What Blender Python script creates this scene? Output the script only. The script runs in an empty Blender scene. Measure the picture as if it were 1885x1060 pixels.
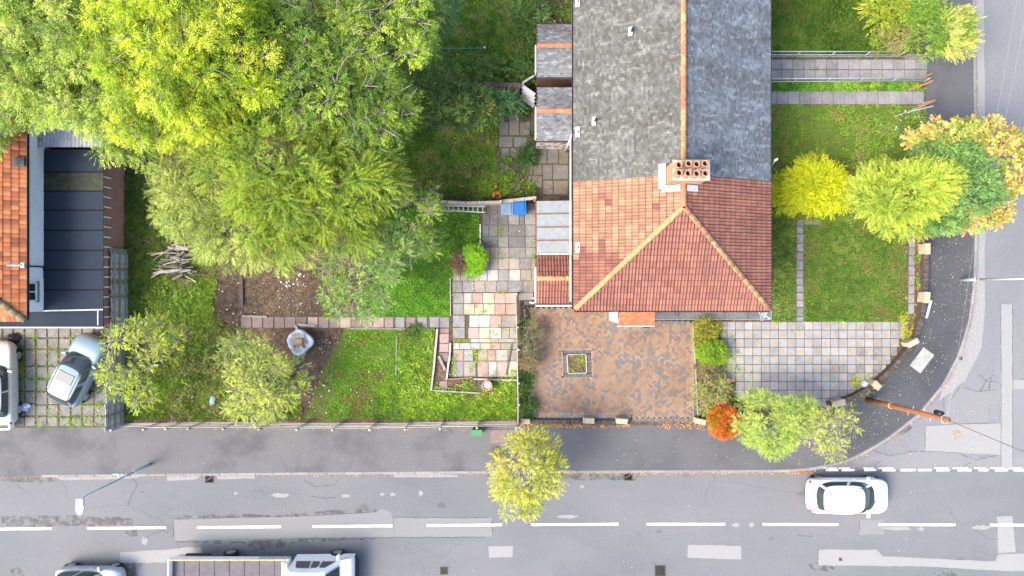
import bpy, bmesh, math, random
import numpy as np
from mathutils import Vector, Matrix

# ------------------------------------------------------------------ camera, sky, sun, exposure
SC = bpy.context.scene
COL = SC.collection
H = 35.0            # drone height in metres
F = 1257.0          # focal length in photograph pixels (24 mm lens on 1885 px)
cam_d = bpy.data.cameras.new("camera")
cam_d.sensor_width = 36.0
cam_d.lens = 36.0 * F / 1885.0
cam_d.clip_end = 2000.0
cam = bpy.data.objects.new("camera", cam_d)
cam.location = (0, 0, H)
COL.objects.link(cam)
SC.camera = cam

SUN_EL = math.radians(49)
SUN_AZ = Vector((-0.90, -0.44)).normalized()      # towards the sun, seen from above
world = bpy.data.worlds.new("World")
SC.world = world
world.use_nodes = True
wn = world.node_tree
for n in list(wn.nodes): wn.nodes.remove(n)
sky = wn.nodes.new("ShaderNodeTexSky"); sky.sky_type = 'NISHITA'; sky.sun_disc = False
sky.sun_elevation = SUN_EL
sky.sun_rotation = math.atan2(SUN_AZ.x, SUN_AZ.y)
sky.air_density = 1.0; sky.dust_density = 3.5; sky.ozone_density = 1.0
bg = wn.nodes.new("ShaderNodeBackground"); bg.inputs[1].default_value = 0.15
wo = wn.nodes.new("ShaderNodeOutputWorld")
wn.links.new(sky.outputs[0], bg.inputs[0]); wn.links.new(bg.outputs[0], wo.inputs[0])

sun_d = bpy.data.lights.new("sun", 'SUN')
sun_d.energy = 1.3; sun_d.angle = math.radians(26); sun_d.color = (1.0, 0.93, 0.82)
sun = bpy.data.objects.new("sun", sun_d)
sd = Vector((-SUN_AZ.x * math.cos(SUN_EL), -SUN_AZ.y * math.cos(SUN_EL), -math.sin(SUN_EL)))
sun.rotation_euler = sd.to_track_quat('-Z', 'Y').to_euler()
sun.location = (-30, -15, 40)
COL.objects.link(sun)

SC.view_settings.view_transform = 'Standard'
SC.view_settings.look = 'None'
SC.view_settings.gamma = 1.0
SC.view_settings.use_curve_mapping = False
SC.view_settings.exposure = 1.95

# ------------------------------------------------------------------ helpers
rng = np.random.default_rng(7)
R = random.Random(11)

def W(px, py, z=0.0):
    """photograph pixel -> point at height z (metres, camera straight above the origin)"""
    k = (H - z) / F
    return Vector(((px - 942.5) * k, (530.0 - py) * k, z))
def S(px, z=0.0):
    return px * (H - z) / F

WM = {}
def tag(o, label=None, cat=None, group=None, kind=None):
    if label: o["label"] = label
    if cat: o["category"] = cat
    if group: o["group"] = group
    if kind: o["kind"] = kind
    return o
def thing(name, label, cat, loc=(0, 0, 0), rotz=0.0, group=None):
    o = bpy.data.objects.new(name, None)
    o.empty_display_size = 0.2
    o.location = loc; o.rotation_euler = (0, 0, rotz)
    COL.objects.link(o)
    WM[o.name] = Matrix.Translation(Vector(loc)) @ Matrix.Rotation(rotz, 4, 'Z')
    return tag(o, label, cat, group)
def link(name, me, parent=None, local=False, basis=None):
    o = bpy.data.objects.new(name, me)
    COL.objects.link(o)
    if basis is not None: o.matrix_basis = basis
    if parent is not None:
        o.parent = parent
        pw = WM.get(parent.name)
        if not local and pw is not None:
            o.matrix_parent_inverse = pw.inverted()
    else:
        if basis is not None: WM[o.name] = basis.copy()
    return o

class MB:
    """collects faces in world (or local) metres and links them as one mesh object"""
    def __init__(s): s.v = []; s.f = []; s.c = []; s.cc = None
    def add(s, vs, fs, col=None):
        b = len(s.v); s.v += [tuple(p) for p in vs]; s.f += [tuple(i + b for i in f) for f in fs]
        s.c += [col if col is not None else (1, 1, 1)] * len(fs)
        return s
    def box(s, c, d, rz=0.0, top=1.0, col=None, ch=0.0):
        x, y, z = d[0] / 2, d[1] / 2, d[2] / 2
        cs, sn = math.cos(rz), math.sin(rz)
        def T(px, py, pz): return (c[0] + px * cs - py * sn, c[1] + px * sn + py * cs, c[2] + pz)
        if ch <= 0:
            vs = [T(a * x, b * y, -z) for a, b in ((-1, -1), (1, -1), (1, 1), (-1, 1))] + \
                 [T(a * x * top, b * y * top, z) for a, b in ((-1, -1), (1, -1), (1, 1), (-1, 1))]
            fs = [(0, 3, 2, 1), (4, 5, 6, 7), (0, 1, 5, 4), (1, 2, 6, 5), (2, 3, 7, 6), (3, 0, 4, 7)]
        else:
            q = ((-1, -1), (1, -1), (1, 1), (-1, 1))
            vs = [T(a * x, b * y, -z) for a, b in q] + [T(a * x, b * y, z - ch) for a, b in q] + \
                 [T(a * (x - ch), b * (y - ch), z) for a, b in q]
            fs = [(0, 3, 2, 1), (8, 9, 10, 11)]
            for i in range(4):
                j = (i + 1) % 4
                fs += [(i, j, 4 + j, 4 + i), (4 + i, 4 + j, 8 + j, 8 + i)]
        return s.add(vs, fs, col)
    def beam(s, a, b, w, h, col=None, up=(0, 0, 1)):
        a = Vector(a); b = Vector(b); d = (b - a)
        if d.length < 1e-6: return s
        d.normalize(); u = Vector(up)
        if abs(d.dot(u)) > 0.97: u = Vector((1, 0, 0))
        sd_ = d.cross(u).normalized(); u = sd_.cross(d).normalized()
        vs = []
        for p in (a, b):
            for i, j in ((-1, -1), (1, -1), (1, 1), (-1, 1)):
                vs.append(p + sd_ * (i * w / 2) + u * (j * h / 2))
        return s.add(vs, [(3, 2, 1, 0), (4, 5, 6, 7), (0, 1, 5, 4), (1, 2, 6, 5), (2, 3, 7, 6), (3, 0, 4, 7)], col)
    def tube(s, pts, rad, n=8, col=None, caps=True):
        pts = [Vector(p) for p in pts]
        if not hasattr(rad, '__len__'): rad = [rad] * len(pts)
        vs = []; fs = []; pu = None
        for i, p in enumerate(pts):
            d = (pts[min(i + 1, len(pts) - 1)] - pts[max(i - 1, 0)])
            d = d.normalized() if d.length > 1e-9 else Vector((0, 0, 1))
            u = Vector((0, 0, 1)) if abs(d.z) < 0.9 else Vector((1, 0, 0))
            if pu is not None: u = pu
            a = d.cross(u)
            a = a.normalized() if a.length > 1e-6 else Vector((1, 0, 0))
            b = a.cross(d).normalized(); pu = b
            for k in range(n):
                t = 2 * math.pi * k / n
                vs.append(p + a * (rad[i] * math.cos(t)) + b * (rad[i] * math.sin(t)))
        for i in range(len(pts) - 1):
            for k in range(n):
                k2 = (k + 1) % n
                fs.append((i * n + k, i * n + k2, (i + 1) * n + k2, (i + 1) * n + k))
        if caps:
            fs.append(tuple(range(n - 1, -1, -1)))
            fs.append(tuple((len(pts) - 1) * n + k for k in range(n)))
        return s.add(vs, fs, col)
    def lathe(s, c, prof, n=20, col=None, caps=True):
        vs = []; fs = []
        for r, z in prof:
            for k in range(n):
                t = 2 * math.pi * k / n
                vs.append((c[0] + r * math.cos(t), c[1] + r * math.sin(t), c[2] + z))
        for i in range(len(prof) - 1):
            for k in range(n):
                k2 = (k + 1) % n
                fs.append((i * n + k, i * n + k2, (i + 1) * n + k2, (i + 1) * n + k))
        if caps:
            fs.append(tuple(range(n - 1, -1, -1)))
            fs.append(tuple((len(prof) - 1) * n + k for k in range(n)))
        return s.add(vs, fs, col)
    def prism(s, pts, z0, z1, col=None):
        n = len(pts)
        ar = sum(pts[i][0] * pts[(i + 1) % n][1] - pts[(i + 1) % n][0] * pts[i][1] for i in range(n))
        if ar < 0: pts = pts[::-1]
        vs = [(p[0], p[1], z0) for p in pts] + [(p[0], p[1], z1) for p in pts]
        fs = [tuple(range(n - 1, -1, -1)), tuple(range(n, 2 * n))]
        fs += [(i, (i + 1) % n, n + (i + 1) % n, n + i) for i in range(n)]
        return s.add(vs, fs, col)
    def mesh(s, name, m, smooth=False):
        me = bpy.data.meshes.new(name)
        me.from_pydata(s.v, [], s.f)
        if any(c != (1, 1, 1) for c in s.c):
            at = me.color_attributes.new("Col", 'FLOAT_COLOR', 'CORNER')
            arr = np.ones((len(me.loops), 4), np.float32)
            i = 0
            for p, c in zip(me.polygons, s.c):
                arr[p.loop_start:p.loop_start + p.loop_total, :3] = c
            at.data.foreach_set("color", arr.ravel())
        if m: me.materials.append(m)
        if smooth: me.polygons.foreach_set("use_smooth", [True] * len(me.polygons))
        me.update()
        return me
    def build(s, name, m, parent=None, smooth=False, local=False):
        return link(name, s.mesh(name, m, smooth), parent, local)

# ------------------------------------------------------------------ materials
MATS = {}
ALB = 0.74          # overall trim of the base colours
KEEP = {'white_paint', 'road_paint', 'white_car_paint', 'white_render', 'turf', 'soil'}
def _ramp(nt, stops):
    r = nt.nodes.new("ShaderNodeValToRGB")
    e = r.color_ramp.elements
    while len(e) < len(stops): e.new(0.5)
    for i, (p, c) in enumerate(stops):
        e[i].position = p; e[i].color = (*c, 1)
    return r
def mat(name, stops, scale=4.0, detail=6.0, rough=0.9, bump=0.0, bscale=60.0, attr=False, big=None, bigscale=0.35,
        spec=0.3, metal=0.0, objvar=0.0, stretch=None, speck=None, coat=0.0, distort=0.0, crack=None, obj=False):
    """stops: colour ramp over a world-space noise; big: a second broad noise of colours multiplied in"""
    m = bpy.data.materials.new(name); m.use_nodes = True; nt = m.node_tree; L = nt.links
    b = nt.nodes["Principled BSDF"]
    if not attr and name not in KEEP:
        stops = [(p_, tuple(v * ALB for v in c_)) for p_, c_ in stops]
        if speck: speck = (speck[0], speck[1], tuple(v * ALB for v in speck[2]))
    b.inputs["Roughness"].default_value = rough
    b.inputs["Metallic"].default_value = metal
    b.inputs["Specular IOR Level"].default_value = spec
    if coat: b.inputs["Coat Weight"].default_value = coat; b.inputs["Coat Roughness"].default_value = 0.05
    if obj:
        geo = nt.nodes.new("ShaderNodeTexCoord"); pos = geo.outputs["Object"]
    else:
        geo = nt.nodes.new("ShaderNodeNewGeometry"); pos = geo.outputs["Position"]
    if stretch:
        mp = nt.nodes.new("ShaderNodeMapping"); mp.inputs["Scale"].default_value = stretch
        L.new(pos, mp.inputs[0]); pos = mp.outputs[0]
    if len(stops) == 1: stops = [(0.0, stops[0][1]), (1.0, stops[0][1])]
    nz = nt.nodes.new("ShaderNodeTexNoise"); nz.inputs["Scale"].default_value = scale
    nz.inputs["Detail"].default_value = detail; nz.inputs["Roughness"].default_value = 0.62
    nz.inputs["Distortion"].default_value = distort
    L.new(pos, nz.inputs["Vector"])
    rp = _ramp(nt, stops); L.new(nz.outputs["Fac"], rp.inputs[0]); col = rp.outputs[0]
    def mul(a, bsock, fac=1.0, mode='MULTIPLY'):
        x = nt.nodes.new("ShaderNodeMix"); x.data_type = 'RGBA'; x.blend_type = mode
        if isinstance(fac, float): x.inputs[0].default_value = fac
        else: L.new(fac, x.inputs[0])
        L.new(a, x.inputs[6])
        if isinstance(bsock, tuple): x.inputs[7].default_value = (*bsock, 1)
        else: L.new(bsock, x.inputs[7])
        return x.outputs[2]
    if big:
        n2 = nt.nodes.new("ShaderNodeTexNoise"); n2.inputs["Scale"].default_value = bigscale; n2.inputs["Detail"].default_value = 7; n2.inputs["Roughness"].default_value = 0.6
        L.new(pos, n2.inputs["Vector"])
        r2 = _ramp(nt, big); L.new(n2.outputs["Fac"], r2.inputs[0]); col = mul(col, r2.outputs[0])
    if speck:      # (scale, threshold, colour)
        n3 = nt.nodes.new("ShaderNodeTexNoise"); n3.inputs["Scale"].default_value = speck[0]; n3.inputs["Detail"].default_value = 2
        L.new(pos, n3.inputs["Vector"])
        r3 = _ramp(nt, [(speck[1], (0, 0, 0)), (min(speck[1] + 0.06, 1), (1, 1, 1))]); L.new(n3.outputs["Fac"], r3.inputs[0])
        col = mul(col, speck[2], r3.outputs[0], 'MIX')
    if crack:      # (scale, width, colour)
        vo = nt.nodes.new("ShaderNodeTexVoronoi"); vo.feature = 'DISTANCE_TO_EDGE'; vo.inputs["Scale"].default_value = crack[0]
        wz = nt.nodes.new("ShaderNodeTexNoise"); wz.inputs["Scale"].default_value = crack[0] * 2.5; wz.inputs["Detail"].default_value = 4
        L.new(pos, wz.inputs["Vector"])
        va = nt.nodes.new("ShaderNodeVectorMath"); va.operation = 'MULTIPLY_ADD'; va.inputs[1].default_value = (0.8, 0.8, 0)
        L.new(wz.outputs["Color"], va.inputs[0]); L.new(pos, va.inputs[2]); L.new(va.outputs[0], vo.inputs["Vector"])
        r4 = _ramp(nt, [(0.0, (1, 1, 1)), (crack[1], (0, 0, 0))]); L.new(vo.outputs["Distance"], r4.inputs[0])
        wm = nt.nodes.new("ShaderNodeTexNoise"); wm.inputs["Scale"].default_value = 0.25
        L.new(pos, wm.inputs["Vector"])
        r5 = _ramp(nt, [(0.5, (0, 0, 0)), (0.62, (1, 1, 1))]); L.new(wm.outputs["Fac"], r5.inputs[0])
        mm = nt.nodes.new("ShaderNodeMath"); mm.operation = 'MULTIPLY'
        L.new(r4.outputs[0], mm.inputs[0]); L.new(r5.outputs[0], mm.inputs[1])
        col = mul(col, crack[2], mm.outputs[0], 'MIX')
    if attr:
        at = nt.nodes.new("ShaderNodeAttribute"); at.attribute_name = "Col"; col = mul(col, at.outputs["Color"])
    if objvar:
        oi = nt.nodes.new("ShaderNodeObjectInfo")
        mr = nt.nodes.new("ShaderNodeMapRange"); mr.inputs[3].default_value = 1 - objvar; mr.inputs[4].default_value = 1 + objvar
        L.new(oi.outputs["Random"], mr.inputs[0])
        vm = nt.nodes.new("ShaderNodeVectorMath"); vm.operation = 'SCALE'
        L.new(col, vm.inputs[0]); L.new(mr.outputs[0], vm.inputs["Scale"]); col = vm.outputs[0]
    L.new(col, b.inputs["Base Color"])
    if bump:
        nb = nt.nodes.new("ShaderNodeTexNoise"); nb.inputs["Scale"].default_value = bscale; nb.inputs["Detail"].default_value = 4
        L.new(pos, nb.inputs["Vector"])
        bu = nt.nodes.new("ShaderNodeBump"); bu.inputs["Strength"].default_value = bump; bu.inputs["Distance"].default_value = 0.03
        L.new(nb.outputs["Fac"], bu.inputs["Height"]); L.new(bu.outputs[0], b.inputs["Normal"])
    MATS[name] = m
    return m
def glass_mat(name, col=(0.02, 0.025, 0.03), rough=0.06):
    m = bpy.data.materials.new(name); m.use_nodes = True
    b = m.node_tree.nodes["Principled BSDF"]
    b.inputs["Base Color"].default_value = (*col, 1); b.inputs["Roughness"].default_value = rough
    b.inputs["Specular IOR Level"].default_value = 0.7
    return m
def leaf_mat(name, trans=0.38, rough=0.55):
    m = bpy.data.materials.new(name); m.use_nodes = True; nt = m.node_tree; L = nt.links
    b = nt.nodes["Principled BSDF"]; b.inputs["Roughness"].default_value = rough; b.inputs["Specular IOR Level"].default_value = 0.35
    at = nt.nodes.new("ShaderNodeAttribute"); at.attribute_name = "Col"
    L.new(at.outputs["Color"], b.inputs["Base Color"])
    tr = nt.nodes.new("ShaderNodeBsdfTranslucent")
    g = nt.nodes.new("ShaderNodeMix"); g.data_type = 'RGBA'; g.blend_type = 'MULTIPLY'; g.inputs[0].default_value = 1.0
    g.inputs[7].default_value = (1.15, 1.1, 0.6, 1); L.new(at.outputs["Color"], g.inputs[6]); L.new(g.outputs[2], tr.inputs["Color"])
    mx = nt.nodes.new("ShaderNodeMixShader"); mx.inputs[0].default_value = trans
    L.new(b.outputs[0], mx.inputs[1]); L.new(tr.outputs[0], mx.inputs[2])
    L.new(mx.outputs[0], nt.nodes["Material Output"].inputs[0])
    return m
LEAF = leaf_mat("leaf", 0.28); GRASSM = leaf_mat("grass_blade", 0.25, 0.7)
BARK = mat("bark", [(0.3, (0.10, 0.08, 0.06)), (0.7, (0.24, 0.21, 0.17))], 9, bump=0.4, bscale=30)
TWIG = mat("twig", [(0.3, (0.26, 0.22, 0.17)), (0.7, (0.46, 0.41, 0.34))], 6)
asphalt = mat("asphalt", [(0.25, (0.145, 0.146, 0.152)), (0.5, (0.178, 0.179, 0.185)), (0.75, (0.215, 0.214, 0.217))], 26, 8, 0.9, 0.5, 90,
              big=[(0.3, (0.80, 0.82, 0.84)), (0.5, (0.97, 0.97, 0.98)), (0.7, (1.08, 1.07, 1.06))], bigscale=0.22, stretch=(0.55, 1, 1),
              speck=(1.3, 0.70, (0.12, 0.12, 0.12)), crack=(0.33, 0.004, (0.075, 0.075, 0.075)))
asphalt_side = mat("asphalt_side", [(0.25, (0.17, 0.172, 0.18)), (0.5, (0.205, 0.207, 0.215)), (0.75, (0.24, 0.24, 0.245))], 24, 8, 0.9, 0.4, 90,
              big=[(0.3, (0.84, 0.86, 0.88)), (0.5, (0.98, 0.98, 0.99)), (0.7, (1.06, 1.06, 1.05))], bigscale=0.25, stretch=(1, 0.5, 1),
              crack=(0.36, 0.004, (0.06, 0.06, 0.06)))
pave_old = mat("tarmac_old", [(0.3, (0.115, 0.115, 0.118)), (0.7, (0.165, 0.163, 0.16))], 20, 8, 0.9, 0.3, 80,
               big=[(0.32, (0.66, 0.66, 0.68)), (0.5, (1, 1, 1)), (0.7, (1.1, 1.08, 1.04))], bigscale=0.45)
pave_new = mat("tarmac_new", [(0.3, (0.062, 0.0635, 0.068)), (0.7, (0.094, 0.095, 0.1))], 22, 8, 0.85, 0.3, 80,
               big=[(0.32, (0.74, 0.75, 0.78)), (0.5, (1, 1, 1)), (0.7, (1.15, 1.14, 1.12))], bigscale=0.35)
pave_mid = mat("tarmac_mid", [(0.3, (0.088, 0.089, 0.094)), (0.7, (0.130, 0.130, 0.134))], 22, 8, 0.85, 0.3, 80,
               big=[(0.32, (0.74, 0.75, 0.78)), (0.5, (1, 1, 1)), (0.7, (1.15, 1.14, 1.12))], bigscale=0.35)
patch_pale = mat("tarmac_patch_pale", [(0.3, (0.255, 0.255, 0.25)), (0.7, (0.315, 0.313, 0.305))], 30, 6, 0.9, 0.3, 90, speck=(2.0, 0.72, (0.17, 0.17, 0.17)))
patch_mid = mat("tarmac_patch_mid", [(0.3, (0.19, 0.192, 0.195)), (0.7, (0.245, 0.245, 0.245))], 30, 6, 0.9, 0.3, 90)
patch_dark = mat("tarmac_stain_dark", [(0.38, (0.075, 0.075, 0.075)), (0.50, (0.115, 0.115, 0.113)), (0.60, (0.172, 0.172, 0.175))], 3.5, 9, 0.8)
paint = mat("road_paint", [(0.36, (0.42, 0.42, 0.43)), (0.46, (0.68, 0.68, 0.67))], 16, 6, 0.7, 0.1)
kerbm = mat("kerb_concrete", [(0.3, (0.20, 0.195, 0.185)), (0.7, (0.31, 0.30, 0.285))], 10, 6, 0.9, 0.3, 40, objvar=0.12)
soil = mat("soil", [(0.28, (0.035, 0.024, 0.016)), (0.5, (0.085, 0.058, 0.040)), (0.72, (0.15, 0.11, 0.08))], 5, 8, 1.0, 0.8, 24,
           big=[(0.3, (0.7, 0.7, 0.7)), (0.7, (1.2, 1.15, 1.1))], bigscale=0.7)
turf = mat("turf", [(0.28, (0.075, 0.075, 0.022)), (0.45, (0.085, 0.115, 0.018)), (0.6, (0.085, 0.15, 0.018)), (0.75, (0.15, 0.19, 0.03))], 7, 8, 1.0, 0.8, 40,
           big=[(0.3, (0.8, 0.75, 0.7)), (0.7, (1.15, 1.15, 1.1))], bigscale=0.6)

# ------------------------------------------------------------------ ground, roads and pavement
def sheet(name, pts, z, m, kind="structure", parent=None, label=None):
    me = bpy.data.meshes.new(name)
    vs = [tuple(W(x, y, 0.0).to_2d()) + (z,) for x, y in pts]
    n = len(vs)
    ar = sum(vs[i][0] * vs[(i + 1) % n][1] - vs[(i + 1) % n][0] * vs[i][1] for i in range(n))
    if ar < 0: vs = vs[::-1]
    me.from_pydata(vs, [], [tuple(range(n))]); me.materials.append(m)
    o = link(name, me, parent)
    if parent is None: o["kind"] = kind
    if label: o["label"] = label
    return o
g = MB(); g.add([(-300, -300, -0.16), (300, -300, -0.16), (300, 300, -0.16), (-300, 300, -0.16)], [(0, 1, 2, 3)])
tag(g.build("ground", turf), kind="structure")
ROADZ = -0.11
road = sheet("road", [(-500, 800), (1500, 800), (1500, 867.5), (2400, 867.5), (2400, 1230), (-500, 1230)], ROADZ, asphalt)
side_road = sheet("side_road", [(1480, 867), (1480, 640), (1740, 400), (1740, -400), (2150, -400), (2150, 867)], ROADZ - 0.004, asphalt_side)
KERB = [(1790, -260), (1793, 0), (1795, 150), (1797, 300), (1798, 420), (1795, 520), (1786, 590), (1768, 650), (1737, 710), (1690, 765),
        (1630, 812), (1565, 848), (1500, 863), (1440, 867), (1000, 868.5), (500, 872), (0, 877), (-420, 881)]
pavement = sheet("pavement", KERB + [(-420, -260)], 0.0, pave_old)
pave2 = sheet("pavement_tarmac", [(1035, 776)] + [(1035, 867)] + [(p[0] - 3 if p[0] > 1700 else p[0] - 1, p[1] - 2) for p in KERB[:14]][::-1] + [(1700, -260), (1700, 560), (1560, 720)], 0.004, pave_mid)
far_pave = sheet("far_pavement", [(-500, 1105), (2400, 1105), (2400, 1230), (-500, 1230)], 0.0, pave_old)

def resample(pts, step):
    P = [Vector(p) for p in pts]; out = [P[0].copy()]; i = 0; cur = P[0].copy(); left = step
    while i < len(P) - 1:
        d = P[i + 1] - cur; l = d.length
        if l >= left:
            cur = cur + d * (left / l); out.append(cur.copy()); left = step
        else:
            left -= l; i += 1; cur = P[i].copy()
    return out
kp = resample([W(x, y) for x, y in KERB], 0.915)
def chaikin(P, n=2):
    for _ in range(n):
        Q = [P[0]]
        for a, b in zip(P[:-1], P[1:]): Q += [a * 0.75 + b * 0.25, a * 0.25 + b * 0.75]
        P = Q + [P[-1]]
    return P
kb = MB(); kb.box((0, 0, -0.06), (0.905, 0.15, 0.13), ch=0.018); kme = kb.mesh("kerb_stone", kerbm)
for a, b in zip(kp[:-1], kp[1:]):
    c = (a + b) / 2; d = b - a
    if c.x < -24.5 or c.y > 17: continue
    link("kerb_stone", kme, pavement, basis=Matrix.Translation((c.x, c.y, 0.012)) @ Matrix.Rotation(math.atan2(d.y, d.x) + R.uniform(-.006, .006), 4, 'Z') @ Matrix.Diagonal((d.length / 0.915, 1, 1, 1)))
kb = MB(); kb.box((0, 0, -0.06), (0.905, 0.15, 0.13), ch=0.018); kme2 = kb.mesh("far_kerb_stone", kerbm)

# road markings
def mark(name, x0, x1, y0, y1, thick, parent, m=paint, z=ROADZ + 0.009):
    a, b = W(x0, y0), W(x1, y1); mb = MB()
    n = max(3, int((b - a).length / 0.25)); d = (b - a); nn = Vector((-d.y, d.x, 0)).normalized()
    vs = []; fs = []
    for i in range(n + 1):
        p = a + d * i / n
        for sg in (-1, 1):
            q = p + nn * sg * (thick / 2 + R.uniform(-.008, .006)); vs.append((q.x, q.y, z))
    for i in range(n): fs.append((2 * i, 2 * i + 2, 2 * i + 3, 2 * i + 1))
    return mb.add(vs, fs).build(name, m, parent)
for x0, x1 in ((-130, -54), (-52, 92), (158, 304), (361, 516), (574, 722), (785, 924), (978, 1139), (1191, 1336), (1405, 1545), (1619, 1761), (1825, 1975), (2030, 2180)):
    if x1 < -50: continue
    yy = lambda x: 975 - min(x, 1100) * 0.0082 + max(0, x - 1300) * 0.003
    mark("centre_line_dash", x0, x1, yy(x0), yy(x1), 0.125, road)
for x0, x1 in ((1522, 1545), (1551, 1575), (1593, 1615), (1626, 1650), (1660, 1688), (1692, 1717), (1726, 1750), (1765, 1791), (1804, 1823), (1834, 1858), (1868, 1891), (1902, 1926)):
    mark("give_way_dash", x0, x1, 866.3, 866.0, 0.11, side_road)
    if R.random() < 0.75:
        mark("give_way_dash", x0 - R.uniform(2, 9), x1 - R.uniform(2, 9), 862.6, 862.4, 0.05, side_road)

def blob(cx, cy, rx, ry, n=18, j=0.25):
    ph = [R.uniform(1 - j, 1 + j) for _ in range(n)]
    return [(cx + rx * ph[k] * math.cos(2 * math.pi * k / n), cy + ry * ph[k] * math.sin(2 * math.pi * k / n)) for k in range(n)]
def rough_edge(pts, step=9, j=1.0):
    out = []
    for (x0, y0), (x1, y1) in zip(pts, pts[1:] + pts[:1]):
        n = max(1, int(math.hypot(x1 - x0, y1 - y0) / step))
        for i in range(n):
            t = i / n; out.append((x0 + (x1 - x0) * t + R.uniform(-j, j), y0 + (y1 - y0) * t + R.uniform(-j, j)))
    return out
corner_pave = sheet("pavement_tarmac", rough_edge([(1704, 380), (1792, 380)] + [(p[0] - 4, p[1] - 3) for p in KERB[4:12]] + [(1540, 800), (1545, 760), (1640, 690), (1700, 560)], 12, 1.0), 0.0052, pave_new)
_pz = [ROADZ + 0.0012]
def patch(pts, m, parent=road, j=0.6, name="tarmac_patch"):
    _pz[0] += 0.00012
    return sheet(name, rough_edge(pts, 10, j), _pz[0], m, parent=parent)
# stains first, patches above them
for pts in ([(0, 952), (60, 951), (140, 950), (215, 953), (245, 958), (243, 967), (130, 970), (0, 970)],
            [(225, 981), (248, 975), (250, 988), (238, 989)],
            [(318, 952), (420, 948), (520, 949), (600, 941), (690, 937), (700, 943), (560, 951), (420, 957), (318, 957)],
            [(320, 998), (470, 995), (560, 990), (690, 990), (690, 995), (520, 1001), (330, 1001)],
            [(445, 1000), (475, 985), (498, 988), (530, 996), (520, 1008), (470, 1016)],
            [(18, 1050), (32, 1047), (44, 1056), (40, 1066), (16, 1066)],
            [(1488, 1040), (1505, 1037), (1540, 1046), (1530, 1054), (1500, 1052)],
            [(1720, 1055), (1745, 1047), (1765, 1060), (1730, 1068)],
            [(200, 1052), (248, 1038), (250, 1066), (205, 1066)],
            [(880, 872), (1000, 871), (1080, 872), (1180, 872), (1170, 886), (1060, 884), (900, 882)],
            [(0, 879), (95, 879), (105, 886), (60, 890), (0, 887)]):
    patch(pts, patch_dark, j=1.6, name="wet_stain")
for pts, m in (([(318, 957), (560, 951), (690, 945), (700, 938), (720, 944), (725, 990), (560, 992), (450, 997), (320, 997)], patch_mid),
               ([(725, 954), (906, 954), (906, 989), (725, 990)], patch_mid),
               ([(218, 1018), (300, 1013), (340, 1009), (369, 1009), (369, 1020), (330, 1022), (300, 1037), (219, 1038)], patch_pale),
               ([(97, 878), (250, 876), (256, 879), (240, 882), (110, 885)], patch_pale),
               ([(305, 875), (363, 874), (366, 880), (355, 884), (305, 886)], patch_pale),
               ([(393, 874), (467, 873), (467, 882), (400, 883)], patch_pale),
               ([(722, 872), (842, 875), (842, 879), (724, 880)], patch_pale),
               ([(899, 1007), (944, 1006), (944, 1027), (900, 1028)], patch_pale),
               ([(1267, 1004), (1366, 1006), (1366, 1031), (1267, 1028)], patch_pale),
               ([(1584, 958), (1630, 958), (1629, 985), (1584, 986)], patch_mid),
               ([(1508, 1013), (1616, 1013), (1627, 1025), (1835, 1035), (1840, 1022), (1885, 1020), (1950, 1020), (1950, 1054), (1840, 1052), (1700, 1044), (1508, 1042)], patch_pale),
               ([(1838, 952), (1866, 951), (1873, 1018), (1838, 1020)], patch_pale)):
    patch(pts, m)
for cx, cy, rx, ry in ((515, 913, 16, 4), (635, 914, 8, 3), (703, 911, 4, 3), (722, 911, 5, 3), (774, 909, 4, 5), (1045, 952, 18, 3), (1355, 968, 7, 4), (1385, 967, 6, 4),
                       (1655, 974, 24, 3), (1697, 975, 7, 3), (1810, 972, 18, 4), (264, 997, 6, 7), (432, 909, 4, 3), (1072, 897, 4, 3), (966, 953, 11, 2)):
    patch(blob(cx, cy, rx, ry), patch_pale, j=0.5)
# side road patches
_pz[0] = ROADZ - 0.0028
for pts, m in (([(1845, 560), (1867, 560), (1867, 866), (1846, 866)], patch_pale), ([(1867, 700), (1930, 700), (1930, 718), (1867, 716)], patch_pale),
               ([(1867, 716), (1930, 718), (1930, 742), (1867, 742)], patch_mid), ([(1867, 842), (1930, 842), (1930, 864), (1867, 864)], patch_mid),
               ([(1605, 842), (1680, 832), (1770, 833), (1812, 846), (1845, 840), (1845, 862), (1560, 862)], patch_mid),
               ([(1770, 710), (1800, 721), (1845, 718), (1845, 742), (1824, 743), (1822, 778), (1745, 782), (1745, 730)], patch_mid),
               ([(1705, 784), (1845, 780), (1845, 838), (1775, 834), (1706, 832)], patch_pale),
               ([(1770, 400), (1815, 400), (1816, 560), (1810, 640), (1780, 700), (1730, 740), (1742, 700), (1790, 600), (1800, 480)], patch_pale),
               ([(1797, -150), (1812, -150), (1816, 200), (1812, 260), (1799, 260)], patch_pale)):
    patch(pts, m, parent=side_road)
for pts in ([(1655, 797), (1676, 783), (1682, 788), (1670, 800), (1658, 803)],):
    patch(pts, patch_dark, parent=side_road, j=1.0, name="wet_stain")
_tr = MB()
def crackline(pts, w=0.022, z=None):
    P = [W(x, y) for x, y in rough_edge(pts, 8, 0.8)[:-max(1, int(math.hypot(pts[-1][0] - pts[0][0], pts[-1][1] - pts[0][1]) / 8))]]
    for a, b in zip(P[:-1], P[1:]):
        d = (b - a); nn = Vector((-d.y, d.x, 0)).normalized() * w * R.uniform(.3, .6)
        zz = z if z else _pz[0] + 0.0008
        _tr.add([(a.x - nn.x, a.y - nn.y, zz), (b.x - nn.x, b.y - nn.y, zz), (b.x + nn.x, b.y + nn.y, zz), (a.x + nn.x, a.y + nn.y, zz)], [(0, 1, 2, 3)])
tarline = mat("tar_joint", [(0.3, (0.03, 0.03, 0.032)), (0.7, (0.07, 0.07, 0.07))], 10, rough=0.7)
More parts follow.
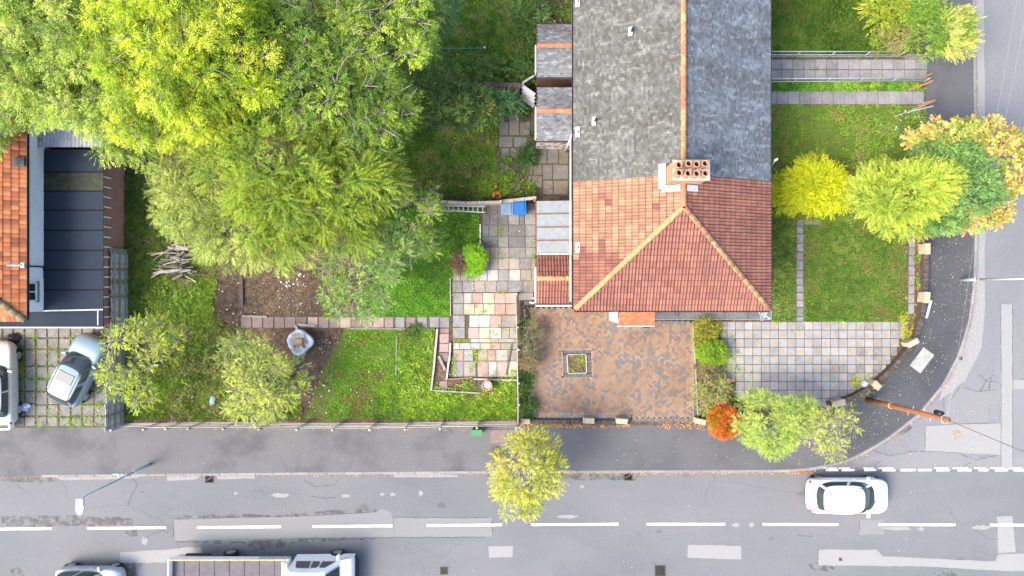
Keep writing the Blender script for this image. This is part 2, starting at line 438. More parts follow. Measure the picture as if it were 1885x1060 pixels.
for pts in ([(1705, 784), (1706, 832)], [(1705, 784), (1760, 781), (1845, 779)], [(1604, 828), (1640, 840), (1680, 832), (1760, 833), (1800, 847), (1845, 838)],
            [(1740, 732), (1740, 764)], [(1845, 560), (1846, 700), (1846, 866)], [(1867, 560), (1867, 866)], [(1748, 745), (1770, 712), (1800, 721), (1845, 718)],
            [(1612, 860), (1632, 840)], [(1805, 690), (1820, 704), (1845, 703)], [(1570, 850), (1573, 862)], [(1777, 860), (1790, 852), (1800, 847)]):
    crackline(pts)
_tr.build("tar_joint", tarline, side_road)
_tr = MB(); zz = ROADZ + 0.0065
for pts in ([(318, 957), (318, 997)], [(906, 954), (906, 990)], [(725, 954), (906, 954)], [(318, 957), (560, 951), (690, 944)], [(320, 998), (560, 992), (900, 990)],
            [(1584, 958), (1584, 986)], [(560, 886), (580, 897), (615, 893), (628, 876)], [(260, 995), (275, 985), (300, 978), (316, 985)],
            [(1508, 1013), (1508, 1042)], [(1470, 987), (1507, 989)], [(1840, 1020), (1838, 952)], [(570, 914), (600, 919), (627, 914)]):
    crackline(pts, z=zz)
_tr.build("tar_joint", tarline, road)
iron = mat("cast_iron", [(0.3, (0.05, 0.045, 0.042)), (0.7, (0.12, 0.105, 0.095))], 20, rough=0.75, metal=0.3)
dark = mat("black_hole", [(0.5, (0.006, 0.006, 0.006))], rough=1.0)
def grate(px, py, label, w=0.44, diag=False):
    c = W(px, py); t = thing("drain_grate", label, "drain", (c.x, c.y, ROADZ), group="drain grates in the road gutter")
    z = ROADZ + 0.014
    m = MB(); m.box((c.x, c.y, ROADZ + 0.009), (w * .86, w * .86, 0.004)); m.build("gully", dark, t)
    m = MB()
    for sx, sy, dx, dy in ((0, 1, w, .04), (0, -1, w, .04), (1, 0, .04, w - .09), (-1, 0, .04, w - .09)):
        m.box((c.x + sx * (w / 2 - .02), c.y + sy * (w / 2 - .02), z), (dx, dy, 0.02))
    m.build("frame", iron, t)
    for k in range(8):
        m = MB(); o = (k - 3.5) * w * .86 / 8
        if diag:
            l = w * .86 * 1.35 - abs(o) * 1.9
            m.box((c.x + o * .95, c.y + o * .35 * (1 if k % 2 else 1), z), (0.022, max(.12, l * .62), 0.016), rz=-0.78)
        else: m.box((c.x + o, c.y, z), (0.024, w * .84, 0.016))
        m.build("bar", iron, t)
grate(384, 882, "square drain grate in gutter below the tilted lamp post", diag=True)
grate(1157, 877.5, "square drain grate in gutter right of the yellowish street tree", diag=True)
grate(817, 1052, "drain grate at the bottom road edge, nearer the tipper truck", w=0.40)
grate(1216, 1052, "drain grate at the bottom road edge, farther from the tipper truck", w=0.55)
for px, py, nm in ((1771, 660, "small square iron cover in the side road"), (1549, 1031, "small iron cover on the pale road patch below white car")):
    c = W(px, py); m = MB(); m.box((c.x, c.y, ROADZ + 0.008), (0.17, 0.17, 0.01), ch=0.003); m.box((c.x, c.y, ROADZ + 0.0145), (0.09, 0.09, 0.004))
    tag(m.build("valve_cover", iron), nm, "cover", "small iron covers in the roads")
    WM.pop("x", None)

# ------------------------------------------------------------------ garden ground
GARDEN = [(-420, -260), (1703, -260), (1703, 200), (1702, 420), (1700, 560), (1690, 612), (1660, 668), (1610, 720), (1560, 742), (1500, 762), (1400, 778), (1290, 782), (956, 784), (200, 786), (-420, 790)]
garden = sheet("garden_soil", GARDEN, 0.006, soil)
def lawn(name, pts, z=0.011, m=turf, j=1.6): return sheet(name, rough_edge(pts, 14, j), z, m)
LAWNS = {
 'corner_lawn': [(1480, 408), (1668, 408), (1669, 592), (1480, 592)],
 'strip_weeds': [(1421, 400), (1465, 400), (1465, 592), (1421, 592)],
 'front_lawn': [(1341, 192), (1703, 192), (1702, 412), (1341, 412)],
 'path_strip': [(1341, 153), (1703, 151), (1703, 167), (1341, 170)],
 'far_front_lawn': [(1341, -120), (1660, -120), (1665, 104), (1341, 108)],
 'back_lawn': [(690, 380), (882, 385), (882, 500), (828, 512), (828, 582), (660, 584)],
 'lower_lawn': [(632, 604), (800, 604), (798, 722), (952, 728), (952, 772), (560, 772), (590, 690)],
 'terrace_lawn': [(700, -120), (985, -120), (985, 130), (915, 205), (912, 360), (700, 360)],
 'wild_garden': [(232, 320), (420, 420), (380, 560), (440, 620), (540, 700), (560, 772), (232, 772)],
}
for i, (k, p) in enumerate(LAWNS.items()):
    lawn("lawn", p, 0.0100 + i * 0.0005, j=1.2 if k in ('corner_lawn', 'path_strip', 'back_lawn') else 4.0)
def inpoly(P, poly):
    x, y = P[:, 0], P[:, 1]; r = np.zeros(len(P), bool); n = len(poly)
    for i in range(n):
        x0, y0 = poly[i]; x1, y1 = poly[(i + 1) % n]
        if y0 == y1: continue
        c = ((y0 > y) != (y1 > y)) & (x < (x1 - x0) * (y - y0) / (y1 - y0) + x0); r ^= c
    return r
def tri_mesh(name, V, T, C, m, parent=None):
    """V (n,3), T (m,3), C (n,3) point colours"""
    me = bpy.data.meshes.new(name)
    me.vertices.add(len(V)); me.vertices.foreach_set("co", np.ascontiguousarray(V, np.float32).ravel())
    me.loops.add(T.size); me.loops.foreach_set("vertex_index", np.ascontiguousarray(T, np.int32).ravel())
    me.polygons.add(len(T)); me.polygons.foreach_set("loop_start", np.arange(0, T.size, 3, dtype=np.int32))
    at = me.color_attributes.new("Col", 'FLOAT_COLOR', 'POINT')
    A = np.ones((len(V), 4), np.float32); A[:, :3] = C; at.data.foreach_set("color", A.ravel())
    me.materials.append(m); me.update(calc_edges=True)
    return link(name, me, parent)
def vnoise(P, sc, seed):
    """cheap smooth value noise on 2-D points, 0..1"""
    g = np.random.default_rng(seed).random((64, 64)); q = P * sc + 400; i = np.floor(q).astype(int); f = q - i; f = f * f * (3 - 2 * f)
    a = g[i[:, 0] % 64, i[:, 1] % 64]; b = g[(i[:, 0] + 1) % 64, i[:, 1] % 64]; c = g[i[:, 0] % 64, (i[:, 1] + 1) % 64]; d = g[(i[:, 0] + 1) % 64, (i[:, 1] + 1) % 64]
    return (a * (1 - f[:, 0]) + b * f[:, 0]) * (1 - f[:, 1]) + (c * (1 - f[:, 0]) + d * f[:, 0]) * f[:, 1]
GV = []; 
def blades(poly, dens, hmin, hmax, cols, seed, width=0.022, lean=0.75, patchy=0.0, flow=None, soft=1.2):
    g = np.random.default_rng(seed)
    P = np.array(poly, float); lo, hi = P.min(0), P.max(0)
    area = (hi - lo).prod() * (H / F) ** 2
    n = int(area * dens); Q = lo + g.random((n, 2)) * (hi - lo)
    # soften the edge
    Q = Q[inpoly(Q + g.normal(0, soft, Q.shape), poly)]
    k = H / F; X = np.stack([(Q[:, 0] - 942.5) * k, (530 - Q[:, 1]) * k], 1)
    nz = vnoise(X, 0.9, seed) * 0.55 + vnoise(X, 3.1, seed + 1) * 0.45
    if patchy > 0:
        keep = g.random(len(X)) < np.clip((nz - patchy * .6) * 4, 0.12, 1); X = X[keep]; nz = nz[keep]
    n = len(X); a = g.random(n) * 2 * np.pi
    if flow is not None: a = flow + g.normal(0, 1.0, n) + (vnoise(X, 0.7, seed + 5) - .5) * 4
    h = (hmin + (hmax - hmin) * g.random(n) ** 1.5) * (0.6 + 0.8 * nz); l = lean * (0.4 + g.random(n))
    d = np.stack([np.cos(a), np.sin(a)], 1); w = width * (0.7 + 0.6 * g.random(n))
    s = np.stack([-d[:, 1], d[:, 0]], 1)
    B = np.concatenate([X, np.full((n, 1), 0.010)], 1)
    tip = B.copy(); tip[:, :2] += d * (h * np.sin(l))[:, None]; tip[:, 2] += h * np.cos(l) + .01
    v0 = B.copy(); v0[:, :2] -= s * w[:, None]; v1 = B.copy(); v1[:, :2] += s * w[:, None]
    V = np.stack([v0, v1, tip], 1).reshape(-1, 3); T = np.arange(3 * n).reshape(-1, 3)
    cols = np.array(cols); t = np.clip(nz * 2.1 - .55 + g.normal(0, .2, n), 0, 1) * (len(cols) - 1)
    i = np.minimum(t.astype(int), len(cols) - 2); f = (t - i)[:, None]
    C = (cols[i] * (1 - f) + cols[i + 1] * f) * (0.8 + 0.4 * g.random((n, 1)))
    C = np.repeat(C, 3, 0)
    return V, T, C
def grass(name, label, sets):
    Vs, Ts, Cs, b = [], [], [], 0
    for s in sets:
        V, T, C = blades(**s); Vs.append(V); Ts.append(T + b); Cs.append(C); b += len(V)
    return tag(tri_mesh(name, np.concatenate(Vs), np.concatenate(Ts), np.concatenate(Cs), GRASSM), label, "grass", kind="stuff")
LG = [(0.0625, 0.1237, 0.012), (0.1063, 0.231, 0.016), (0.1625, 0.3135, 0.022), (0.2375, 0.3465, 0.05)]
DG = [(0.0315, 0.0891, 0.0096), (0.0563, 0.1485, 0.0128), (0.0844, 0.2005, 0.0176), (0.1575, 0.2228, 0.04)]
BG = [(0.0585, 0.1881, 0.014), (0.108, 0.3135, 0.02), (0.153, 0.3919, 0.022), (0.225, 0.4389, 0.04)]
YG = [(0.125, 0.231, 0.018), (0.225, 0.396, 0.02), (0.3375, 0.5115, 0.025), (0.375, 0.462, 0.07)]
SG = [(0.0375, 0.0742, 0.014), (0.0688, 0.132, 0.02), (0.1125, 0.198, 0.03), (0.25, 0.297, 0.1)]
grass("lawn_grass", "mown green grass of the square lawn beside the checkered paving", [dict(poly=LAWNS['corner_lawn'], dens=950, hmin=.04, hmax=.11, cols=DG + [(0.17, 0.17, 0.05)], seed=1, patchy=.25)])
grass("lawn_grass", "tufty grass and weeds on the front gardens beyond the house", [
    dict(poly=LAWNS['front_lawn'], dens=800, hmin=.05, hmax=.16, cols=LG + [(0.26, 0.22, 0.08)], seed=2, patchy=.55),
    dict(poly=LAWNS['path_strip'], dens=900, hmin=.06, hmax=.22, cols=BG, seed=3),
    dict(poly=LAWNS['far_front_lawn'], dens=800, hmin=.08, hmax=.28, cols=DG, seed=4, flow=2.6),
    dict(poly=LAWNS['strip_weeds'], dens=600, hmin=.05, hmax=.14, cols=SG, seed=5, patchy=.45)])
grass("lawn_grass", "bright green grass in the fenced back garden", [
    dict(poly=LAWNS['back_lawn'], dens=900, hmin=.05, hmax=.15, cols=BG, seed=6),
    dict(poly=[(640, 606), (800, 606), (798, 722), (952, 728), (952, 771), (600, 771), (612, 690)], dens=850, hmin=.05, hmax=.16, cols=BG[:3] + [(0.22, 0.26, 0.03), (0.24, 0.22, 0.07)], seed=7, patchy=.5, soft=4.0),
    dict(poly=[(700, 700), (952, 725), (952, 772), (690, 772)], dens=700, hmin=.06, hmax=.2, cols=YG, seed=8)])
grass("lawn_grass", "dark shaded grass in the garden behind the slate roofed terrace", [
    dict(poly=LAWNS['terrace_lawn'], dens=800, hmin=.06, hmax=.24, cols=[(0.08, 0.16, 0.018), (0.12, 0.25, 0.024), (0.18, 0.33, 0.03), (0.32, 0.34, 0.10)], seed=9, patchy=.2)])
grass("rough_grass", "rough weedy grass among the rubbish by the wooden fence", [
    dict(poly=LAWNS['wild_garden'], dens=700, hmin=.06, hmax=.26, cols=[(0.05, 0.08, 0.012), (0.11, 0.18, 0.02), (0.20, 0.28, 0.025), (0.27, 0.25, 0.09)], seed=10, patchy=.45),
    dict(poly=[(360, 510), (400, 515), (380, 600), (340, 590)], dens=900, hmin=.06, hmax=.2, cols=YG, seed=12),
    dict(poly=[(250, 690), (400, 690), (390, 770), (235, 770)], dens=800, hmin=.08, hmax=.26, cols=LG, seed=13)])

grass("dry_stalks", "dry stalks and roots over the dug soil", [
    dict(poly=[(385, 505), (612, 495), (618, 582), (395, 582)], dens=260, hmin=.06, hmax=.30, cols=[(0.06, 0.04, 0.025), (0.14, 0.10, 0.06), (0.25, 0.18, 0.11), (0.34, 0.27, 0.18)], seed=14, width=.010, lean=1.25),
    dict(poly=[(585, 606), (640, 606), (600, 772), (555, 772)], dens=220, hmin=.05, hmax=.25, cols=[(0.06, 0.04, 0.025), (0.14, 0.10, 0.06), (0.25, 0.18, 0.11), (0.16, 0.18, 0.05)], seed=15, width=.010, lean=1.2),
    dict(poly=[(380, 590), (450, 590), (440, 650), (390, 650)], dens=220, hmin=.05, hmax=.25, cols=[(0.06, 0.04, 0.025), (0.14, 0.10, 0.06), (0.25, 0.18, 0.11), (0.16, 0.18, 0.05)], seed=16, width=.010, lean=1.2)])

# ------------------------------------------------------------------ paving
def stone(name, a, b, rough=0.9, scale=9, ov=0.10, sp=None, **k):
    return mat(name, [(0.3, a), (0.7, b)], scale, 7, rough, 0.25, 50, objvar=ov, big=[(0.3, (.72, .72, .72)), (0.55, (1, 1, 1)), (0.75, (1.1, 1.1, 1.08))], bigscale=1.3, speck=sp, **k)
sl_grey = stone("slab_grey", (0.20, 0.19, 0.18), (0.30, 0.285, 0.265))
sl_dark = stone("slab_dark_grey", (0.13, 0.125, 0.12), (0.21, 0.20, 0.19))
sl_buff = stone("slab_buff", (0.27, 0.235, 0.19), (0.38, 0.335, 0.28))
sl_light = stone("slab_light", (0.33, 0.32, 0.30), (0.45, 0.44, 0.41))
sl_white = stone("slab_white", (0.42, 0.42, 0.41), (0.58, 0.57, 0.55))
sl_pink = stone("slab_pink", (0.36, 0.235, 0.205), (0.48, 0.345, 0.30))
sl_red = stone("slab_red", (0.46, 0.23, 0.185), (0.55, 0.37, 0.31))
sl_cream = stone("slab_cream", (0.46, 0.39, 0.27), (0.58, 0.51, 0.385))
sl_mauve = stone("slab_mauve", (0.20, 0.145, 0.135), (0.30, 0.225, 0.21))
sl_yard = stone("yard_slab", (0.15, 0.135, 0.115), (0.235, 0.21, 0.18))
sl_blue = stone("slab_blue_grey", (0.262, 0.262, 0.268), (0.365, 0.365, 0.37), scale=16)
sl_tan = stone("slab_tan", (0.30, 0.27, 0.235), (0.40, 0.365, 0.32), scale=16)
sl_moss = mat("slab_mossy", [(0.3, (0.10, 0.12, 0.02)), (0.7, (0.19, 0.19, 0.05))], 9, objvar=.1)
sl_path = stone("path_slab_grey", (0.205, 0.195, 0.20), (0.295, 0.28, 0.28))
sl_drive = stone("drive_slab", (0.175, 0.17, 0.16), (0.27, 0.26, 0.24))
grout = mat("joint_dirt", [(0.3, (0.055, 0.05, 0.035)), (0.6, (0.11, 0.105, 0.06)), (0.75, (0.10, 0.13, 0.03))], 6, 6, 1.0)
SLC = {}
def slab(parent, x0, y0, x1, y1, m, gap=0.35, name="paving_slab", tilt=0.012, z=0.006, th=0.035, rz=0.0):
    """paving slab covering photo pixels x0..x1, y0..y1 on the ground"""
    a, b = W(x0, y0), W(x1, y1)
    w, h = abs(b.x - a.x) - S(gap), abs(b.y - a.y) - S(gap)
    key = (round(w, 2), round(h, 2), m.name, th)
    if key not in SLC:
        q = MB(); q.box((0, 0, 0), (round(w, 2), round(h, 2), th), ch=0.007); SLC[key] = q.mesh(name, m)
    c = (a + b) / 2
    return link(name, SLC[key], parent, basis=Matrix.Translation((c.x, c.y, z + th / 2 + R.uniform(-.003, .003))) @ Matrix.Rotation(rz + R.uniform(-tilt, tilt), 4, 'Z') @ Matrix.Rotation(R.uniform(-.006, .006), 4, 'X'))

# checkered paving at the corner
chk = sheet("checkered_paving", [(1322, 591), (1668, 591), (1672, 604), (1640, 672), (1600, 712), (1560, 735), (1500, 745), (1380, 745), (1335, 720), (1326, 640)], 0.0145, grout)
PITX, PITY = 15.83, 15.78
def pav_right(y): return np.interp(y, [590, 604, 640, 672, 700, 720, 735, 745], [1668, 1669, 1655, 1636, 1612, 1585, 1560, 1520])
for r in range(10):
    for c in range(-1, 22):
        x0 = 1322.2 + c * PITX + 15.8; y0 = 591.5 + r * PITY
        x1, y1 = x0 + PITX, y0 + PITY
        if c == -1: x0 += 4
        xr = pav_right((y0 + y1) / 2)
        if r == 9 and x0 < 1375: continue
        if r >= 7 and x0 < 1340: continue
        if x0 > xr - 5: continue
        x1 = min(x1, xr)
        grey = (r + c) % 2 == 0
        far = x0 > 1540 and R.random() < 0.3
        slab(chk, x0, y0, x1, y1, (sl_grey if far else sl_blue) if grey else (sl_buff if far else sl_tan), 1.1)

# patio behind the house: worn grey slabs, then coloured slabs
pat = sheet("patio", [(886, 374), (986, 374), (986, 553), (953, 553), (953, 697), (834, 697), (834, 505), (862, 503), (886, 480)], 0.0142, grout)
ys = [373.6, 393.6, 413.8, 434.5, 454.9, 475, 496, 517, 538]
xe = [[896, 916, 936, 966, 986], [888, 902, 917, 936, 956, 966, 986], [888, 900, 916, 936, 967, 986], [889, 917, 936, 967, 986], [891, 902, 917, 937, 967, 986],
      [893, 902, 917, 937, 957, 978, 986], [834, 848, 862, 882, 897, 917, 937, 958, 979, 986], [833, 852, 873, 893, 914, 935, 963, 986]]
for i in range(8):
    for a, b in zip(xe[i][:-1], xe[i][1:]):
        t = R.random()
        if i < 4: m = sl_dark if (t < .55 and a < 960) else sl_grey
        elif i < 6: m = sl_grey if t < .55 else sl_buff
        else: m = sl_grey if t < .4 else (sl_light if t < .6 else sl_buff)
        if b - a > 5: slab(pat, a, ys[i], b, ys[i + 1], m, 0.9)
slab(pat, 955, 538, 982, 553, sl_buff, 1)
MM = dict(G=sl_grey, L=sl_light, P=sl_pink, C=sl_cream, R=sl_red, B=sl_buff, W=sl_white, D=sl_dark, M=sl_moss, K=sl_pink)
rows = [(539, 558.5, "G20 L15 P20 C21 R20 R20"), (559, 579, "G20 C20 C16 C21 R20 R19"), (580, 602, "G22 .8 W18 W20 R21 B30"), (602.5, 623, "G22 .6 K20 C20 W21 B15 B14"),
        (623, 630.5, "M16 M16 L16 C20 P16 B32"), (631, 643, "W12 L21 L17 C20 P17 B30"), (643.5, 664, "P20 L17 .9 P18 P15 L22 B18"), (664.5, 693.5, "G20 B22 .3 P20 L16 P20 C19")]
for y0, y1, s in rows:
    x = 834.0
    for tok in s.split():
        w = float(tok[1:])
        if tok[0] != '.':
            slab(pat, x, y0, x + w, y1, MM[tok[0]], 0.9)
        x += w
# the slab path across the lawn and the short mauve path
pth = sheet("garden_path", [(443, 582), (829, 582), (829, 604), (443, 604)], 0.0149, grout)
for i in range(19):
    x = 443.5 + i * 20.3
    if i in (17,): x += 1
    slab(pth, x + R.uniform(0, 1.5), 583 + R.uniform(-.5, .5), x + 19.8 - (R.uniform(1, 3) if i > 12 else 0), 603 + R.uniform(-.5, .5), R.choice([sl_mauve, sl_mauve, sl_grey, sl_pink]) if 4 < i < 16 else (sl_grey if i >= 16 else sl_mauve), 0.5, tilt=.03)
for y0, y1 in ((604, 613), (614, 631), (632, 648), (649, 665), (701, 717)):
    slab(pth, 809, y0, 827 - (y0 - 600) * .03, y1, sl_mauve if y0 > 700 else sl_pink if y0 in (614, 632) else sl_mauve, 0.6, tilt=.03)
# terrace back yard slabs
yard = sheet("back_yard", [(918, 190), (985, 190), (985, 268), (1052, 268), (1052, 362), (925, 362), (918, 300)], 0.0152, grout)
for (x0, y0, x1, y1) in ((919, 224, 936, 249), (937, 205, 956, 249), (957, 222, 976, 249), (918, 251, 944, 271), (946, 252, 970, 271), (923, 272, 938, 292), (940, 272, 957, 290), (990, 272, 1007, 301), (1008, 272, 1028, 301),
                         (1029, 272, 1046, 302), (975, 303, 998, 322), (999, 303, 1017, 330), (1018, 303, 1046, 330), (972, 324, 998, 345), (1000, 332, 1018, 358), (1019, 332, 1046, 358), (938, 318, 956, 336), (940, 338, 960, 358), (938, 195, 975, 204), (922, 300, 936, 318)):
    slab(yard, x0, y0, x1, y1, R.choice([sl_dark, sl_dark, sl_yard, sl_yard]), 1.2)
# front paths of the neighbours
fp = sheet("front_path", [(1341, 108), (1704, 107), (1704, 148), (1341, 150)], 0.0148, grout)
for i in range(18):
    x = 1706 - (i + 1) * 20.6
    slab(fp, x, 109 + (i % 3) * .3, x + 20.6, 128.2, sl_path, 0.8)
    slab(fp, x, 128.6, x + 20.6, 147.5, sl_path, 0.8)
fp2 = sheet("front_path", [(1341, 168), (1704, 167), (1704, 193), (1341, 195)], 0.0153, grout)
for i in range(18):
    x = 1700 - (i + 1) * 20.8
    slab(fp2, x, 167.5, x + 20.8, 192.5, sl_path, 0.8)
# stepping stones round the corner lawn
edge = sheet("lawn_edging", [(1464, 402), (1479, 402), (1479, 592), (1464, 592)], 0.0147, grout)
y = 403
while y < 588:
    hh = R.uniform(13, 19); slab(edge, 1465 + R.uniform(0, 1), y, 1479 + R.uniform(-1, .5), min(y + hh, 591), sl_dark if R.random() < .4 else sl_path, 1.5, tilt=.06); y += hh
for x in (1481, 1496): slab(edge, x, 403, x + 14, 414, sl_path, 1.2, tilt=.06)
edge2 = sheet("lawn_edging", [(1670, 415), (1686, 415), (1684, 590), (1668, 590)], 0.0143, grout)
y = 420
while y < 575:
    hh = R.uniform(14, 21); sh = (y - 420) * -.012; slab(edge2, 1672.5 + sh, y, 1684.5 + sh, y + hh, sl_path, 1.5, tilt=.07); y += hh
# concrete apron along the front of the corner house
conc = stone("apron_concrete", (0.13, 0.128, 0.125), (0.20, 0.195, 0.19), ov=.06)
apr = sheet("concrete_apron", [(1206, 500), (1419, 470), (1419, 588), (1206, 588)], 0.0146, grout)
for i in range(5):
    slab(apr, 1207 + i * 42.4, 540, 1207 + (i + 1) * 42.4, 586.5, conc, 1.0, tilt=0, th=.06)
for i in range(4): slab(apr, 1390, 468 + i * 18.5, 1418.5, 468 + (i + 1) * 18.5, conc, 1.0, tilt=0, th=.05)
q = MB(); q.beam(W(1207, 587.6, .04), W(1420, 587.6, .04), .05, .08); q.beam(W(1419.5, 470, .04), W(1419.5, 586.5, .04), .05, .08)
q.build("kerb_edging", kerbm, apr)
# concrete drive of the neighbour on the left
drv = sheet("concrete_drive", [(-120, 600), (200, 600), (232, 606), (205, 786), (-120, 788)], 0.0151, grout)
xs = [-60, -38, -16, 6, 26, 46, 67, 88, 109, 131, 152, 174, 204]; yss = [603, 622, 643, 674, 697, 720, 744, 766, 785]
for i in range(len(xs) - 1):
    for j in range(len(yss) - 1):
        j0 = R.uniform(-1.5, 1.5)
        slab(drv, xs[i] + R.uniform(.6, 2), yss[j] + R.uniform(.6, 2.2), xs[i + 1] - R.uniform(.6, 2.0), yss[j + 1] - R.uniform(.4, 2.0), sl_drive, .3, tilt=.02)

# block paved forecourt: herringbone bricks
bed = mat("joint_sand", [(0.3, (0.028, 0.022, 0.018)), (0.7, (0.06, 0.048, 0.038))], 12)
FORE = [(985, 562), (1276, 590), (1283, 775), (990, 775), (975, 660), (960, 600), (958, 556)]
fore = sheet("block_paving", [(958, 553), (1060, 553), (1060, 560), (1276, 560), (1284, 776), (958, 776)], 0.0155, bed)
brickm = mat("paving_brick", [(0.3, (0.86, 0.86, 0.86)), (0.7, (1.12, 1.1, 1.08))], 14, 6, 0.9, 0.3, 70, attr=True,
             big=[(0.3, (.78, .76, .76)), (0.52, (1, 1, 1)), (0.72, (1.1, 1.1, 1.08))], bigscale=0.5)
q = MB(); bl, bw, gp, th = 0.205, 0.1025, 0.016, 0.03
def darkclust(x, y): return vnoise(np.array([[x, y]]), 1.9, 77)[0] * .45 + vnoise(np.array([[x, y]]), 5.3, 78)[0] * .55
hx0, hy0 = W(978, 565).x, W(978, 565).y; hx1, hy1 = W(1276, 768).x, W(1276, 768).y
pl = W(1036, 644); pr = W(1089, 696)
c45 = math.cos(math.radians(45))
def put(u, v, vert):
    # u,v : centre in brick units on the diagonal grid
    x = (u - v) * bw * c45; y = (u + v) * bw * c45
    cx, cy = 4.6 + x, -3.9 + y
    if not (hx0 < cx < hx1 and hy1 < cy < hy0): return
    if pl.x < cx < pr.x and pr.y < cy < pl.y: return
    if cx > W(1125, 0).x and cx < W(1276, 0).x and cy > W(0, 592.5).y: return
    k = darkclust(cx, cy); t = R.random()
    if k > 0.60 and t < .55 or t < .14: col = (0.150, 0.140, 0.135)
    elif t < .5: col = (0.25, 0.165, 0.11)
    elif t < .8: col = (0.275, 0.185, 0.125)
    else: col = (0.22, 0.145, 0.105)
    f = R.uniform(.92, 1.08); col = tuple(c * f for c in col)
    q.box((cx, cy, 0.0165 + th / 2 + R.uniform(-.002, .002)), (bl - gp, bw - gp, th), rz=math.radians(45 + (90 if vert else 0)), col=col, ch=.006)
for a in range(-60, 60):
    for b in range(-30, 30):
        # herringbone: period (1,1)*k plus 4-offset
        u = a + 4 * b * 0.5; v = a - 4 * b * 0.5
        put(u + 1.0, v + 0.5, False)
        put(u + 0.5 + 0.0, v + 2.0 - 0.0, True) if False else put(u + 0.5, v + 2.0, True)
tag(q.build("brick_field", brickm, fore), kind="stuff")
q = MB()
def course(x0, y0, x1, y1, soldier, colr):
    a, b = W(x0, y0), W(x1, y1); d = b - a; L_ = d.length; rz = math.atan2(d.y, d.x); st = bw if soldier else bl
    n = int(L_ / st)
    for i in range(n):
        p = a + d * ((i + .5) / n); f = R.uniform(.85, 1.15)
        q.box((p.x, p.y, 0.0172 + th / 2 + R.uniform(-.002, .002)), ((st if 1 else 0) - gp, (bl if soldier else bw) - gp, th), rz=rz, col=tuple(c * f for c in colr), ch=.006)
DK = (0.12, 0.118, 0.118); OR = (0.26, 0.175, 0.125); LT = (0.20, 0.196, 0.19)
course(985, 765.5, 1160, 766.5, True, LT); course(985, 760.5, 1160, 761.5, False, OR); course(1163, 772, 1283, 773, True, DK); course(985, 772, 1158, 773, False, LT)
course(1277.5, 596, 1280.5, 772, False, DK); course(1273.5, 602, 1276, 768, False, OR); course(1281.5, 596, 1284.0, 772, False, DK)
course(1208, 593.0, 1270, 595.5, True, DK); course(1126, 602, 1206, 604, False, DK); course(1122, 572, 1124, 603, False, DK)
course(965, 557.5, 1055, 557.5, True, (.12, .12, .125)); course(975, 640, 979, 772, True, DK); course(965, 568, 972, 640, False, (.14, .13, .13))
for x0, y0, x1, y1, s in ((1038, 647.5, 1087, 646.5, True), (1039, 692, 1088, 691, True), (1039.5, 653, 1040.5, 687, True), (1083.5, 652, 1084.5, 686, True)):
    course(x0, y0, x1, y1, s, DK)
for x0, y0, x1, y1 in ((1035, 643.5, 1090, 642.5), (1036, 696, 1091, 695), (1034.5, 646, 1035.5, 693), (1089.5, 645, 1090.5, 692)): course(x0, y0, x1, y1, False, (.27, .19, .14))
tag(q.build("brick_border", brickm, fore), kind="stuff")
# planter in the middle
wood = mat("weathered_wood", [(0.3, (0.22, 0.19, 0.16)), (0.7, (0.42, 0.38, 0.33))], 8, 6, .9, .3, 40, stretch=(1, 1, 1), objvar=.15)
woodw = mat("pale_wood", [(0.3, (0.33, 0.30, 0.26)), (0.7, (0.52, 0.49, 0.45))], 9, 6, .85, .2, 40, objvar=.12)
woodd = mat("dark_wood", [(0.3, (0.06, 0.045, 0.035)), (0.7, (0.16, 0.125, 0.10))], 9, 6, .9, .3, 40, objvar=.15)
woodo = mat("orange_wood", [(0.3, (0.24, 0.10, 0.05)), (0.7, (0.36, 0.18, 0.10))], 9, 6, .8, .2, 40)
pc = W(1061, 669); pt = thing("planter", "square timber edged planter sunk in the block paving", "planter", (pc.x, pc.y, 0.02))
pts = [(1043.5, 652.5), (1078, 651.5), (1079.5, 686), (1045, 687)]
for a, b in zip(pts, pts[1:] + pts[:1]):
    m = MB(); A, B = W(*a), W(*b); e = (B - A).normalized() * .02; m.beam((A.x + e.x, A.y + e.y, .075), (B.x - e.x, B.y - e.y, .075), .05, .11); m.build("edging_board", woodw, pt)
m = MB(); m.prism([W(*p).to_2d() for p in pts], 0.02, 0.07); m.build("soil", soil, pt)

# ------------------------------------------------------------------ boundary wall, stone piers
wallbrick = mat("boundary_brick", [(0.3, (0.05, 0.04, 0.038)), (0.55, (0.11, 0.085, 0.075)), (0.8, (0.17, 0.12, 0.10))], 9, 7, .95, .5, 40, objvar=.25)
stonem = mat("pier_stone", [(0.25, (0.30, 0.25, 0.17)), (0.5, (0.47, 0.40, 0.28)), (0.8, (0.55, 0.49, 0.37))], 9, 8, .95, .6, 30, objvar=.06, speck=(14, .66, (.22, .2, .15)))
cbr = MB(); cbr.box((0, 0, 0), (.215, .22, .075), ch=.012); cbm = cbr.mesh("coping_brick", wallbrick)
def lowwall(name, label, pts, h, w=0.23):
    P = [W(x, y) for x, y in pts]; base = P[len(P) // 2]
    t = thing(name, label, "wall", (base.x, base.y, 0))
    m = MB()
    for a, b in zip(P[:-1], P[1:]):
        m.beam((a.x, a.y, (h - .08) / 2), (b.x, b.y, (h - .08) / 2), w - .02, h - .08)
    m.build("wall_body", wallbrick, t)
    q_ = resample(P, .228)
    for a, b in zip(q_[:-1], q_[1:]):
        c = (a + b) / 2; d = b - a
        link("coping_brick", cbm, t, basis=Matrix.Translation((c.x + R.uniform(-.008, .008), c.y + R.uniform(-.008, .008), h - .038 + R.uniform(-.004, .004))) @ Matrix.Rotation(math.atan2(d.y, d.x) + R.uniform(-.03, .03), 4, 'Z'))
    return t
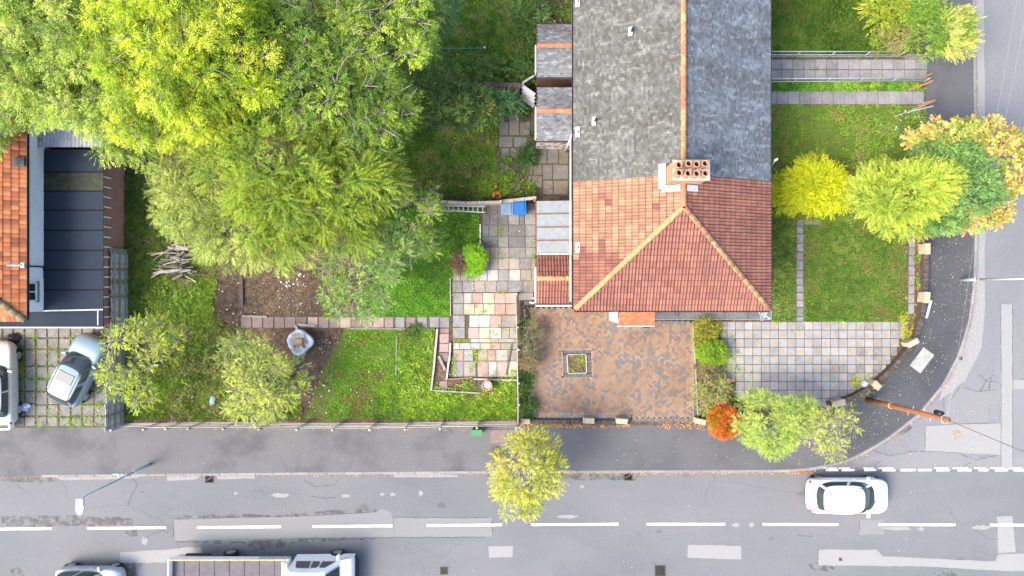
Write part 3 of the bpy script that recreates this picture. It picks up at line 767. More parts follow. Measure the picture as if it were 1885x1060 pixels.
lowwall("boundary_wall", "low dark brick wall curving round the corner garden", [(1698, 404), (1697, 470), (1696, 540), (1690, 580), (1680, 615), (1666, 640), (1640, 672), (1610, 700), (1585, 718), (1560, 731), (1520, 742)], 0.42)
lowwall("boundary_wall", "low dark brick wall along the front of the block paving", [(960, 774), (1060, 775.5), (1155, 777)], 0.22)
pier = [("stone pier beside the corner lawn under the maple", 1694, 459, 90, .56, .26, .68), ("stone pier beside the corner lawn with a white board leaning on it", 1693, 547, 84, .56, .27, .68),
        ("stone pier at the top corner of the checkered paving", 1668, 629, 28, .58, .28, .66), ("stone pier by the telegraph pole", 1602, 706, -42, .46, .32, .66),
        ("stone pier half hidden by the thin bare tree", 1535, 738, 14, .60, .30, .66), ("stone pier next to the orange conifer ball", 1284, 772, -12, .55, .28, .60),
        ("right hand stone pier in front of the block paving", 1141.5, 771, -4, .58, .27, .66), ("left hand stone pier in front of the block paving", 1081.5, 770.5, -4, .56, .27, .62),
        ("short grey pier at the foot of the wooden fence corner", 967, 772, 0, .46, .26, .55)]
for lb, px, py, a, l, w, h in pier:
    c = W(px, py); m = MB()
    m.box((0, 0, h / 2 - .07), (l * .92, w * .86, h - .14)); m.box((0, 0, h - .055), (l, w, .11), ch=.02, top=1)
    o = m.build("stone_pier", stonem); o.location = (c.x, c.y, 0.004); o.rotation_euler = (0, 0, math.radians(a)); tag(o, lb, "pier", "stone piers of the boundary wall")
    bm = bmesh.new(); bm.from_mesh(o.data); bmesh.ops.subdivide_edges(bm, edges=bm.edges[:], cuts=2, use_grid_fill=True)
    for v in bm.verts: v.co += Vector((R.uniform(-.008, .008), R.uniform(-.008, .008), R.uniform(-.006, .006)))
    bm.to_mesh(o.data); bm.free()
o = MB().beam((0, -.98, 0), (0, .0, 0), .11, .035).build("white_board", mat("white_board", [(0.3, (.5, .52, .52)), (.7, (.68, .7, .7))], 6, rough=.6))
A, B = W(1714, 553, .5), W(1703.5, 591, .06); o.data.transform(Matrix.Identity(4)); o.matrix_basis = Matrix.Translation(A) @ (B - A).to_track_quat('-Y', 'Z').to_matrix().to_4x4()
tag(o, "white board leaning against the stone pier by the pavement", "board")
pslab = thing("utility_cover", "pale rectangular concrete cover in the dark pavement", "cover", W(1697, 663))
o = MB().box((0, 0, 0), (1.18, .68, .02), ch=.004).build("slab", sl_light, pslab, local=True); o.location = (0, 0, .012); pslab.rotation_euler = (0, 0, math.radians(53))
for dx in (-.28, .28): MB().box((dx, 0, .024), (.11, .02, .006)).build("lifting_key", patch_pale, pslab, local=True)
c = W(926, 803); pslab = thing("utility_cover", "brown rectangular concrete cover in pavement by the green cabinet", "cover", (c.x, c.y, 0))
MB().box((0, 0, .010), (1.28, .66, .02), ch=.004).build("slab", sl_mauve, pslab, local=True)
for dx in (-.26, .36): MB().box((dx, 0, .022), (.03, .09, .006)).build("lifting_key", patch_pale, pslab, local=True)

# ------------------------------------------------------------------ houses
brickwall = mat("house_brick", [(0.3, (0.38, 0.17, 0.11)), (0.6, (0.50, 0.25, 0.17)), (0.75, (0.66, 0.46, 0.36))], 22, 6, .95, .4, 40)
brickdark = mat("old_brick", [(0.3, (0.13, 0.05, 0.035)), (0.6, (0.22, 0.09, 0.06)), (0.8, (0.28, 0.14, 0.10))], 20, 6, .95, .4, 40)
render = mat("white_render", [(0.3, (0.78, 0.80, 0.83)), (0.7, (0.86, 0.87, 0.89))], 3, 6, .9, .15, 60)
white = mat("white_paint", [(0.3, (0.66, 0.66, 0.66)), (0.7, (0.80, 0.80, 0.80))], 5, 5, .55)
whited = mat("flaking_white_paint", [(0.42, (0.22, 0.10, 0.07)), (0.5, (0.62, 0.61, 0.6)), (0.7, (0.76, 0.76, 0.75))], 5, 7, .8)
black = mat("black_plastic", [(0.3, (0.015, 0.015, 0.017)), (0.7, (0.03, 0.03, 0.032))], 5, rough=.45)
gutm = mat("dark_gutter", [(0.3, (0.03, 0.03, 0.034)), (0.7, (0.06, 0.06, 0.065))], 5, rough=.6)
lead = mat("lead_flashing", [(0.3, (0.40, 0.42, 0.45)), (0.7, (0.60, 0.62, 0.65))], 5, 6, .6)
tile_red = mat("red_tile", [(0.28, (0.75, 0.72, 0.72)), (0.5, (1, 1, 1)), (0.75, (1.18, 1.16, 1.12))], 16, 7, .85, .3, 60, attr=True, speck=(10, .71, (.55, .46, .32)),
               big=[(0.3, (.86, .84, .84)), (0.6, (1.06, 1.05, 1.04))], bigscale=0.9)
slate = mat("grey_roof_tile", [(0.28, (0.72, 0.72, 0.73)), (0.5, (1, 1, 1)), (0.75, (1.22, 1.22, 1.2))], 13, 7, .75, .3, 60, attr=True,
            big=[(0.28, (.86, .70, .66)), (0.38, (1.05, 1.02, 1.0)), (0.55, (1.2, 1.2, 1.2)), (0.68, (1.6, 1.62, 1.62)), (0.8, (2.1, 2.1, 2.1))], bigscale=0.9, stretch=(.30, 1.5, 1), distort=.5, speck=(3.4, .58, (1.75, 1.75, 1.72)))
ridge_l = mat("ridge_tile_lichen", [(0.3, (0.30, 0.13, 0.075)), (0.45, (0.36, 0.20, 0.10)), (0.58, (0.38, 0.28, 0.13)), (0.75, (0.52, 0.45, 0.30))], 13, 7, .9, .5, 40, objvar=.15)
ridge_r = mat("ridge_tile_red", [(0.3, (0.30, 0.12, 0.07)), (0.6, (0.44, 0.20, 0.12)), (0.8, (0.55, 0.36, 0.24))], 9, 7, .9, .4, 40, objvar=.15)

ZE, XW, XE, YS, YN = 5.0, 2.735, 11.32, -0.955, 14.0       # eaves height and eaves rectangle
def brick_nodes(m, mortar=(0.30, 0.25, 0.21)):
    nt = m.node_tree; L = nt.links; b = nt.nodes["Principled BSDF"]; src = b.inputs["Base Color"].links[0].from_socket
    geo = nt.nodes.new("ShaderNodeNewGeometry"); sp = nt.nodes.new("ShaderNodeSeparateXYZ"); L.new(geo.outputs["Position"], sp.inputs[0])
    ad = nt.nodes.new("ShaderNodeMath"); L.new(sp.outputs[0], ad.inputs[0]); L.new(sp.outputs[1], ad.inputs[1])
    cb = nt.nodes.new("ShaderNodeCombineXYZ"); L.new(ad.outputs[0], cb.inputs[0]); L.new(sp.outputs[2], cb.inputs[1])
    br = nt.nodes.new("ShaderNodeTexBrick"); br.inputs["Scale"].default_value = 1.0; br.inputs["Brick Width"].default_value = .225; br.inputs["Row Height"].default_value = .075; br.inputs["Mortar Size"].default_value = .006
    br.inputs["Color1"].default_value = (.85, .85, .85, 1); br.inputs["Color2"].default_value = (1.1, 1.1, 1.1, 1); L.new(cb.outputs[0], br.inputs["Vector"])
    mu = nt.nodes.new("ShaderNodeMix"); mu.data_type = 'RGBA'; mu.blend_type = 'MULTIPLY'; mu.inputs[0].default_value = 1; L.new(src, mu.inputs[6]); L.new(br.outputs["Color"], mu.inputs[7])
    mx = nt.nodes.new("ShaderNodeMix"); mx.data_type = 'RGBA'; L.new(br.outputs["Fac"], mx.inputs[0]); L.new(mu.outputs[2], mx.inputs[6]); mx.inputs[7].default_value = (*mortar, 1)
    L.new(mx.outputs[2], b.inputs["Base Color"])
brick_nodes(brickwall); brick_nodes(brickdark, (0.16, 0.13, 0.11))
XR = (XW + XE) / 2; PITCH = 2.0 / (XR - XW); ZR = 7.0; YB = 4.67  # ridge, party line
cosp = 1 / math.hypot(1, PITCH)
def roofz(x): return ZE + (min(x - XW, XE - x)) * PITCH

hb = thing("corner_house", "brick corner house with red tiled hipped roof and shared chimney", "house", (XR, 1.8, 0))
ht = thing("terrace_house", "neighbouring house with weathered grey tiled roof and lichened ridge", "house", (XR, 9.0, 0))
m = MB(); m.prism([(XW + .28, YS + .28), (XE - .28, YS + .28), (XE - .28, YB - .003), (XW + .28, YB - .003)], 0, ZE - .02); m.build("wall", brickwall, hb)
m = MB(); m.prism([(XW + .28, YB + .003), (XE - .28, YB + .003), (XE - .28, YN), (XW + .28, YN)], 0, ZE - .02); m.build("wall", brickwall, ht)
# windows of the corner house walls
frame_w = white; gl = glass_mat("window_glass", (0.03, 0.035, 0.04), 0.05)
def window(parent, c, w, h, axis, name="window"):
    m_ = MB(); n = (0, -1) if axis == 'S' else (1, 0) if axis == 'E' else (-1, 0)
    t = (abs(n[1]), abs(n[0]))
    bx = lambda du, dz, wu, wz, off, d: (Vector((c[0] + t[0] * du + n[0] * off, c[1] + t[1] * du + n[1] * off, c[2] + dz)), (t[0] * wu + abs(n[0]) * d, t[1] * wu + abs(n[1]) * d, wz))
    p, d = bx(0, 0, w - .1, h - .1, .01, .02); m_.box(p, d); o = m_.build(name, gl, parent)
    m_ = MB()
    for du, dz, wu, wz in ((0, h / 2, w, .07), (0, -h / 2, w, .07), (-w / 2, 0, .07, h - .07), (w / 2, 0, .07, h - .07), (0, 0, .05, h - .07)):
        p, d = bx(du, dz, wu, wz, .03, .06); m_.box(p, d)
    m_.build("frame", frame_w, o)
    m_ = MB(); p, d = bx(0, -h / 2 - .07, w + .15, .06, .06, .14); m_.box(p, d); m_.build("sill", kerbm, o)
for x, z, w in ((8.6, 1.5, 1.8), (8.6, 3.9, 1.7), (5.6, 3.9, 1.2)): window(hb, (x, YS + .28, z), w, 1.2, 'S')
for y, z in ((1.8, 1.5), (1.8, 3.9)): window(hb, (XE - .28, y, z), 1.6, 1.2, 'E')
for y, z in ((6.5, 1.5), (6.5, 3.9), (10.5, 1.5), (10.5, 3.9)): window(ht, (XE - .28, y, z), 1.6, 1.2, 'E')
# roof decks under the tiles
def deck(name, faces, m_, parent):
    q_ = MB(); b = 0
    for f in faces: q_.add(f, [tuple(range(len(f)))])
    return q_.build(name, m_, parent)
batt = mat("roof_underlay", [(0.3, (0.05, 0.03, 0.025)), (0.7, (0.09, 0.05, 0.04))], 8)
YH = YS + (XR - XW)       # hip apex
d_ = -.015
roof_s = deck("roof", [[(XW, YS, ZE + d_), (XE, YS, ZE + d_), (XR, YH, ZR + d_)], [(XW, YB - .004, ZE + d_), (XW, YS, ZE + d_), (XR, YH, ZR + d_), (XR, YB - .004, ZR + d_)],
                       [(XE, YS, ZE + d_), (XE, YB - .004, ZE + d_), (XR, YB - .004, ZR + d_), (XR, YH, ZR + d_)]], batt, hb)
roof_n = deck("roof", [[(XW, YN, ZE + d_), (XW, YB + .004, ZE + d_), (XR, YB + .004, ZR + d_), (XR, YN, ZR + d_)], [(XE, YB + .004, ZE + d_), (XE, YN, ZE + d_), (XR, YN, ZR + d_), (XR, YB + .004, ZR + d_)]], batt, ht)
# soffits and fascias
m = MB()
m.box((XR, YS + .02, ZE - .10), (XE - XW - .05, .03, .16)); m.box((XW + .02, (YS + YB) / 2, ZE - .10), (.03, YB - YS - .09, .16)); m.box((XE - .02, (YS + YB) / 2, ZE - .10), (.03, YB - YS - .09, .16))
m.build("fascia", white, hb)
m = MB(); m.box((XW + .02, (YN + YB) / 2 + .01, ZE - .10), (.03, YN - YB - .03, .16)); m.box((XE - .02, (YN + YB) / 2 + .01, ZE - .10), (.03, YN - YB - .03, .16)); m.build("fascia", white, ht)
def gutter(a, b, m_, parent, r=.055):
    q_ = MB(); a = Vector(a); b = Vector(b); d = (b - a).normalized(); s_ = Vector((-d.y, d.x, 0)); vs = []; fs = []; n = 8
    for p in (a, b):
        for k in range(n + 1):
            t = math.pi + math.pi * k / n; vs.append(p + s_ * (r * math.cos(t)) + Vector((0, 0, r * math.sin(t))))
        for k in range(n, -1, -1):
            t = math.pi + math.pi * k / n; vs.append(p + s_ * ((r - .012) * math.cos(t)) + Vector((0, 0, (r - .012) * math.sin(t))))
    N = 2 * (n + 1)
    for k in range(N): fs.append((k, (k + 1) % N, N + (k + 1) % N, N + k))
    q_.add(vs, fs); return q_.build("gutter", m_, parent, smooth=True)
gutter((XW - .05, YB - .01, ZE - .04), (XW - .05, YS, ZE - .04), gutm, hb); gutter((XE + .05, YS, ZE - .04), (XE + .05, YB - .01, ZE - .04), gutm, hb)
gutter((XW, YS - .05, ZE - .04), (XE, YS - .05, ZE - .04), gutm, hb)
gutter((XW - .05, YN, ZE - .04), (XW - .05, YB + .01, ZE - .04), gutm, ht); gutter((XE + .05, YB + .01, ZE - .04), (XE + .05, YN, ZE - .04), gutm, ht)
m = MB(); m.tube([(XW - .13, 6.8, ZE - .35), (XW - .13, -.6, ZE - .35)], .035); m.build("waste_pipe", white, hb, smooth=True)
m = MB(); m.tube([(XW - .02, 6.95, ZE - .1), (XW - .02, 6.95, 0.1)], .04); m.build("downpipe", white, hb, smooth=True)

# double roman tiles: 0.285 wide, gauge 0.295 along the slope
TW, TG = 0.285, 0.292
def tile_mesh(nm, col, m_):
    q_ = MB(); n = 12; vs = []; fs = []
    def prof(t):      # two rolls
        u = (t * 2) % 1.0 if t < 1 else 1.0
        return 0.052 * max(0.0, math.sin(math.pi * min(1, (u - .30) / .62)) if .30 < u < .92 else 0)
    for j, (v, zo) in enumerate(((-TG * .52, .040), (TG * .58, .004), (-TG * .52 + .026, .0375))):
        for i in range(n + 1):
            t = i / n; vs.append(((t - .5) * (TW - .010), v, zo + prof(t)))
    for i in range(n + 1):
        t = i / n; vs.append(((t - .5) * (TW - .010), -TG * .61, -.004 + prof(t) * .6))
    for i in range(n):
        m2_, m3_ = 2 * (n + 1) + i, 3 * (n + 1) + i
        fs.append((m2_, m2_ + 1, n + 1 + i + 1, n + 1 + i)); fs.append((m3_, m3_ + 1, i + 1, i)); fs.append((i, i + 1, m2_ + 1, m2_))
    for k_, f_ in enumerate(fs): q_.add([vs[i_] for i_ in f_], [(0, 1, 2, 3)], (col, tuple(c_ * .25 for c_ in col), tuple(c_ * .42 for c_ in col))[k_ % 3])  # front lip and tail strip coloured dark: shade under tile edges painted in
    return q_.mesh(nm, m_)
RED = [(0.207, 0.09, 0.066), (0.2208, 0.0972, 0.0704), (0.195, 0.0846, 0.0634), (0.23, 0.1044, 0.0748), (0.184, 0.0792, 0.0598)]
LICH = [(0.285, 0.1702, 0.1035), (0.3135, 0.1978, 0.126), (0.2707, 0.1518, 0.0945), (0.2565, 0.138, 0.09)]
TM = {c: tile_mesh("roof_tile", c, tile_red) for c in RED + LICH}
def place_tiles(origin, eaves_dir, up_dir, ncol, nrow, inside, lich, parent, roofobj, limit, clip_planes):
    """origin: eaves corner; tiles wholly inside go in as objects (the first `limit` nearest the middle), the rest are joined and cut at the hips"""
    e = Vector(eaves_dir).normalized(); u = Vector(up_dir).normalized(); nrm = e.cross(u).normalized()
    if nrm.z < 0: nrm = -nrm
    B = Matrix((e, u, nrm)).transposed().to_4x4()
    if B.determinant() < 0: B = Matrix((-e, u, nrm)).transposed().to_4x4()
    cand = []
    for r in range(nrow):
        for c in range(ncol):
            p = Vector(origin) + e * ((c + .5) * TW) + u * ((r + .5) * TG)
            k = inside(p)
            if k < -.24: continue
            cand.append((k, p))
    full = sorted([x for x in cand if x[0] > .22], key=lambda x: -x[0])
    single = full[:limit]; ss = {id(x) for x in single}
    def pick(p):
        k_ = vnoise(np.array([[p.x, p.y]]), .8, 31)[0] * .5 + vnoise(np.array([[p.x, p.y]]), 2.1, 33)[0] * .5
        return R.choice(LICH) if k_ + R.uniform(-.12, .12) < lich(p) else R.choice(RED)
    for x in single:
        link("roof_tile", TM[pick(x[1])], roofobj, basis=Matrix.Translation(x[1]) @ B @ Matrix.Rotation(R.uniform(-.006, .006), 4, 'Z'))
    q_ = MB()
    for x in cand:
        if id(x) in ss: continue
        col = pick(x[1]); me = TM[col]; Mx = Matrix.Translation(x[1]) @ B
        for k_, f in enumerate(me.polygons): q_.add([Mx @ me.vertices[i_].co for i_ in f.vertices], [(0, 1, 2, 3)], (col, tuple(c_ * .25 for c_ in col), tuple(c_ * .42 for c_ in col))[k_ % 3])  # joined tiles keep the same painted edge shade on lip and tail
    if q_.f:
        me = q_.mesh("roof_tile_rest", tile_red)
        bm = bmesh.new(); bm.from_mesh(me)
        for co, no in clip_planes:
            bmesh.ops.bisect_plane(bm, geom=bm.verts[:] + bm.edges[:] + bm.faces[:], plane_co=co, plane_no=no, clear_outer=True)
        bm.to_mesh(me); bm.free()
        o = link("roof_tiles", me, roofobj); o["kind"] = "stuff"
hipw = Vector((1, -1, 0)).normalized(); hipe = Vector((-1, -1, 0)).normalized()
slope = math.hypot(XR - XW, ZR - ZE)
def lichW(p): return np.clip(.34 + (p.y - .4) * .26 - max(0, 3.4 - p.x) * .25, 0, .86)
# west face
place_tiles((XW - .03, YB, ZE), (0, -1, 0), (XR - XW, 0, ZR - ZE), 20, 16, lambda p: min((p.y - YS) - (p.x - XW), YB - p.y, XR - p.x + .1) * .9, lichW, hb, roof_s, 95,
            [((XW, YS, 0), (hipw.x, hipw.y, 0)), ((0, YB - .003, 0), (0, 1, 0)), ((XR, 0, 0), (1, 0, 0))])
place_tiles((XE + .03, YB, ZE), (0, -1, 0), (XR - XE, 0, ZR - ZE), 20, 16, lambda p: min((p.y - YS) - (XE - p.x), YB - p.y, p.x - XR + .1) * .9, lambda p: .03, hb, roof_s, 95,
            [((XE, YS, 0), (-hipw.x, hipw.y, 0)), ((0, YB - .003, 0), (0, 1, 0)), ((XR, 0, 0), (-1, 0, 0))])
place_tiles((XW, YS - .03, ZE), (1, 0, 0), (0, YH - YS, ZR - ZE), 31, 16, lambda p: min((p.x - XW) - (p.y - YS), (XE - p.x) - (p.y - YS), YH - p.y + .3) * .75, lambda p: .16 if p.y < .3 and p.x < 7 else .04, hb, roof_s, 105,
            [((XW, YS, 0), (-hipw.x, -hipw.y, 0)), ((XE, YS, 0), (hipw.x, -hipw.y, 0))])
# ridge and hip tiles
def halfround(L_=.42, r=.115):
    q_ = MB(); vs = []; fs = []; n = 8
    for y, k in ((-L_ / 2, 1.08), (L_ / 2, .94)):
        for i in range(n + 1):
            t = math.pi * i / n; vs.append((r * k * math.cos(t), y, r * k * .75 * math.sin(t)))
    for i in range(n + 1):
        t = math.pi * i / n; vs.append((r * .9 * math.cos(t), -L_ / 2, r * .6 * math.sin(t) - .01))
    for i in range(n): fs.append((i, n + 1 + i, n + 2 + i, i + 1)); fs.append((2 * (n + 1) + i, i, i + 1, 2 * (n + 1) + i + 1))
    return q_.add(vs, fs)
HR = {m_.name: halfround().mesh("ridge_tile", m_, True) for m_ in (ridge_l, ridge_r)}
def ridge(a, b, ms, parent, name="ridge_tile", step=.40, lift=.02):
    a = Vector(a); b = Vector(b); d = b - a; n = max(1, round(d.length / step)); dn = d.normalized()
    x = dn.cross(Vector((0, 0, 1))).normalized(); z = x.cross(dn).normalized()
    B = Matrix((x, dn, z)).transposed().to_4x4()
    for i in range(n):
        p = a + d * ((i + .5) / n) + Vector((0, 0, lift + R.uniform(-.004, .004)))
        me = HR[R.choices([m_.name for m_, w in ms], [w for m_, w in ms])[0]]
        link(name, me, parent, basis=Matrix.Translation(p) @ B @ Matrix.Rotation(R.uniform(-.02, .02), 4, 'Z') @ Matrix.Diagonal((1, d.length / n / .40, 1, 1)))
ridge((XW + .05, YS + .05, ZE + .02), (XR - .04, YH - .04, ZR + .02), [(ridge_l, 1)], roof_s, "hip_tile")
ridge((XE - .05, YS + .05, ZE + .02), (XR + .04, YH - .04, ZR + .02), [(ridge_l, 2), (ridge_r, 1)], roof_s, "hip_tile")
ridge((XR, YH, ZR + .02), (XR, YB, ZR + .02), [(ridge_r, 2), (ridge_l, 1)], roof_s)
ridge((XR, YB, ZR + .02), (XR, YN, ZR + .02), [(ridge_l, 3), (ridge_r, 1)], roof_n, step=.45)

# grey plain tiles: too small to pick apart, joined per slope
def plain_tiles(origin, e, u, width, length, cols, parent, name, tw=.168, tg=.10, skip=None, m_=slate, th=.016, seed=3):
    e = Vector(e).normalized(); u = Vector(u).normalized(); n = e.cross(u)
    if n.z < 0: n = -n
    q_ = MB(); nr = int(length / tg); nc = int(width / tw); g = random.Random(seed)
    for r in range(nr):
        for c in range(nc + 1):
            a0 = (c - (.5 if r % 2 else 0)) * tw; a1 = a0 + tw - .004
            a0, a1 = max(0, a0), min(width, a1)
            if a1 - a0 < .03: continue
            p0 = Vector(origin) + u * (r * tg)
            l = g.uniform(-.004, .006); t_ = th * g.uniform(.8, 1.3)
            A = p0 + e * a0 + u * l + n * (t_ + .006); Bq = p0 + e * a1 + u * l + n * (t_ + .006 + g.uniform(-.003, .003))
            C = p0 + e * a1 + u * (tg + .01) + n * .004; D = p0 + e * a0 + u * (tg + .01) + n * .004
            A2, B2 = A - n * t_, Bq - n * t_
            f = g.uniform(.78, 1.2); cc = g.choice(cols)
            q_.add([A, Bq, C, D, A2, B2], [(0, 1, 2, 3), (4, 5, 1, 0)], tuple(x * f for x in cc))
    o = q_.build(name, m_, parent); o["kind"] = "stuff"
    return o
plain_tiles((XW - .03, YN, ZE), (0, -1, 0), (XR - XW, 0, ZR - ZE), YN - YB - .004, slope + .03, [(0.0725, 0.0725, 0.0648), (0.0829, 0.0829, 0.0734), (0.0651, 0.0644, 0.0576), (0.0962, 0.0955, 0.0857)], roof_n, "roof_tiles")
plain_tiles((XE + .03, YB + .004, ZE), (0, 1, 0), (XR - XE, 0, ZR - ZE), YN - YB - .004, slope + .03, [(0.0736, 0.0826, 0.0924), (0.082, 0.0918, 0.1016), (0.0653, 0.0735, 0.0831), (0.0916, 0.1023, 0.1122)], roof_n, "roof_tiles", seed=4)

# chimney stack on the party line
stack = mat("chimney_brick", [(0.3, (0.36, 0.19, 0.10)), (0.55, (0.46, 0.29, 0.17)), (0.8, (0.56, 0.41, 0.28))], 12, 7, .95, .5, 30, stretch=(1, 1, 3))
capm = mat("chimney_mortar", [(0.3, (0.40, 0.34, 0.22)), (0.5, (0.58, 0.52, 0.38)), (0.75, (0.66, 0.62, 0.52))], 7, 7, .95, .5, 30, speck=(6, .62, (.34, .33, .10)))
capw = mat("chimney_white_mortar", [(0.3, (0.58, 0.58, 0.58)), (0.7, (0.74, 0.74, 0.73))], 7, 6, .95, .3, 30)
potm = mat("clay_pot", [(0.3, (0.40, 0.19, 0.11)), (0.7, (0.55, 0.30, 0.19))], 8, 6, .9, .2)
potd = mat("pot_soot", [(0.3, (0.012, 0.010, 0.01)), (0.7, (0.03, 0.025, 0.022))], 8)
ZC = 8.25
cx0, cy0 = W(1240, 293, ZC).x, W(0, 293, ZC).y; cx1, cy1 = W(1308, 331, ZC).x, W(0, 331, ZC).y
ccx, ccy = (cx0 + cx1) / 2, (cy0 + cy1) / 2
cw, cd = cx1 - cx0, cy0 - cy1
m = MB(); m.box((ccx, ccy, 7.15), (cw - .10, cd - .10, 1.74)); ch = m.build("chimney", stack, hb)
for k in range(9):      # projecting courses give the brickwork its joints
    m = MB(); m.box((ccx, ccy, 6.56 + k * .15), (cw - .085, cd - .085, .06)); m.build("brick_course", stack, ch)
m = MB(); m.box((ccx, ccy, 8.045), (cw - .03, cd - .03, .07)); m.box((ccx, ccy, 8.105), (cw + .02, cd + .02, .05)); m.build("corbel", stack, ch)
m = MB(); m.box((ccx, (ccy + cy0) / 2 - .012, 8.17), (cw + .0, cd / 2 - .022, .08), ch=.02); m.build("cap", capm, ch)
m = MB(); m.box((ccx, (ccy + cy1) / 2 + .012, 8.172), (cw + .0, cd / 2 + .02, .08), ch=.02); m.build("cap", capw, ch)
for px, py in ((1250.5, 303), (1268.5, 300.5), (1283, 301.5), (1298.5, 300.5), (1251, 317.5), (1267, 318.5), (1283, 319), (1299, 318.5)):
    zt = 8.60 if py < 310 else 8.72
    c = W(px, py, zt); m = MB()
    m.lathe((c.x, c.y, 8.20), [(.155, 0), (.150, .1), (.128, .18), (.118, zt - 8.20 - .06), (.134, zt - 8.20 - .05), (.134, zt - 8.20), (.100, zt - 8.20), (.098, zt - 8.20 - .25)], 18, caps=False)
    p_ = m.build("chimney_pot", potm, ch, smooth=False)
    m = MB(); m.lathe((c.x, c.y, zt - .2), [(.097, 0), (.097, .005)], 14); link("flue", m.mesh("flue", potd), ch)
# flashing round the stack
def on_roof(x, y, dz): return (x, y, roofz(x) + dz)
m = MB()
for x0, x1, y0, y1 in ((ccx - cw / 2 - .24, ccx - cw / 2 + .02, ccy - cd / 2 - .12, ccy + cd / 2 + .1), (ccx - cw / 2 - .12, XR - .14, ccy - cd / 2 - .26, ccy - cd / 2 - .0), (XR + .14, ccx + cw / 2 - .1, ccy - cd / 2 - .26, ccy - cd / 2)):
    m.add([on_roof(x0, y0, .125), on_roof(x1, y0, .125), on_roof(x1, y1, .125), on_roof(x0, y1, .125), on_roof(x0, y0, .04), on_roof(x1, y0, .04), on_roof(x1, y1, .04), on_roof(x0, y1, .04)],
          [(0, 1, 2, 3), (4, 5, 1, 0), (5, 6, 2, 1), (6, 7, 3, 2), (7, 4, 0, 3)])
m.build("flashing", lead, ch)
# vent pipes with lead slates on the western slope
for k, (px, py, par, pipe) in enumerate(((1160, 58, roof_n, True), (1093, 223, roof_n, True), (1063, 243, roof_n, False), (1063, 455, roof_s, False), (1063, 3, roof_n, False))):
    z = 5.0 + (1 if pipe else .12) * .45 if px < 1100 else 6.1
    c = W(px, py, z); zz = roofz(c.x)
    c = W(px, py, zz + .05); m = MB(); w2 = .13 if pipe else .16
    m.add([on_roof(c.x - w2 * .6, c.y - w2 * 1.4, .11), on_roof(c.x + w2 * .6, c.y - w2 * 1.4, .11), on_roof(c.x + w2 * .6, c.y + w2 * 1.4, .11), on_roof(c.x - w2 * .6, c.y + w2 * 1.4, .11),
           on_roof(c.x - w2 * .6, c.y - w2 * 1.4, .01), on_roof(c.x + w2 * .6, c.y - w2 * 1.4, .01), on_roof(c.x + w2 * .6, c.y + w2 * 1.4, .01), on_roof(c.x - w2 * .6, c.y + w2 * 1.4, .01)], [(0, 1, 2, 3), (4, 5, 1, 0), (5, 6, 2, 1), (6, 7, 3, 2), (7, 4, 0, 3)])
    v = m.build("vent_flashing", lead, par)
    m = MB(); m.tube([(c.x + .05, c.y, roofz(c.x + .05)), (c.x + .05, c.y, roofz(c.x + .05) + (.45 if pipe else .12))], .05, 10); link("vent_pipe", m.mesh("vent_pipe", black, True), v)
# satellite dish at the corner
alum = mat("galvanised", [(0.3, (0.42, 0.44, 0.46)), (0.7, (0.58, 0.60, 0.62))], 8, rough=.5, metal=.35)
sg = mat("dish_grey", [(0.3, (0.48, 0.50, 0.50)), (0.7, (0.58, 0.60, 0.60))], 8, rough=.5)
dc = W(1404, 578, 4.3); t = thing("satellite_dish", "grey satellite dish on the front corner of the red roofed house", "dish", (dc.x - .12, YS + .28, 4.2))
m = MB(); n = 20; rings = 5; vs = [(0, 0, 0)]; fs = []
for r in range(1, rings + 1):
    for k in range(n):
        a = 2 * math.pi * k / n; rr = r / rings; vs.append((.30 * rr * math.cos(a), .36 * rr * math.sin(a), .09 * rr * rr))
for k in range(n): fs.append((0, 1 + k, 1 + (k + 1) % n))
for r in range(rings - 1):
    for k in range(n): fs.append((1 + r * n + k, 1 + (r + 1) * n + k, 1 + (r + 1) * n + (k + 1) % n, 1 + r * n + (k + 1) % n))
m.add(vs, fs); me = m.mesh("dish", sg, True)
o = link("dish", me, t, basis=Matrix.Translation(dc) @ Vector((.62, -.38, .55)).to_track_quat('Z', 'Y').to_matrix().to_4x4())
sol = o.modifiers.new("thickness", 'SOLIDIFY'); sol.thickness = .012
m = MB(); m.tube([(dc.x - .12, YS + .28, 4.2), (dc.x - .1, dc.y, 4.2), dc], .022, 8); m.build("bracket", alum, t, smooth=True)
m = MB(); m.tube([dc - Vector((0, 0, .1)), dc + Vector((.24, -.18, .10))], .010, 6); m.box(dc + Vector((.25, -.19, .11)), (.06, .05, .05)); m.build("feed_arm", white, t)
dc = W(1421, 302, 4.6); t = thing("wall_aerial", "small grey aerial box on the side wall below the slate roof", "aerial", (XE - .28, dc.y, 4.6))
m = MB(); m.tube([(XE - .28, dc.y - .1, 4.5), dc + Vector((.0, -.05, 0)), dc + Vector((.12, .14, .05))], .018, 6); m.build("arm", alum, t); m = MB(); m.box(dc + Vector((.15, .18, .07)), (.2, .1, .07), rz=.6, ch=.02); m.build("head", sg, t)

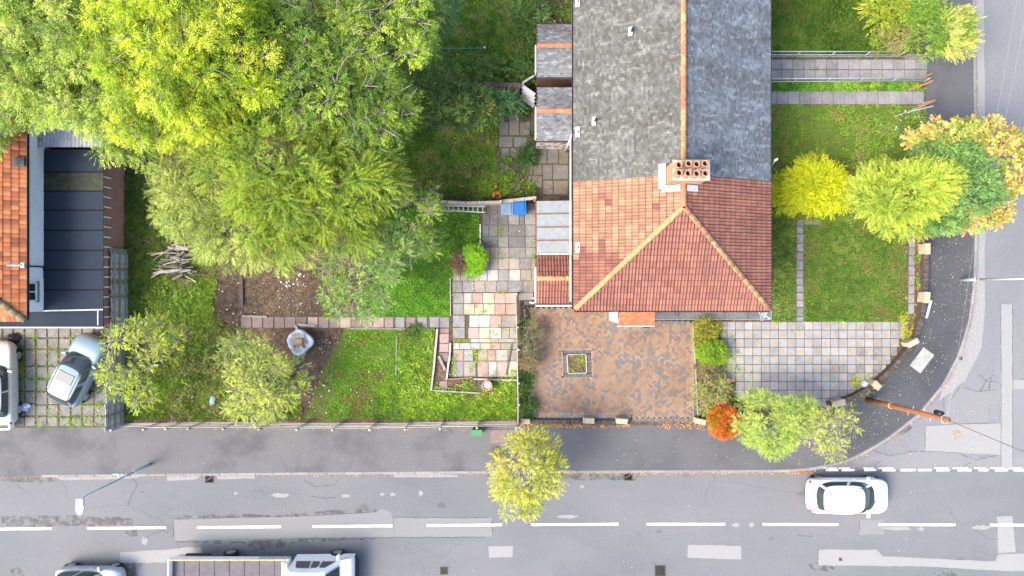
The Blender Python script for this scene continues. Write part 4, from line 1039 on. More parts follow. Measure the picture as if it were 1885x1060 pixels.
# porch at the front
pp = thing("porch", "small orange tiled lean to porch on the front of the red roofed house", "porch", (6.0, -1.4, 0))
px0, px1 = W(1131, 0, 2.7).x, W(1206, 0, 2.7).x; py1 = W(0, 599, 2.55).y
m = MB(); m.box(((px0 + px1) / 2 + .03, (YS + .28 + py1 + .12) / 2, 1.2), (px1 - px0 - .2, YS + .28 - py1 - .12, 2.4)); m.build("wall", white, pp)
ov = math.hypot(YS + .28 - py1, .55)
m = MB(); xa = px0 + .21; m.add([(xa, py1, 2.5), (px1, py1, 2.5), (px1, YS + .28, 3.05), (xa, YS + .28, 3.05), (xa, py1, 2.42), (px1, py1, 2.42), (px1, YS + .28, 2.97), (xa, YS + .28, 2.97)], [(0, 1, 2, 3), (7, 6, 5, 4), (0, 4, 5, 1), (1, 5, 6, 2), (3, 7, 4, 0)])
pr_ = m.build("roof", batt, pp)
tile_or = mat("orange_plain_tile", [(0.28, (0.8, 0.78, 0.76)), (0.5, (1, 1, 1)), (0.75, (1.15, 1.13, 1.1))], 16, 6, .85, .2, 60, attr=True)
plain_tiles((xa, py1 - .02, 2.5), (1, 0, 0), (0, YS + .28 - py1, .55), px1 - xa, ov + .02, [(0.36, 0.115, 0.055), (0.39, 0.13, 0.065), (0.33, 0.105, 0.05)], pr_, "roof_tiles", m_=tile_or, seed=8)
m = MB(); m.box(((px0 + px1) / 2 + .1, py1 - .035, 2.44), (px1 - px0 - .18, .03, .13)); m.build("fascia", white, pp)
m = MB(); m.box((px0 + .10, (YS + .28 + py1) / 2 + .12, 2.50), (.17, YS + .28 - py1 - .3, .06)); m.build("side_ledge", white, pp)
m = MB(); m.tube([(px1 - .5, py1 - .09, 2.40), (px1 - .2, py1 - .09, 2.40)], .03, 8); m.build("gutter_stop", black, pp)

# outbuildings against the back wall
XH = XW + .27
def outhouse(name, label, y0, y1, yr, ze, zr, cols, m_wall, ridge_m, group, tiles='plain', wh=None):
    xa = W(988, 0, ze).x; ys_, yn_ = W(0, y1, ze).y, W(0, y0, ze).y; ymid = W(0, yr, zr).y
    t = thing(name, label, "outbuilding", ((xa + XH) / 2, ymid, 0), group=group)
    m = MB(); o_ = .10
    vs = []
    for x in (xa + .04, XH): vs += [(x, ys_ + o_, 0), (x, yn_ - o_, 0), (x, yn_ - o_, ze - .03), (x, ymid, zr - .07), (x, ys_ + o_, ze - .03)]
    m.add(vs, [(0, 4, 3, 2, 1), (5, 6, 7, 8, 9), (0, 5, 9, 4), (1, 2, 7, 6), (2, 3, 8, 7), (3, 4, 9, 8)]); m.build("wall", m_wall, t)
    m = MB(); m.add([(xa, ys_, ze - .012), (XH, ys_, ze - .012), (XH, ymid, zr - .012), (xa, ymid, zr - .012)], [(0, 1, 2, 3)]); m.add([(xa, ymid, zr - .013), (XH, ymid, zr - .013), (XH, yn_, ze - .013), (xa, yn_, ze - .013)], [(0, 1, 2, 3)])
    rf = m.build("roof", batt, t)
    sl1 = math.hypot(ymid - ys_, zr - ze); sl2 = math.hypot(yn_ - ymid, zr - ze)
    if tiles == 'plain':
        plain_tiles((xa, ys_ - .02, ze), (1, 0, 0), (0, ymid - ys_, zr - ze), XH - xa, sl1 + .02, cols, rf, "roof_tiles", seed=int(y0) + 1)
        plain_tiles((XH, yn_ + .02, ze), (-1, 0, 0), (0, ymid - yn_, zr - ze), XH - xa, sl2 + .02, [tuple(c * .97 for c in k) for k in cols], rf, "roof_tiles", seed=int(y0) + 2)
    ridge((xa, ymid, zr + .02), (XH - .02, ymid, zr + .02), ridge_m, rf, step=.42)
    m = MB(); m.tube([(xa, ys_ - .06, ze - .05), (XH - .05, ys_ - .06, ze - .05)], .045, 8); m.build("gutter", gutm, t)
    return t, xa, ys_, yn_, ymid, rf
SLC1 = [(0.10, 0.11, 0.122), (0.118, 0.128, 0.138), (0.088, 0.096, 0.106), (0.125, 0.13, 0.135)]
t1, xa, *_ = outhouse("outhouse", "slate roofed brick outhouse, the one farther from the patio", 46, 141, 84, 2.35, 2.95, SLC1, brickdark, [(ridge_r, 1)], "paired slate outhouses")
m = MB(); m.box((xa - .05, W(0, 112, 2).y, 2.1), (.05, 1.3, .5)); m.build("fascia", white, t1)
t2, xa, ys_, *_ = outhouse("outhouse", "slate roofed outhouse with flaking white end wall", 162, 258, 204, 2.35, 2.95, SLC1, brickdark, [(ridge_r, 1)], "paired slate outhouses")
m = MB(); m.box((xa - .05, W(0, 228, 2).y, 2.1), (.05, 1.5, .5)); m.build("fascia", white, t2)
m = MB(); m.box(((xa + XH) / 2, ys_ + .06, 1.1), (XH - xa - .06, .05, 2.0)); m.build("painted_wall", whited, t2)
# small red tiled outhouse
t3, xa, ys_, yn_, ym, rf = outhouse("outhouse", "small red tiled outhouse with yellow lichen ridge beside the patio", 469, 558, 512, 2.35, 2.9, None, brickdark, [(ridge_l, 1)], None, tiles=None)
for sgn, yy, wd in ((1, ys_, ym - ys_), (-1, yn_, yn_ - ym)):
    upv = Vector((0, sgn * wd, .55)); L_ = upv.length; nr = round(L_ / TG)
    e = Vector((1, 0, 0)) * sgn; u = upv.normalized(); nn = e.cross(u)
    Bm = Matrix((e, u, nn)).transposed().to_4x4(); nc = int((XH - xa - .08) / TW)
    for r in range(nr):
        for c in range(nc):
            p = Vector((xa + .02 if sgn > 0 else XH - .1, yy, 2.36)) + e * ((c + .5) * TW) + u * ((r + .5) * L_ / nr)
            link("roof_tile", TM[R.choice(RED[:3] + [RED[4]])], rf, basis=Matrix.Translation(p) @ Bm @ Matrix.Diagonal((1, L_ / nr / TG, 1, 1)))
m = MB(); m.box(((xa + XH) / 2 - .02, ys_ - .12, 2.3), (XH - xa + .05, .06, .12)); m.box((xa - .06, (ys_ + yn_) / 2 - .3, 2.28), (.06, 1.7, .14)); m.box((XH - .04, (ys_ + ym) / 2, 2.55), (.06, ym - ys_, .08)); m.build("fascia", white, t3)
m = MB(); m.tube([(xa - .1, -.5, 2.2), (xa - .1, -.5, .1)], .035, 8); m.build("downpipe", white, t3)
# lean-to with pale corrugated sheets
zl, zh = 2.35, 2.62; xa = W(988, 0, zl).x; y0_, y1_ = W(0, 369, zl).y, W(0, 467, zl).y
lt = thing("lean_to", "lean to shed with four pale sheet roof panels beside the bins", "outbuilding", ((xa + XH) / 2, (y0_ + y1_) / 2, 0))
m = MB(); m.prism([(xa + .06, y0_ - .05), (XH, y0_ - .05), (XH, y1_ + .02), (xa + .06, y1_ + .02)], 0, zl - .08); m.build("wall", brickdark, lt)
sheetm = mat("pale_roof_sheet", [(0.3, (0.19, 0.22, 0.23)), (0.55, (0.24, 0.27, 0.285)), (0.75, (0.28, 0.31, 0.32))], 3.5, 7, .55, speck=(2.2, .66, (.24, .26, .19)))
rust = mat("rusty_bar", [(0.3, (0.16, 0.06, 0.05)), (0.7, (0.28, 0.12, 0.09))], 9, rough=.8)
for i in range(4):
    a = y0_ + (y1_ - y0_) * i / 4; b = y0_ + (y1_ - y0_) * (i + 1) / 4; m = MB(); n = 2
    m.add([(xa, b + .03, zl), (XH - .02, b + .03, zh), (XH - .02, a - .03, zh), (xa, a - .03, zl), (xa, b + .03, zl - .02), (XH - .02, b + .03, zh - .02), (XH - .02, a - .03, zh - .02), (xa, a - .03, zl - .02)],
          [(0, 1, 2, 3), (0, 4, 5, 1), (3, 2, 6, 7), (0, 3, 7, 4), (4, 7, 6, 5)]); m.build("roof_panel", sheetm, lt)
for i in range(1, 4):
    a = y0_ + (y1_ - y0_) * i / 4; m = MB(); m.beam((xa - .02, a, zl + .012), (XH - .03, a, zh + .012), .05, .04); m.build("glazing_bar", rust, lt)
m = MB(); m.beam((xa - .03, y0_, zl - .05), (xa - .03, y1_, zl - .05), .05, .12); m.build("fascia", rust, lt)
m = MB(); m.beam((xa, y1_ - .02, zl + .03), (XH, y1_ - .02, zh + .03), .06, .06); m.beam((XH - .03, y0_, zh + .03), (XH - .03, y1_ - .1, zh + .03), .08, .05); m.build("flashing", lead, lt)

# rendered house on the left with flat roofed extension
lh = thing("rendered_house", "white rendered house with orange tiled hipped roof and flat roofed extension", "house", (-24.5, 3.0, 0))
ZF, ZL = 2.1, 3.75
xw = W(80, 0, ZF).x; ywn, yws = W(0, 205, ZF).y, W(0, 573, ZF).y
m = MB(); m.prism([(xw, yws), (xw, ywn), (-29.8, ywn), (-29.8, yws)], 0, ZL - .03); m.build("wall", render, lh)
xe = W(48, 0, ZL).x; yse = W(0, 590, ZL).y; yne = ywn + .3
felt = mat("roof_felt", [(0.3, (0.026, 0.036, 0.050)), (0.7, (0.042, 0.054, 0.072))], 40, 6, .95, .3, 120, spec=.05, speck=(.45, .62, (.04, .05, .065)), objvar=.06)
feltg = mat("roof_felt_algae", [(0.35, (0.024, 0.03, 0.036)), (0.55, (0.04, 0.048, 0.024)), (0.75, (0.07, 0.08, 0.025))], 3, 6, .8, .3, 120)
xfe = W(190, 0, ZF).x; yfs = W(0, 602, ZF).y; yfn = W(0, 275, ZF).y
ex = thing("flat_roof_extension", "single storey extension with dark felt flat roof and brick side wall", "extension", ((xw + xfe) / 2, 1.5, 0))
m = MB(); m.prism([(xw + .02, yfs + .08), (xfe - .14, yfs + .08), (xfe - .14, yfn), (xw + .02, yfn)], 0, ZF - .06); m.build("wall", brickwall, ex)
m = MB(); m.prism([(-29.0, yfs + .08), (xw + .01, yfs + .08), (xw + .01, yws - .01), (-29.0, yws - .01)], 0, ZF - .07); m.build("bay_wall", brickwall, ex)
ysx = [275, 316, 351, 386, 423, 460, 496, 533, 570]
for i in range(8):
    a, b = W(0, ysx[i], ZF).y, W(0, ysx[i + 1], ZF).y - .05; m = MB(); dx = R.uniform(-.02, .06) if i > 5 else 0
    m.add([(xw + .01, b, ZF + .004), (xfe + dx, b, ZF + .004), (xfe + dx, a, ZF - .012), (xw + .01, a, ZF - .012), (xw + .01, b, ZF - .03), (xfe + dx, b, ZF - .03), (xfe + dx, a, ZF - .03), (xw + .01, a, ZF - .03)],
          [(0, 1, 2, 3), (0, 4, 5, 1), (1, 5, 6, 2), (2, 6, 7, 3)])
    m.build("felt_strip", feltg if i == 1 else felt, ex)
for i in range(1, 8):
    a = W(0, ysx[i], ZF).y - .02; m = MB(); m.box(((xw + xfe) / 2, a, ZF + .008), (xfe - xw - .03, .05, .014)); m.build("felt_lap", dark, ex)
m = MB(); a = W(0, 572, ZF).y; m.box(((-29.0 + xfe) / 2, (a + yfs) / 2, ZF - .02), (xfe + 29.0, a - yfs, .05)); m.build("felt_strip", felt, ex)
m = MB(); m.beam((xw, a, ZF + .02), (xfe, a + .06, ZF + .02), .06, .03); m.beam((xfe - .25, yfs + .1, ZF + .013), (xfe - .25, a, ZF + .013), .05, .02); m.build("felt_seam", lead, ex)
m = MB(); m.beam((-29.0, yfs - .02, ZF - .05), (xfe, yfs - .02, ZF - .05), .05, .14); m.build("fascia", white, ex)
for i in range(16):
    yy = W(0, 305 + i * 18.6, ZF).y; m = MB(); m.box((xfe - .10, yy, ZF - .42), (.05, .06, .72)); m.build("batten", white, ex)
# brick pattern of the side wall as projecting courses
for k in range(12):
    m = MB(); m.box((xfe - .135, (yfs + yfn) / 2, .09 + k * .15), (.014, yfn - yfs - .2, .062)); m.build("brick_course", brickwall, ex)
# orange tiles
m = MB(); zt = ZL + 2.0
m.add([(xe, yse, ZL), (xe, yne, ZL), (xe - 3.6, yne, zt), (xe - 3.6, yse + 3.6, zt)], [(0, 1, 2, 3)]); m.add([(xe, yse, ZL), (xe - 3.6, yse + 3.6, zt), (xe - 7.2, yse, ZL)], [(0, 1, 2)]); rf = m.build("roof", batt, lh)
ORG = [(0.34, 0.115, 0.045), (0.38, 0.135, 0.055), (0.30, 0.095, 0.038), (0.41, 0.165, 0.07), (0.22, 0.075, 0.04)]
def flat_tile(col, w, g_):
    q_ = MB(); vs = []; n = 6
    for v, zo in ((-g_ * .5, .028), (g_ * .55, .004)):
        for i in range(n + 1): t = i / n; vs.append(((t - .5) * w, v, zo + .016 * math.sin(math.pi * t)))
    for i in range(n + 1): t = i / n; vs.append(((t - .5) * w, -g_ * .5, .0))
    fs = []
    for i in range(n): fs += [(i, i + 1, n + 2 + i, n + 1 + i), (2 * (n + 1) + i, 2 * (n + 1) + i + 1, i + 1, i)]
    return q_.add(vs, fs, col).mesh("roof_tile", tile_red)
OT = [flat_tile(c, .205, .30) for c in ORG]
u = Vector((-3.6, 0, 2.0)).normalized(); e = Vector((0, -1, 0)); nn = e.cross(u)
if nn.z < 0: e = -e; nn = e.cross(u)
Bm = Matrix((e, u, nn)).transposed().to_4x4(); q = MB()
for r in range(10):
    for c in range(60):
        p = Vector((xe + .03, yse + (c + .5) * .21, ZL)) + u * ((r + .5) * .30)
        if p.y - yse < (xe - p.x) + .10 or p.y > yne: continue
        me = R.choice(OT); Mx = Matrix.Translation(p) @ Bm
        if r < 5 and c < 52: link("roof_tile", me, rf, basis=Mx @ Matrix.Rotation(R.uniform(-.012, .012), 4, 'Z'))
        else: q.add([Mx @ v.co for v in me.vertices], [tuple(f.vertices) for f in me.polygons], R.choice(ORG))
u = Vector((0, 3.6, 2.0)).normalized(); e = Vector((1, 0, 0)); nn = e.cross(u); Bm = Matrix((e, u, nn)).transposed().to_4x4()
for r in range(12):
    for c in range(36):
        p = Vector((xe - (c + .5) * .21, yse - .03, ZL)) + u * ((r + .5) * .30)
        d1 = (xe - p.x) - (p.y - yse)
        if d1 < .05 or d1 > 7.2 - 2 * (p.y - yse): continue
        me = R.choice(OT); Mx = Matrix.Translation(p) @ Bm
        if c < 9 and r < 6: link("roof_tile", me, rf, basis=Mx)
        else: q.add([Mx @ v.co for v in me.vertices], [tuple(f.vertices) for f in me.polygons], R.choice(ORG))
tag(q.build("roof_tiles", tile_red, rf), kind="stuff")
mossr = mat("mossy_hip", [(0.3, (0.16, 0.13, 0.08)), (0.6, (0.30, 0.24, 0.13)), (0.8, (0.42, 0.36, 0.28))], 7, 7, .95, .6, 25, objvar=.2)
HR[mossr.name] = halfround(.42, .14).mesh("ridge_tile", mossr, True)
ridge((xe - .02, yse + .02, ZL + .02), (xe - 3.6, yse + 3.6, zt + .02), [(mossr, 1)], rf, "hip_tile")
gutter((xe + .05, yne, ZL - .06), (xe + .05, yse, ZL - .06), gutm, lh)
c = W(30, 488, 4.3); m = MB(); m.tube([(c.x - .28, c.y, 4.5), (c.x + .2, c.y, 4.25)], .055, 10); m.box((c.x + .22, c.y, 4.18), (.2, .24, .14), ch=.02); m.build("flue", alum, lh)
m = MB(); yy = W(0, 490, 3).y; m.tube([(xw + .05, yy, ZL - .1), (xw + .05, yy, ZF + .1), (xw + .08, yy - .25, ZF + .05), (xw + .08, yy - .6, ZF + .05)], .035, 8); m.build("downpipe", black, lh)
window(lh, (xw, W(0, 537, 3).y, 2.95), .85, .6, 'E')
# skylight strip near the top of the roof
m = MB(); sk = W(36, 298, 4.0); m.box((sk.x, sk.y, 4.05), (.55, .42, .06), ch=.01); m.build("rooflight", gl, lh)
# pale sheet garage roof under the tree
gz = 2.5; ga = thing("garage", "garage with pale sheet roof half hidden under the big tree", "garage", (W(120, 240, 0).x, W(0, 240).y, 0))
x0, x1, y0, y1 = W(64, 0, gz).x, W(190, 0, gz).x, W(0, 271, gz).y, W(0, 120, gz).y
m = MB(); m.prism([(x0 + .1, y0 + .1), (x1 - .1, y0 + .1), (x1 - .1, y1 - .1), (x0 + .1, y1 - .1)], 0, gz - .05); m.build("wall", brickdark, ga)
gsh = mat("old_sheet_roof", [(0.3, (0.36, 0.36, 0.40)), (0.6, (0.52, 0.52, 0.56)), (0.8, (0.60, 0.60, 0.63))], 3, 7, .8, objvar=.08, speck=(3, .62, (.25, .25, .24)))
for i in range(5):
    a = y0 + (y1 - y0) * i / 5; b = y0 + (y1 - y0) * (i + 1) / 5 + .06; m = MB(); vs = []; fs = []; n = 36
    for yy, zz in ((a, .02), (b, 0)):
        for k in range(n + 1): vs.append((x0 + (x1 - x0) * k / n, yy, gz + .03 + zz + (.02 if k % 2 else -.02)))
    for k in range(n): fs.append((k, k + 1, n + 2 + k, n + 1 + k))
    m.add(vs, fs).build("roof_sheet", gsh, ga)

# ------------------------------------------------------------------ vehicles
def carpaint(name, c, rough=.28): return mat(name, [(0.3, tuple(x * .96 for x in c)), (0.7, tuple(min(1, x * 1.03) for x in c))], 2, 3, rough, spec=.5, coat=.6)
tyre_m = mat("tyre", [(0.3, (0.012, 0.012, 0.012)), (0.7, (0.03, 0.03, 0.03))], 20, rough=.9)
rim_m = mat("alloy_rim", [(0.3, (0.38, 0.38, 0.39)), (0.7, (0.55, 0.55, 0.56))], 10, rough=.35, metal=.6)
carglass = glass_mat("car_glass", (0.03, 0.042, 0.045), .04)
sunglass = glass_mat('sunroof_glass', (0.05, 0.06, 0.065), .5)
lampw = glass_mat("headlamp", (0.55, 0.57, 0.6), .1); lampr = glass_mat("tail_lamp", (0.40, 0.015, 0.02), .15); lampo = glass_mat("indicator", (0.75, 0.2, 0.03), .2)
plate_y = mat("yellow_plate", [(0.5, (0.75, 0.55, 0.06))], rough=.5); plate_w = mat("white_plate", [(0.5, (0.75, 0.75, 0.72))], rough=.5)
trim = mat("black_trim", [(0.3, (0.012, 0.012, 0.014)), (0.7, (0.028, 0.028, 0.03))], 6, rough=.5)
interior = mat("interior", [(0.3, (0.02, 0.02, 0.022)), (0.7, (0.06, 0.055, 0.05))], 4)

def wheel(t, x, y, r, w):
    s = 1 if y > 0 else -1; q_ = MB(); n = 20
    def ring(prof, nm, m_, par):
        m2 = MB(); vs = []; fs = []
        for rr, yy in prof:
            for k in range(n):
                a = 2 * math.pi * k / n; vs.append((x + rr * math.cos(a), y + s * yy, r + rr * math.sin(a)))
        for i in range(len(prof) - 1):
            for k in range(n): fs.append((i * n + k, i * n + (k + 1) % n, (i + 1) * n + (k + 1) % n, (i + 1) * n + k))
        fs.append(tuple(range(n))); fs.append(tuple((len(prof) - 1) * n + k for k in range(n)))
        m2.add(vs, fs); return m2.build(nm, m_, par, local=True)
    wh = ring([(r * .62, -w), (r * .95, -w), (r, -w * .8), (r, -.03), (r * .95, 0), (r * .68, .004)], "wheel", tyre_m, t)
    rm = ring([(r * .66, -.02), (r * .66, .012), (r * .56, .02), (r * .2, .008), (r * .14, .02)], "rim", rim_m, wh)
    return wh
def car(name, label, loc, rz, L, Wd, paintm, hood=.92, belt=.88, roofz_=1.45, xs=None, mirror=True, round_=4.0, sunroof=False, plates=True, wheel_r=.31, group=None, boxy=0.0, glassm=None, rails=False):
    """x forward. xs: (rear glass base, rear roof edge, front roof edge, windscreen base) as fractions of L from the rear"""
    t = thing(name, label, "car", loc, rz, group); hw = Wd / 2; glassm = glassm or carglass
    rb, rt, ft, fb = [(-.5 + v) * L for v in (xs or (.06, .13, .60, .76))]
    # lower body: stations along x
    st = []
    N = 22
    for i in range(N + 1):
        u = i / N; x = (-.5 + u) * L
        endf = (1 - abs(2 * u - 1) ** (9 + boxy * 8)) ** .5 if 0 < u < 1 else 0
        w = hw * (.70 + .30 * endf)
        if u > .8: w *= 1 - .20 * ((u - .8) / .2) ** 2.2
        if u < .12: w *= 1 - .05 * ((.12 - u) / .12) ** 2
        if x < rb: zt = belt - .03 - .16 * ((rb - x) / max(.05, rb + L / 2)) ** 1.5
        elif x > fb: zt = belt + (hood - belt) * 1 - (hood - .66) * ((x - fb) / (L / 2 - fb)) ** 2.6
        else: zt = belt + (hood - belt) * max(0, (x - rb) / (fb - rb)) ** 3
        zb = .20 + (.10 * ((u - .88) / .12) if u > .88 else 0) + (.12 * ((.1 - u) / .1) if u < .1 else 0)
        if i in (0, N): zt -= .10; zb += .10
        st.append((x + (.03 if i == 0 else -.03 if i == N else 0), w, zb, zt))
    m_ = MB(); vs = []; fs = []
    prof = lambda w, zb, zt: [(0, zb), (w * .86, zb), (w * .97, zb + .10), (w, zb + (zt - zb) * .45), (w * .985, zt - .16), (w * .955, zt - .05), (w * .88, zt), (w * .55, zt + .025), (0, zt + .035)]
    for x, w, zb, zt in st:
        P = prof(w, zb, zt); ring_ = [(x, y, z) for y, z in P] + [(x, -y, z) for y, z in P[-2:0:-1]]
        vs += ring_
    K = 16
    for i in range(N):
        for k in range(K): fs.append((i * K + k, (i + 1) * K + k, (i + 1) * K + (k + 1) % K, i * K + (k + 1) % K))
    fs.append(tuple(range(K))); fs.append(tuple(N * K + k for k in range(K - 1, -1, -1)))
    m_.add(vs, fs); b = m_.build("body", paintm, t, smooth=True, local=True)
    bv = b.modifiers.new("round", 'SUBSURF'); bv.levels = 1; bv.render_levels = 1
    # greenhouse
    A = 56; rows_ = 7; G = {}
    def plan(tt, k):
        a = 2 * math.pi * k / A; ca, sa = math.cos(a), math.sin(a)
        x0 = rb + (rt - rb) * tt; x1 = fb + (ft - fb) * tt; hl = (x1 - x0) / 2; cx = (x0 + x1) / 2
        wv = hw * (.91 - .13 * tt ** 1.3)
        p = round_
        f = (abs(ca) ** p + abs(sa) ** p) ** (-1 / p)
        x = cx + hl * ca * f; y = wv * sa * f
        if ca > 0: x += .10 * (1 - (y / wv) ** 2) * (1 - tt * .4) - .04    # bowed windscreen
        return x, y
    V = []
    for r in range(rows_ + 1):
        tt = r / rows_; z = belt - .02 + (roofz_ - .06 - belt + .02) * (1 - (1 - tt) ** 1.25)
        for k in range(A):
            x, y = plan(tt, k); V.append((x, y, z))
    def off(i):        # push glass outward a little
        r, k = divmod(i, A); a = V[r * A + (k + 1) % A]; c = V[r * A + (k - 1) % A]
        d = Vector((a[0] - c[0], a[1] - c[1], 0)).normalized(); nn = Vector((d.y, -d.x, .25)).normalized(); p = Vector(V[i]) + nn * .006
        return tuple(p)
    parts_ = {}
    for r in range(rows_):
        for k in range(A):
            k2 = (k + 1) % A; f = (r * A + k, r * A + k2, (r + 1) * A + k2, (r + 1) * A + k)
            a = V[f[0]]; c = V[f[1]]; d = Vector((c[0] - a[0], c[1] - a[1], 0)); nrm = Vector((d.y, -d.x, 0)).normalized()
            xm = (a[0] + c[0]) / 2; sidek = 'shell'
            xk = V[(rows_ // 2) * A + k][0]; xk2 = V[(rows_ // 2) * A + k2][0]; fx = ((xk + xk2) / 2 - rb) / (fb - rb)
            if 1 <= r < rows_ - (0 if abs(nrm.x) > .6 else 1):
                if nrm.x > .60: sidek = 'windscreen'
                elif nrm.x < -.72: sidek = 'rear_window'
                elif abs(nrm.y) > .86 and .10 < fx < .90:
                    if abs(fx - .52) > .03: sidek = ('side_window', 1 if nrm.y > 0 else -1, fx > .52)
            parts_.setdefault(sidek, []).append(f)
    m_ = MB(); m_.add(V, parts_['shell'] + [f for kk, ff in parts_.items() if kk != 'shell' for f in ff]); m_.build("cabin", paintm, t, smooth=True, local=True)
    for kk, ff in parts_.items():
        if kk == 'shell': continue
        nm = kk if isinstance(kk, str) else kk[0]
        idx = sorted({i for f in ff for i in f}); mp = {i: j for j, i in enumerate(idx)}
        m_ = MB(); m_.add([off(i) for i in idx], [tuple(mp[i] for i in f) for f in ff]); m_.build(nm, glassm, t, smooth=True, local=True)
    # roof panel: domed
    m_ = MB(); vs = []; fs = []; RR = 5
    for j in range(RR + 1):
        s_ = 1 - j / RR
        for k in range(A):
            x, y = plan(1.0, k); cx = (rt + ft) / 2; vs.append((cx + (x - cx) * s_, y * s_, roofz_ - .06 + .065 * (1 - s_ ** 2.6)))
    for j in range(RR):
        for k in range(A): fs.append((j * A + k, j * A + (k + 1) % A, (j + 1) * A + (k + 1) % A, (j + 1) * A + k))
    m_.add(vs, fs); rf_ = m_.build("roof", paintm, t, smooth=True, local=True)
    if sunroof:
        m_ = MB(); cx = rt + (ft - rt) * .66; m_.box((cx, 0, roofz_ - .002), (.52, .84, .03), ch=.012); m_.build("sunroof", sunglass, rf_, local=True)
    if rails:
        for s_ in (-1, 1): MB().beam((rt + .1, s_ * hw * .66, roofz_ - .028), (ft - .05, s_ * hw * .66, roofz_ - .028), .018, .02).build("roof_seam", trim, rf_, local=True)
    MB().tube([(rt + .38, 0, roofz_ + .0), (rt + .30, 0, roofz_ + .10)], .012, 6).build("aerial", trim, rf_, local=True)
    for sx in (-1, 1):
        for s_ in (-1, 1):
            x = (.5 - .19) * L if sx > 0 else (-.5 + .18) * L
            m_ = MB(); n = 20; vs = [(x + (wheel_r + .055) * math.cos(2 * math.pi * k / n), s_ * (hw - .20 + .17 * q_), wheel_r + (wheel_r + .055) * math.sin(2 * math.pi * k / n)) for q_ in (0, 1) for k in range(n)]
            m_.add(vs, [(k, (k + 1) % n, n + (k + 1) % n, n + k) for k in range(n)] + [tuple(range(n)), tuple(range(n, 2 * n))]); m_.build("wheel_arch", trim, t, local=True)
            wheel(t, x, s_ * (hw - .02), wheel_r, .20)
    for s_ in (-1, 1):
        m_ = MB(); m_.box((L / 2 - .34, s_ * hw * .66, .655), (.34, .20, .10), rz=-s_ * .62, ch=.03); m_.build("headlight", lampw, t, local=True)
        m_ = MB(); m_.box((-L / 2 + .20, s_ * hw * .76, .73), (.10, .17, .16), rz=s_ * .45, ch=.03); m_.build("tail_light", lampr, t, local=True)
        if mirror:
            m_ = MB(); m_.box((fb - .34, s_ * (hw + .01), belt + .05), (.12, .24, .13), rz=s_ * .25, ch=.03); m_.build("wing_mirror", paintm, t, local=True)
        for x in (rb + (fb - rb) * .36, rb + (fb - rb) * .66):
            m_ = MB(); m_.box((x, s_ * (hw * .985), belt - .16), (.16, .03, .025), ch=.005); m_.build("door_handle", trim if not plates else paintm, t, local=True)
    if plates:
        MB().box((-L / 2 + .075, 0, .64), (.02, .52, .11)).build("number_plate", plate_y, t, local=True)
        MB().box((L / 2 - .07, 0, .42), (.02, .52, .11)).build("number_plate", plate_w, t, local=True)
    MB().beam((rb + .01, -.05, belt + .10), (rb - .015, .34, belt + .04), .02, .02).build("rear_wiper", trim, t, local=True)
    MB().beam((fb + .0, -.42, belt + .035), (fb - .14, .20, belt + .12), .018, .015).build("wiper", trim, t, local=True)
    return t
white_p = carpaint("white_car_paint", (0.80, 0.80, 0.80)); silver_p = carpaint("silver_blue_paint", (0.19, 0.285, 0.33)); cream_p = carpaint("cream_paint", (0.62, 0.59, 0.52), .4)
grey_p = carpaint("silver_green_paint", (0.42, 0.47, 0.47))
p = W(1562, 913, .6)
car("hatchback_car", "white hatchback driving along the main road", (p.x, p.y, ROADZ), 0.0, 4.22, 1.76, white_p, hood=.93, belt=.92, roofz_=1.44, xs=(.085, .135, .61, .79), rails=True, wheel_r=.32)
p = W(146, 680, .6)
t = car("hatchback_car", "silver blue hatchback with sunroof parked askew on the concrete drive", (p.x, p.y, 0.045), math.radians(64), 3.80, 1.64, silver_p, hood=.90, belt=.90, roofz_=1.44, xs=(.02, .14, .55, .74), sunroof=True, rails=True, wheel_r=.29, round_=5.0)
MB().box((1.45, -.72, .67), (.12, .10, .09), ch=.02).build("indicator", lampo, t, local=True)
MB().box((.48, -.25, 1.02), (.3, .42, .02), rz=.1).build("paper_sheet", plate_w, t, local=True)
p = W(26.5, 705, .7)
t = car("estate_car", "old cream estate car cut off by the left edge of the picture", (p.x - .84, p.y, 0.045), math.radians(90.5), 4.35, 1.68, cream_p, hood=.92, belt=.90, roofz_=1.42, xs=(.10, .20, .60, .72), wheel_r=.29, round_=7.0, boxy=1.0)
p = W(159, 1047.5, .8)
car("small_car", "silver green car at the bottom left edge of the road", (p.x, p.y - .82, ROADZ), 0.0, 3.55, 1.62, grey_p, wheel_r=.29, xs=(.05, .12, .58, .78))

# tipper truck with crew cab
ty = W(0, 1031, 1.25).y; tx0, tx1 = W(310, 0, 1.2).x, W(530, 0, 1.3).x; cab1 = W(649, 0, 1.1).x
tt = thing("tipper_truck", "white crew cab tipper truck with open load bed parked at the bottom edge", "truck", ((tx0 + cab1) / 2, ty - 1.0, ROADZ))
bedm = mat("bed_floor", [(0.3, (0.10, 0.09, 0.097)), (0.7, (0.155, 0.14, 0.148))], 3, 6, .8); orange = mat("orange_marking", [(0.3, (0.60, 0.30, 0.10)), (0.7, (0.75, 0.45, 0.2))], 5, rough=.6)
yN, yS = ty, ty - 2.05; zb = ROADZ
m = MB(); m.box(((tx0 + tx1) / 2, (yN + yS) / 2, .82), (tx1 - tx0 - .1, yN - yS - .1, .12)); m.build("bed_floor", bedm, tt)
for yy in (yN, yS): m = MB(); m.box(((tx0 + tx1) / 2, yy, 1.04), (tx1 - tx0, .05, .40)); m.build("side_board", white_p, tt); m = MB(); m.box(((tx0 + tx1) / 2, yy, 1.252), (tx1 - tx0 - .1, .055, .02)); m.build("top_rail", orange, tt)
m = MB(); m.box((tx0, (yN + yS) / 2, 1.04), (.05, yN - yS - .06, .40)); m.build("tailgate", white_p, tt)
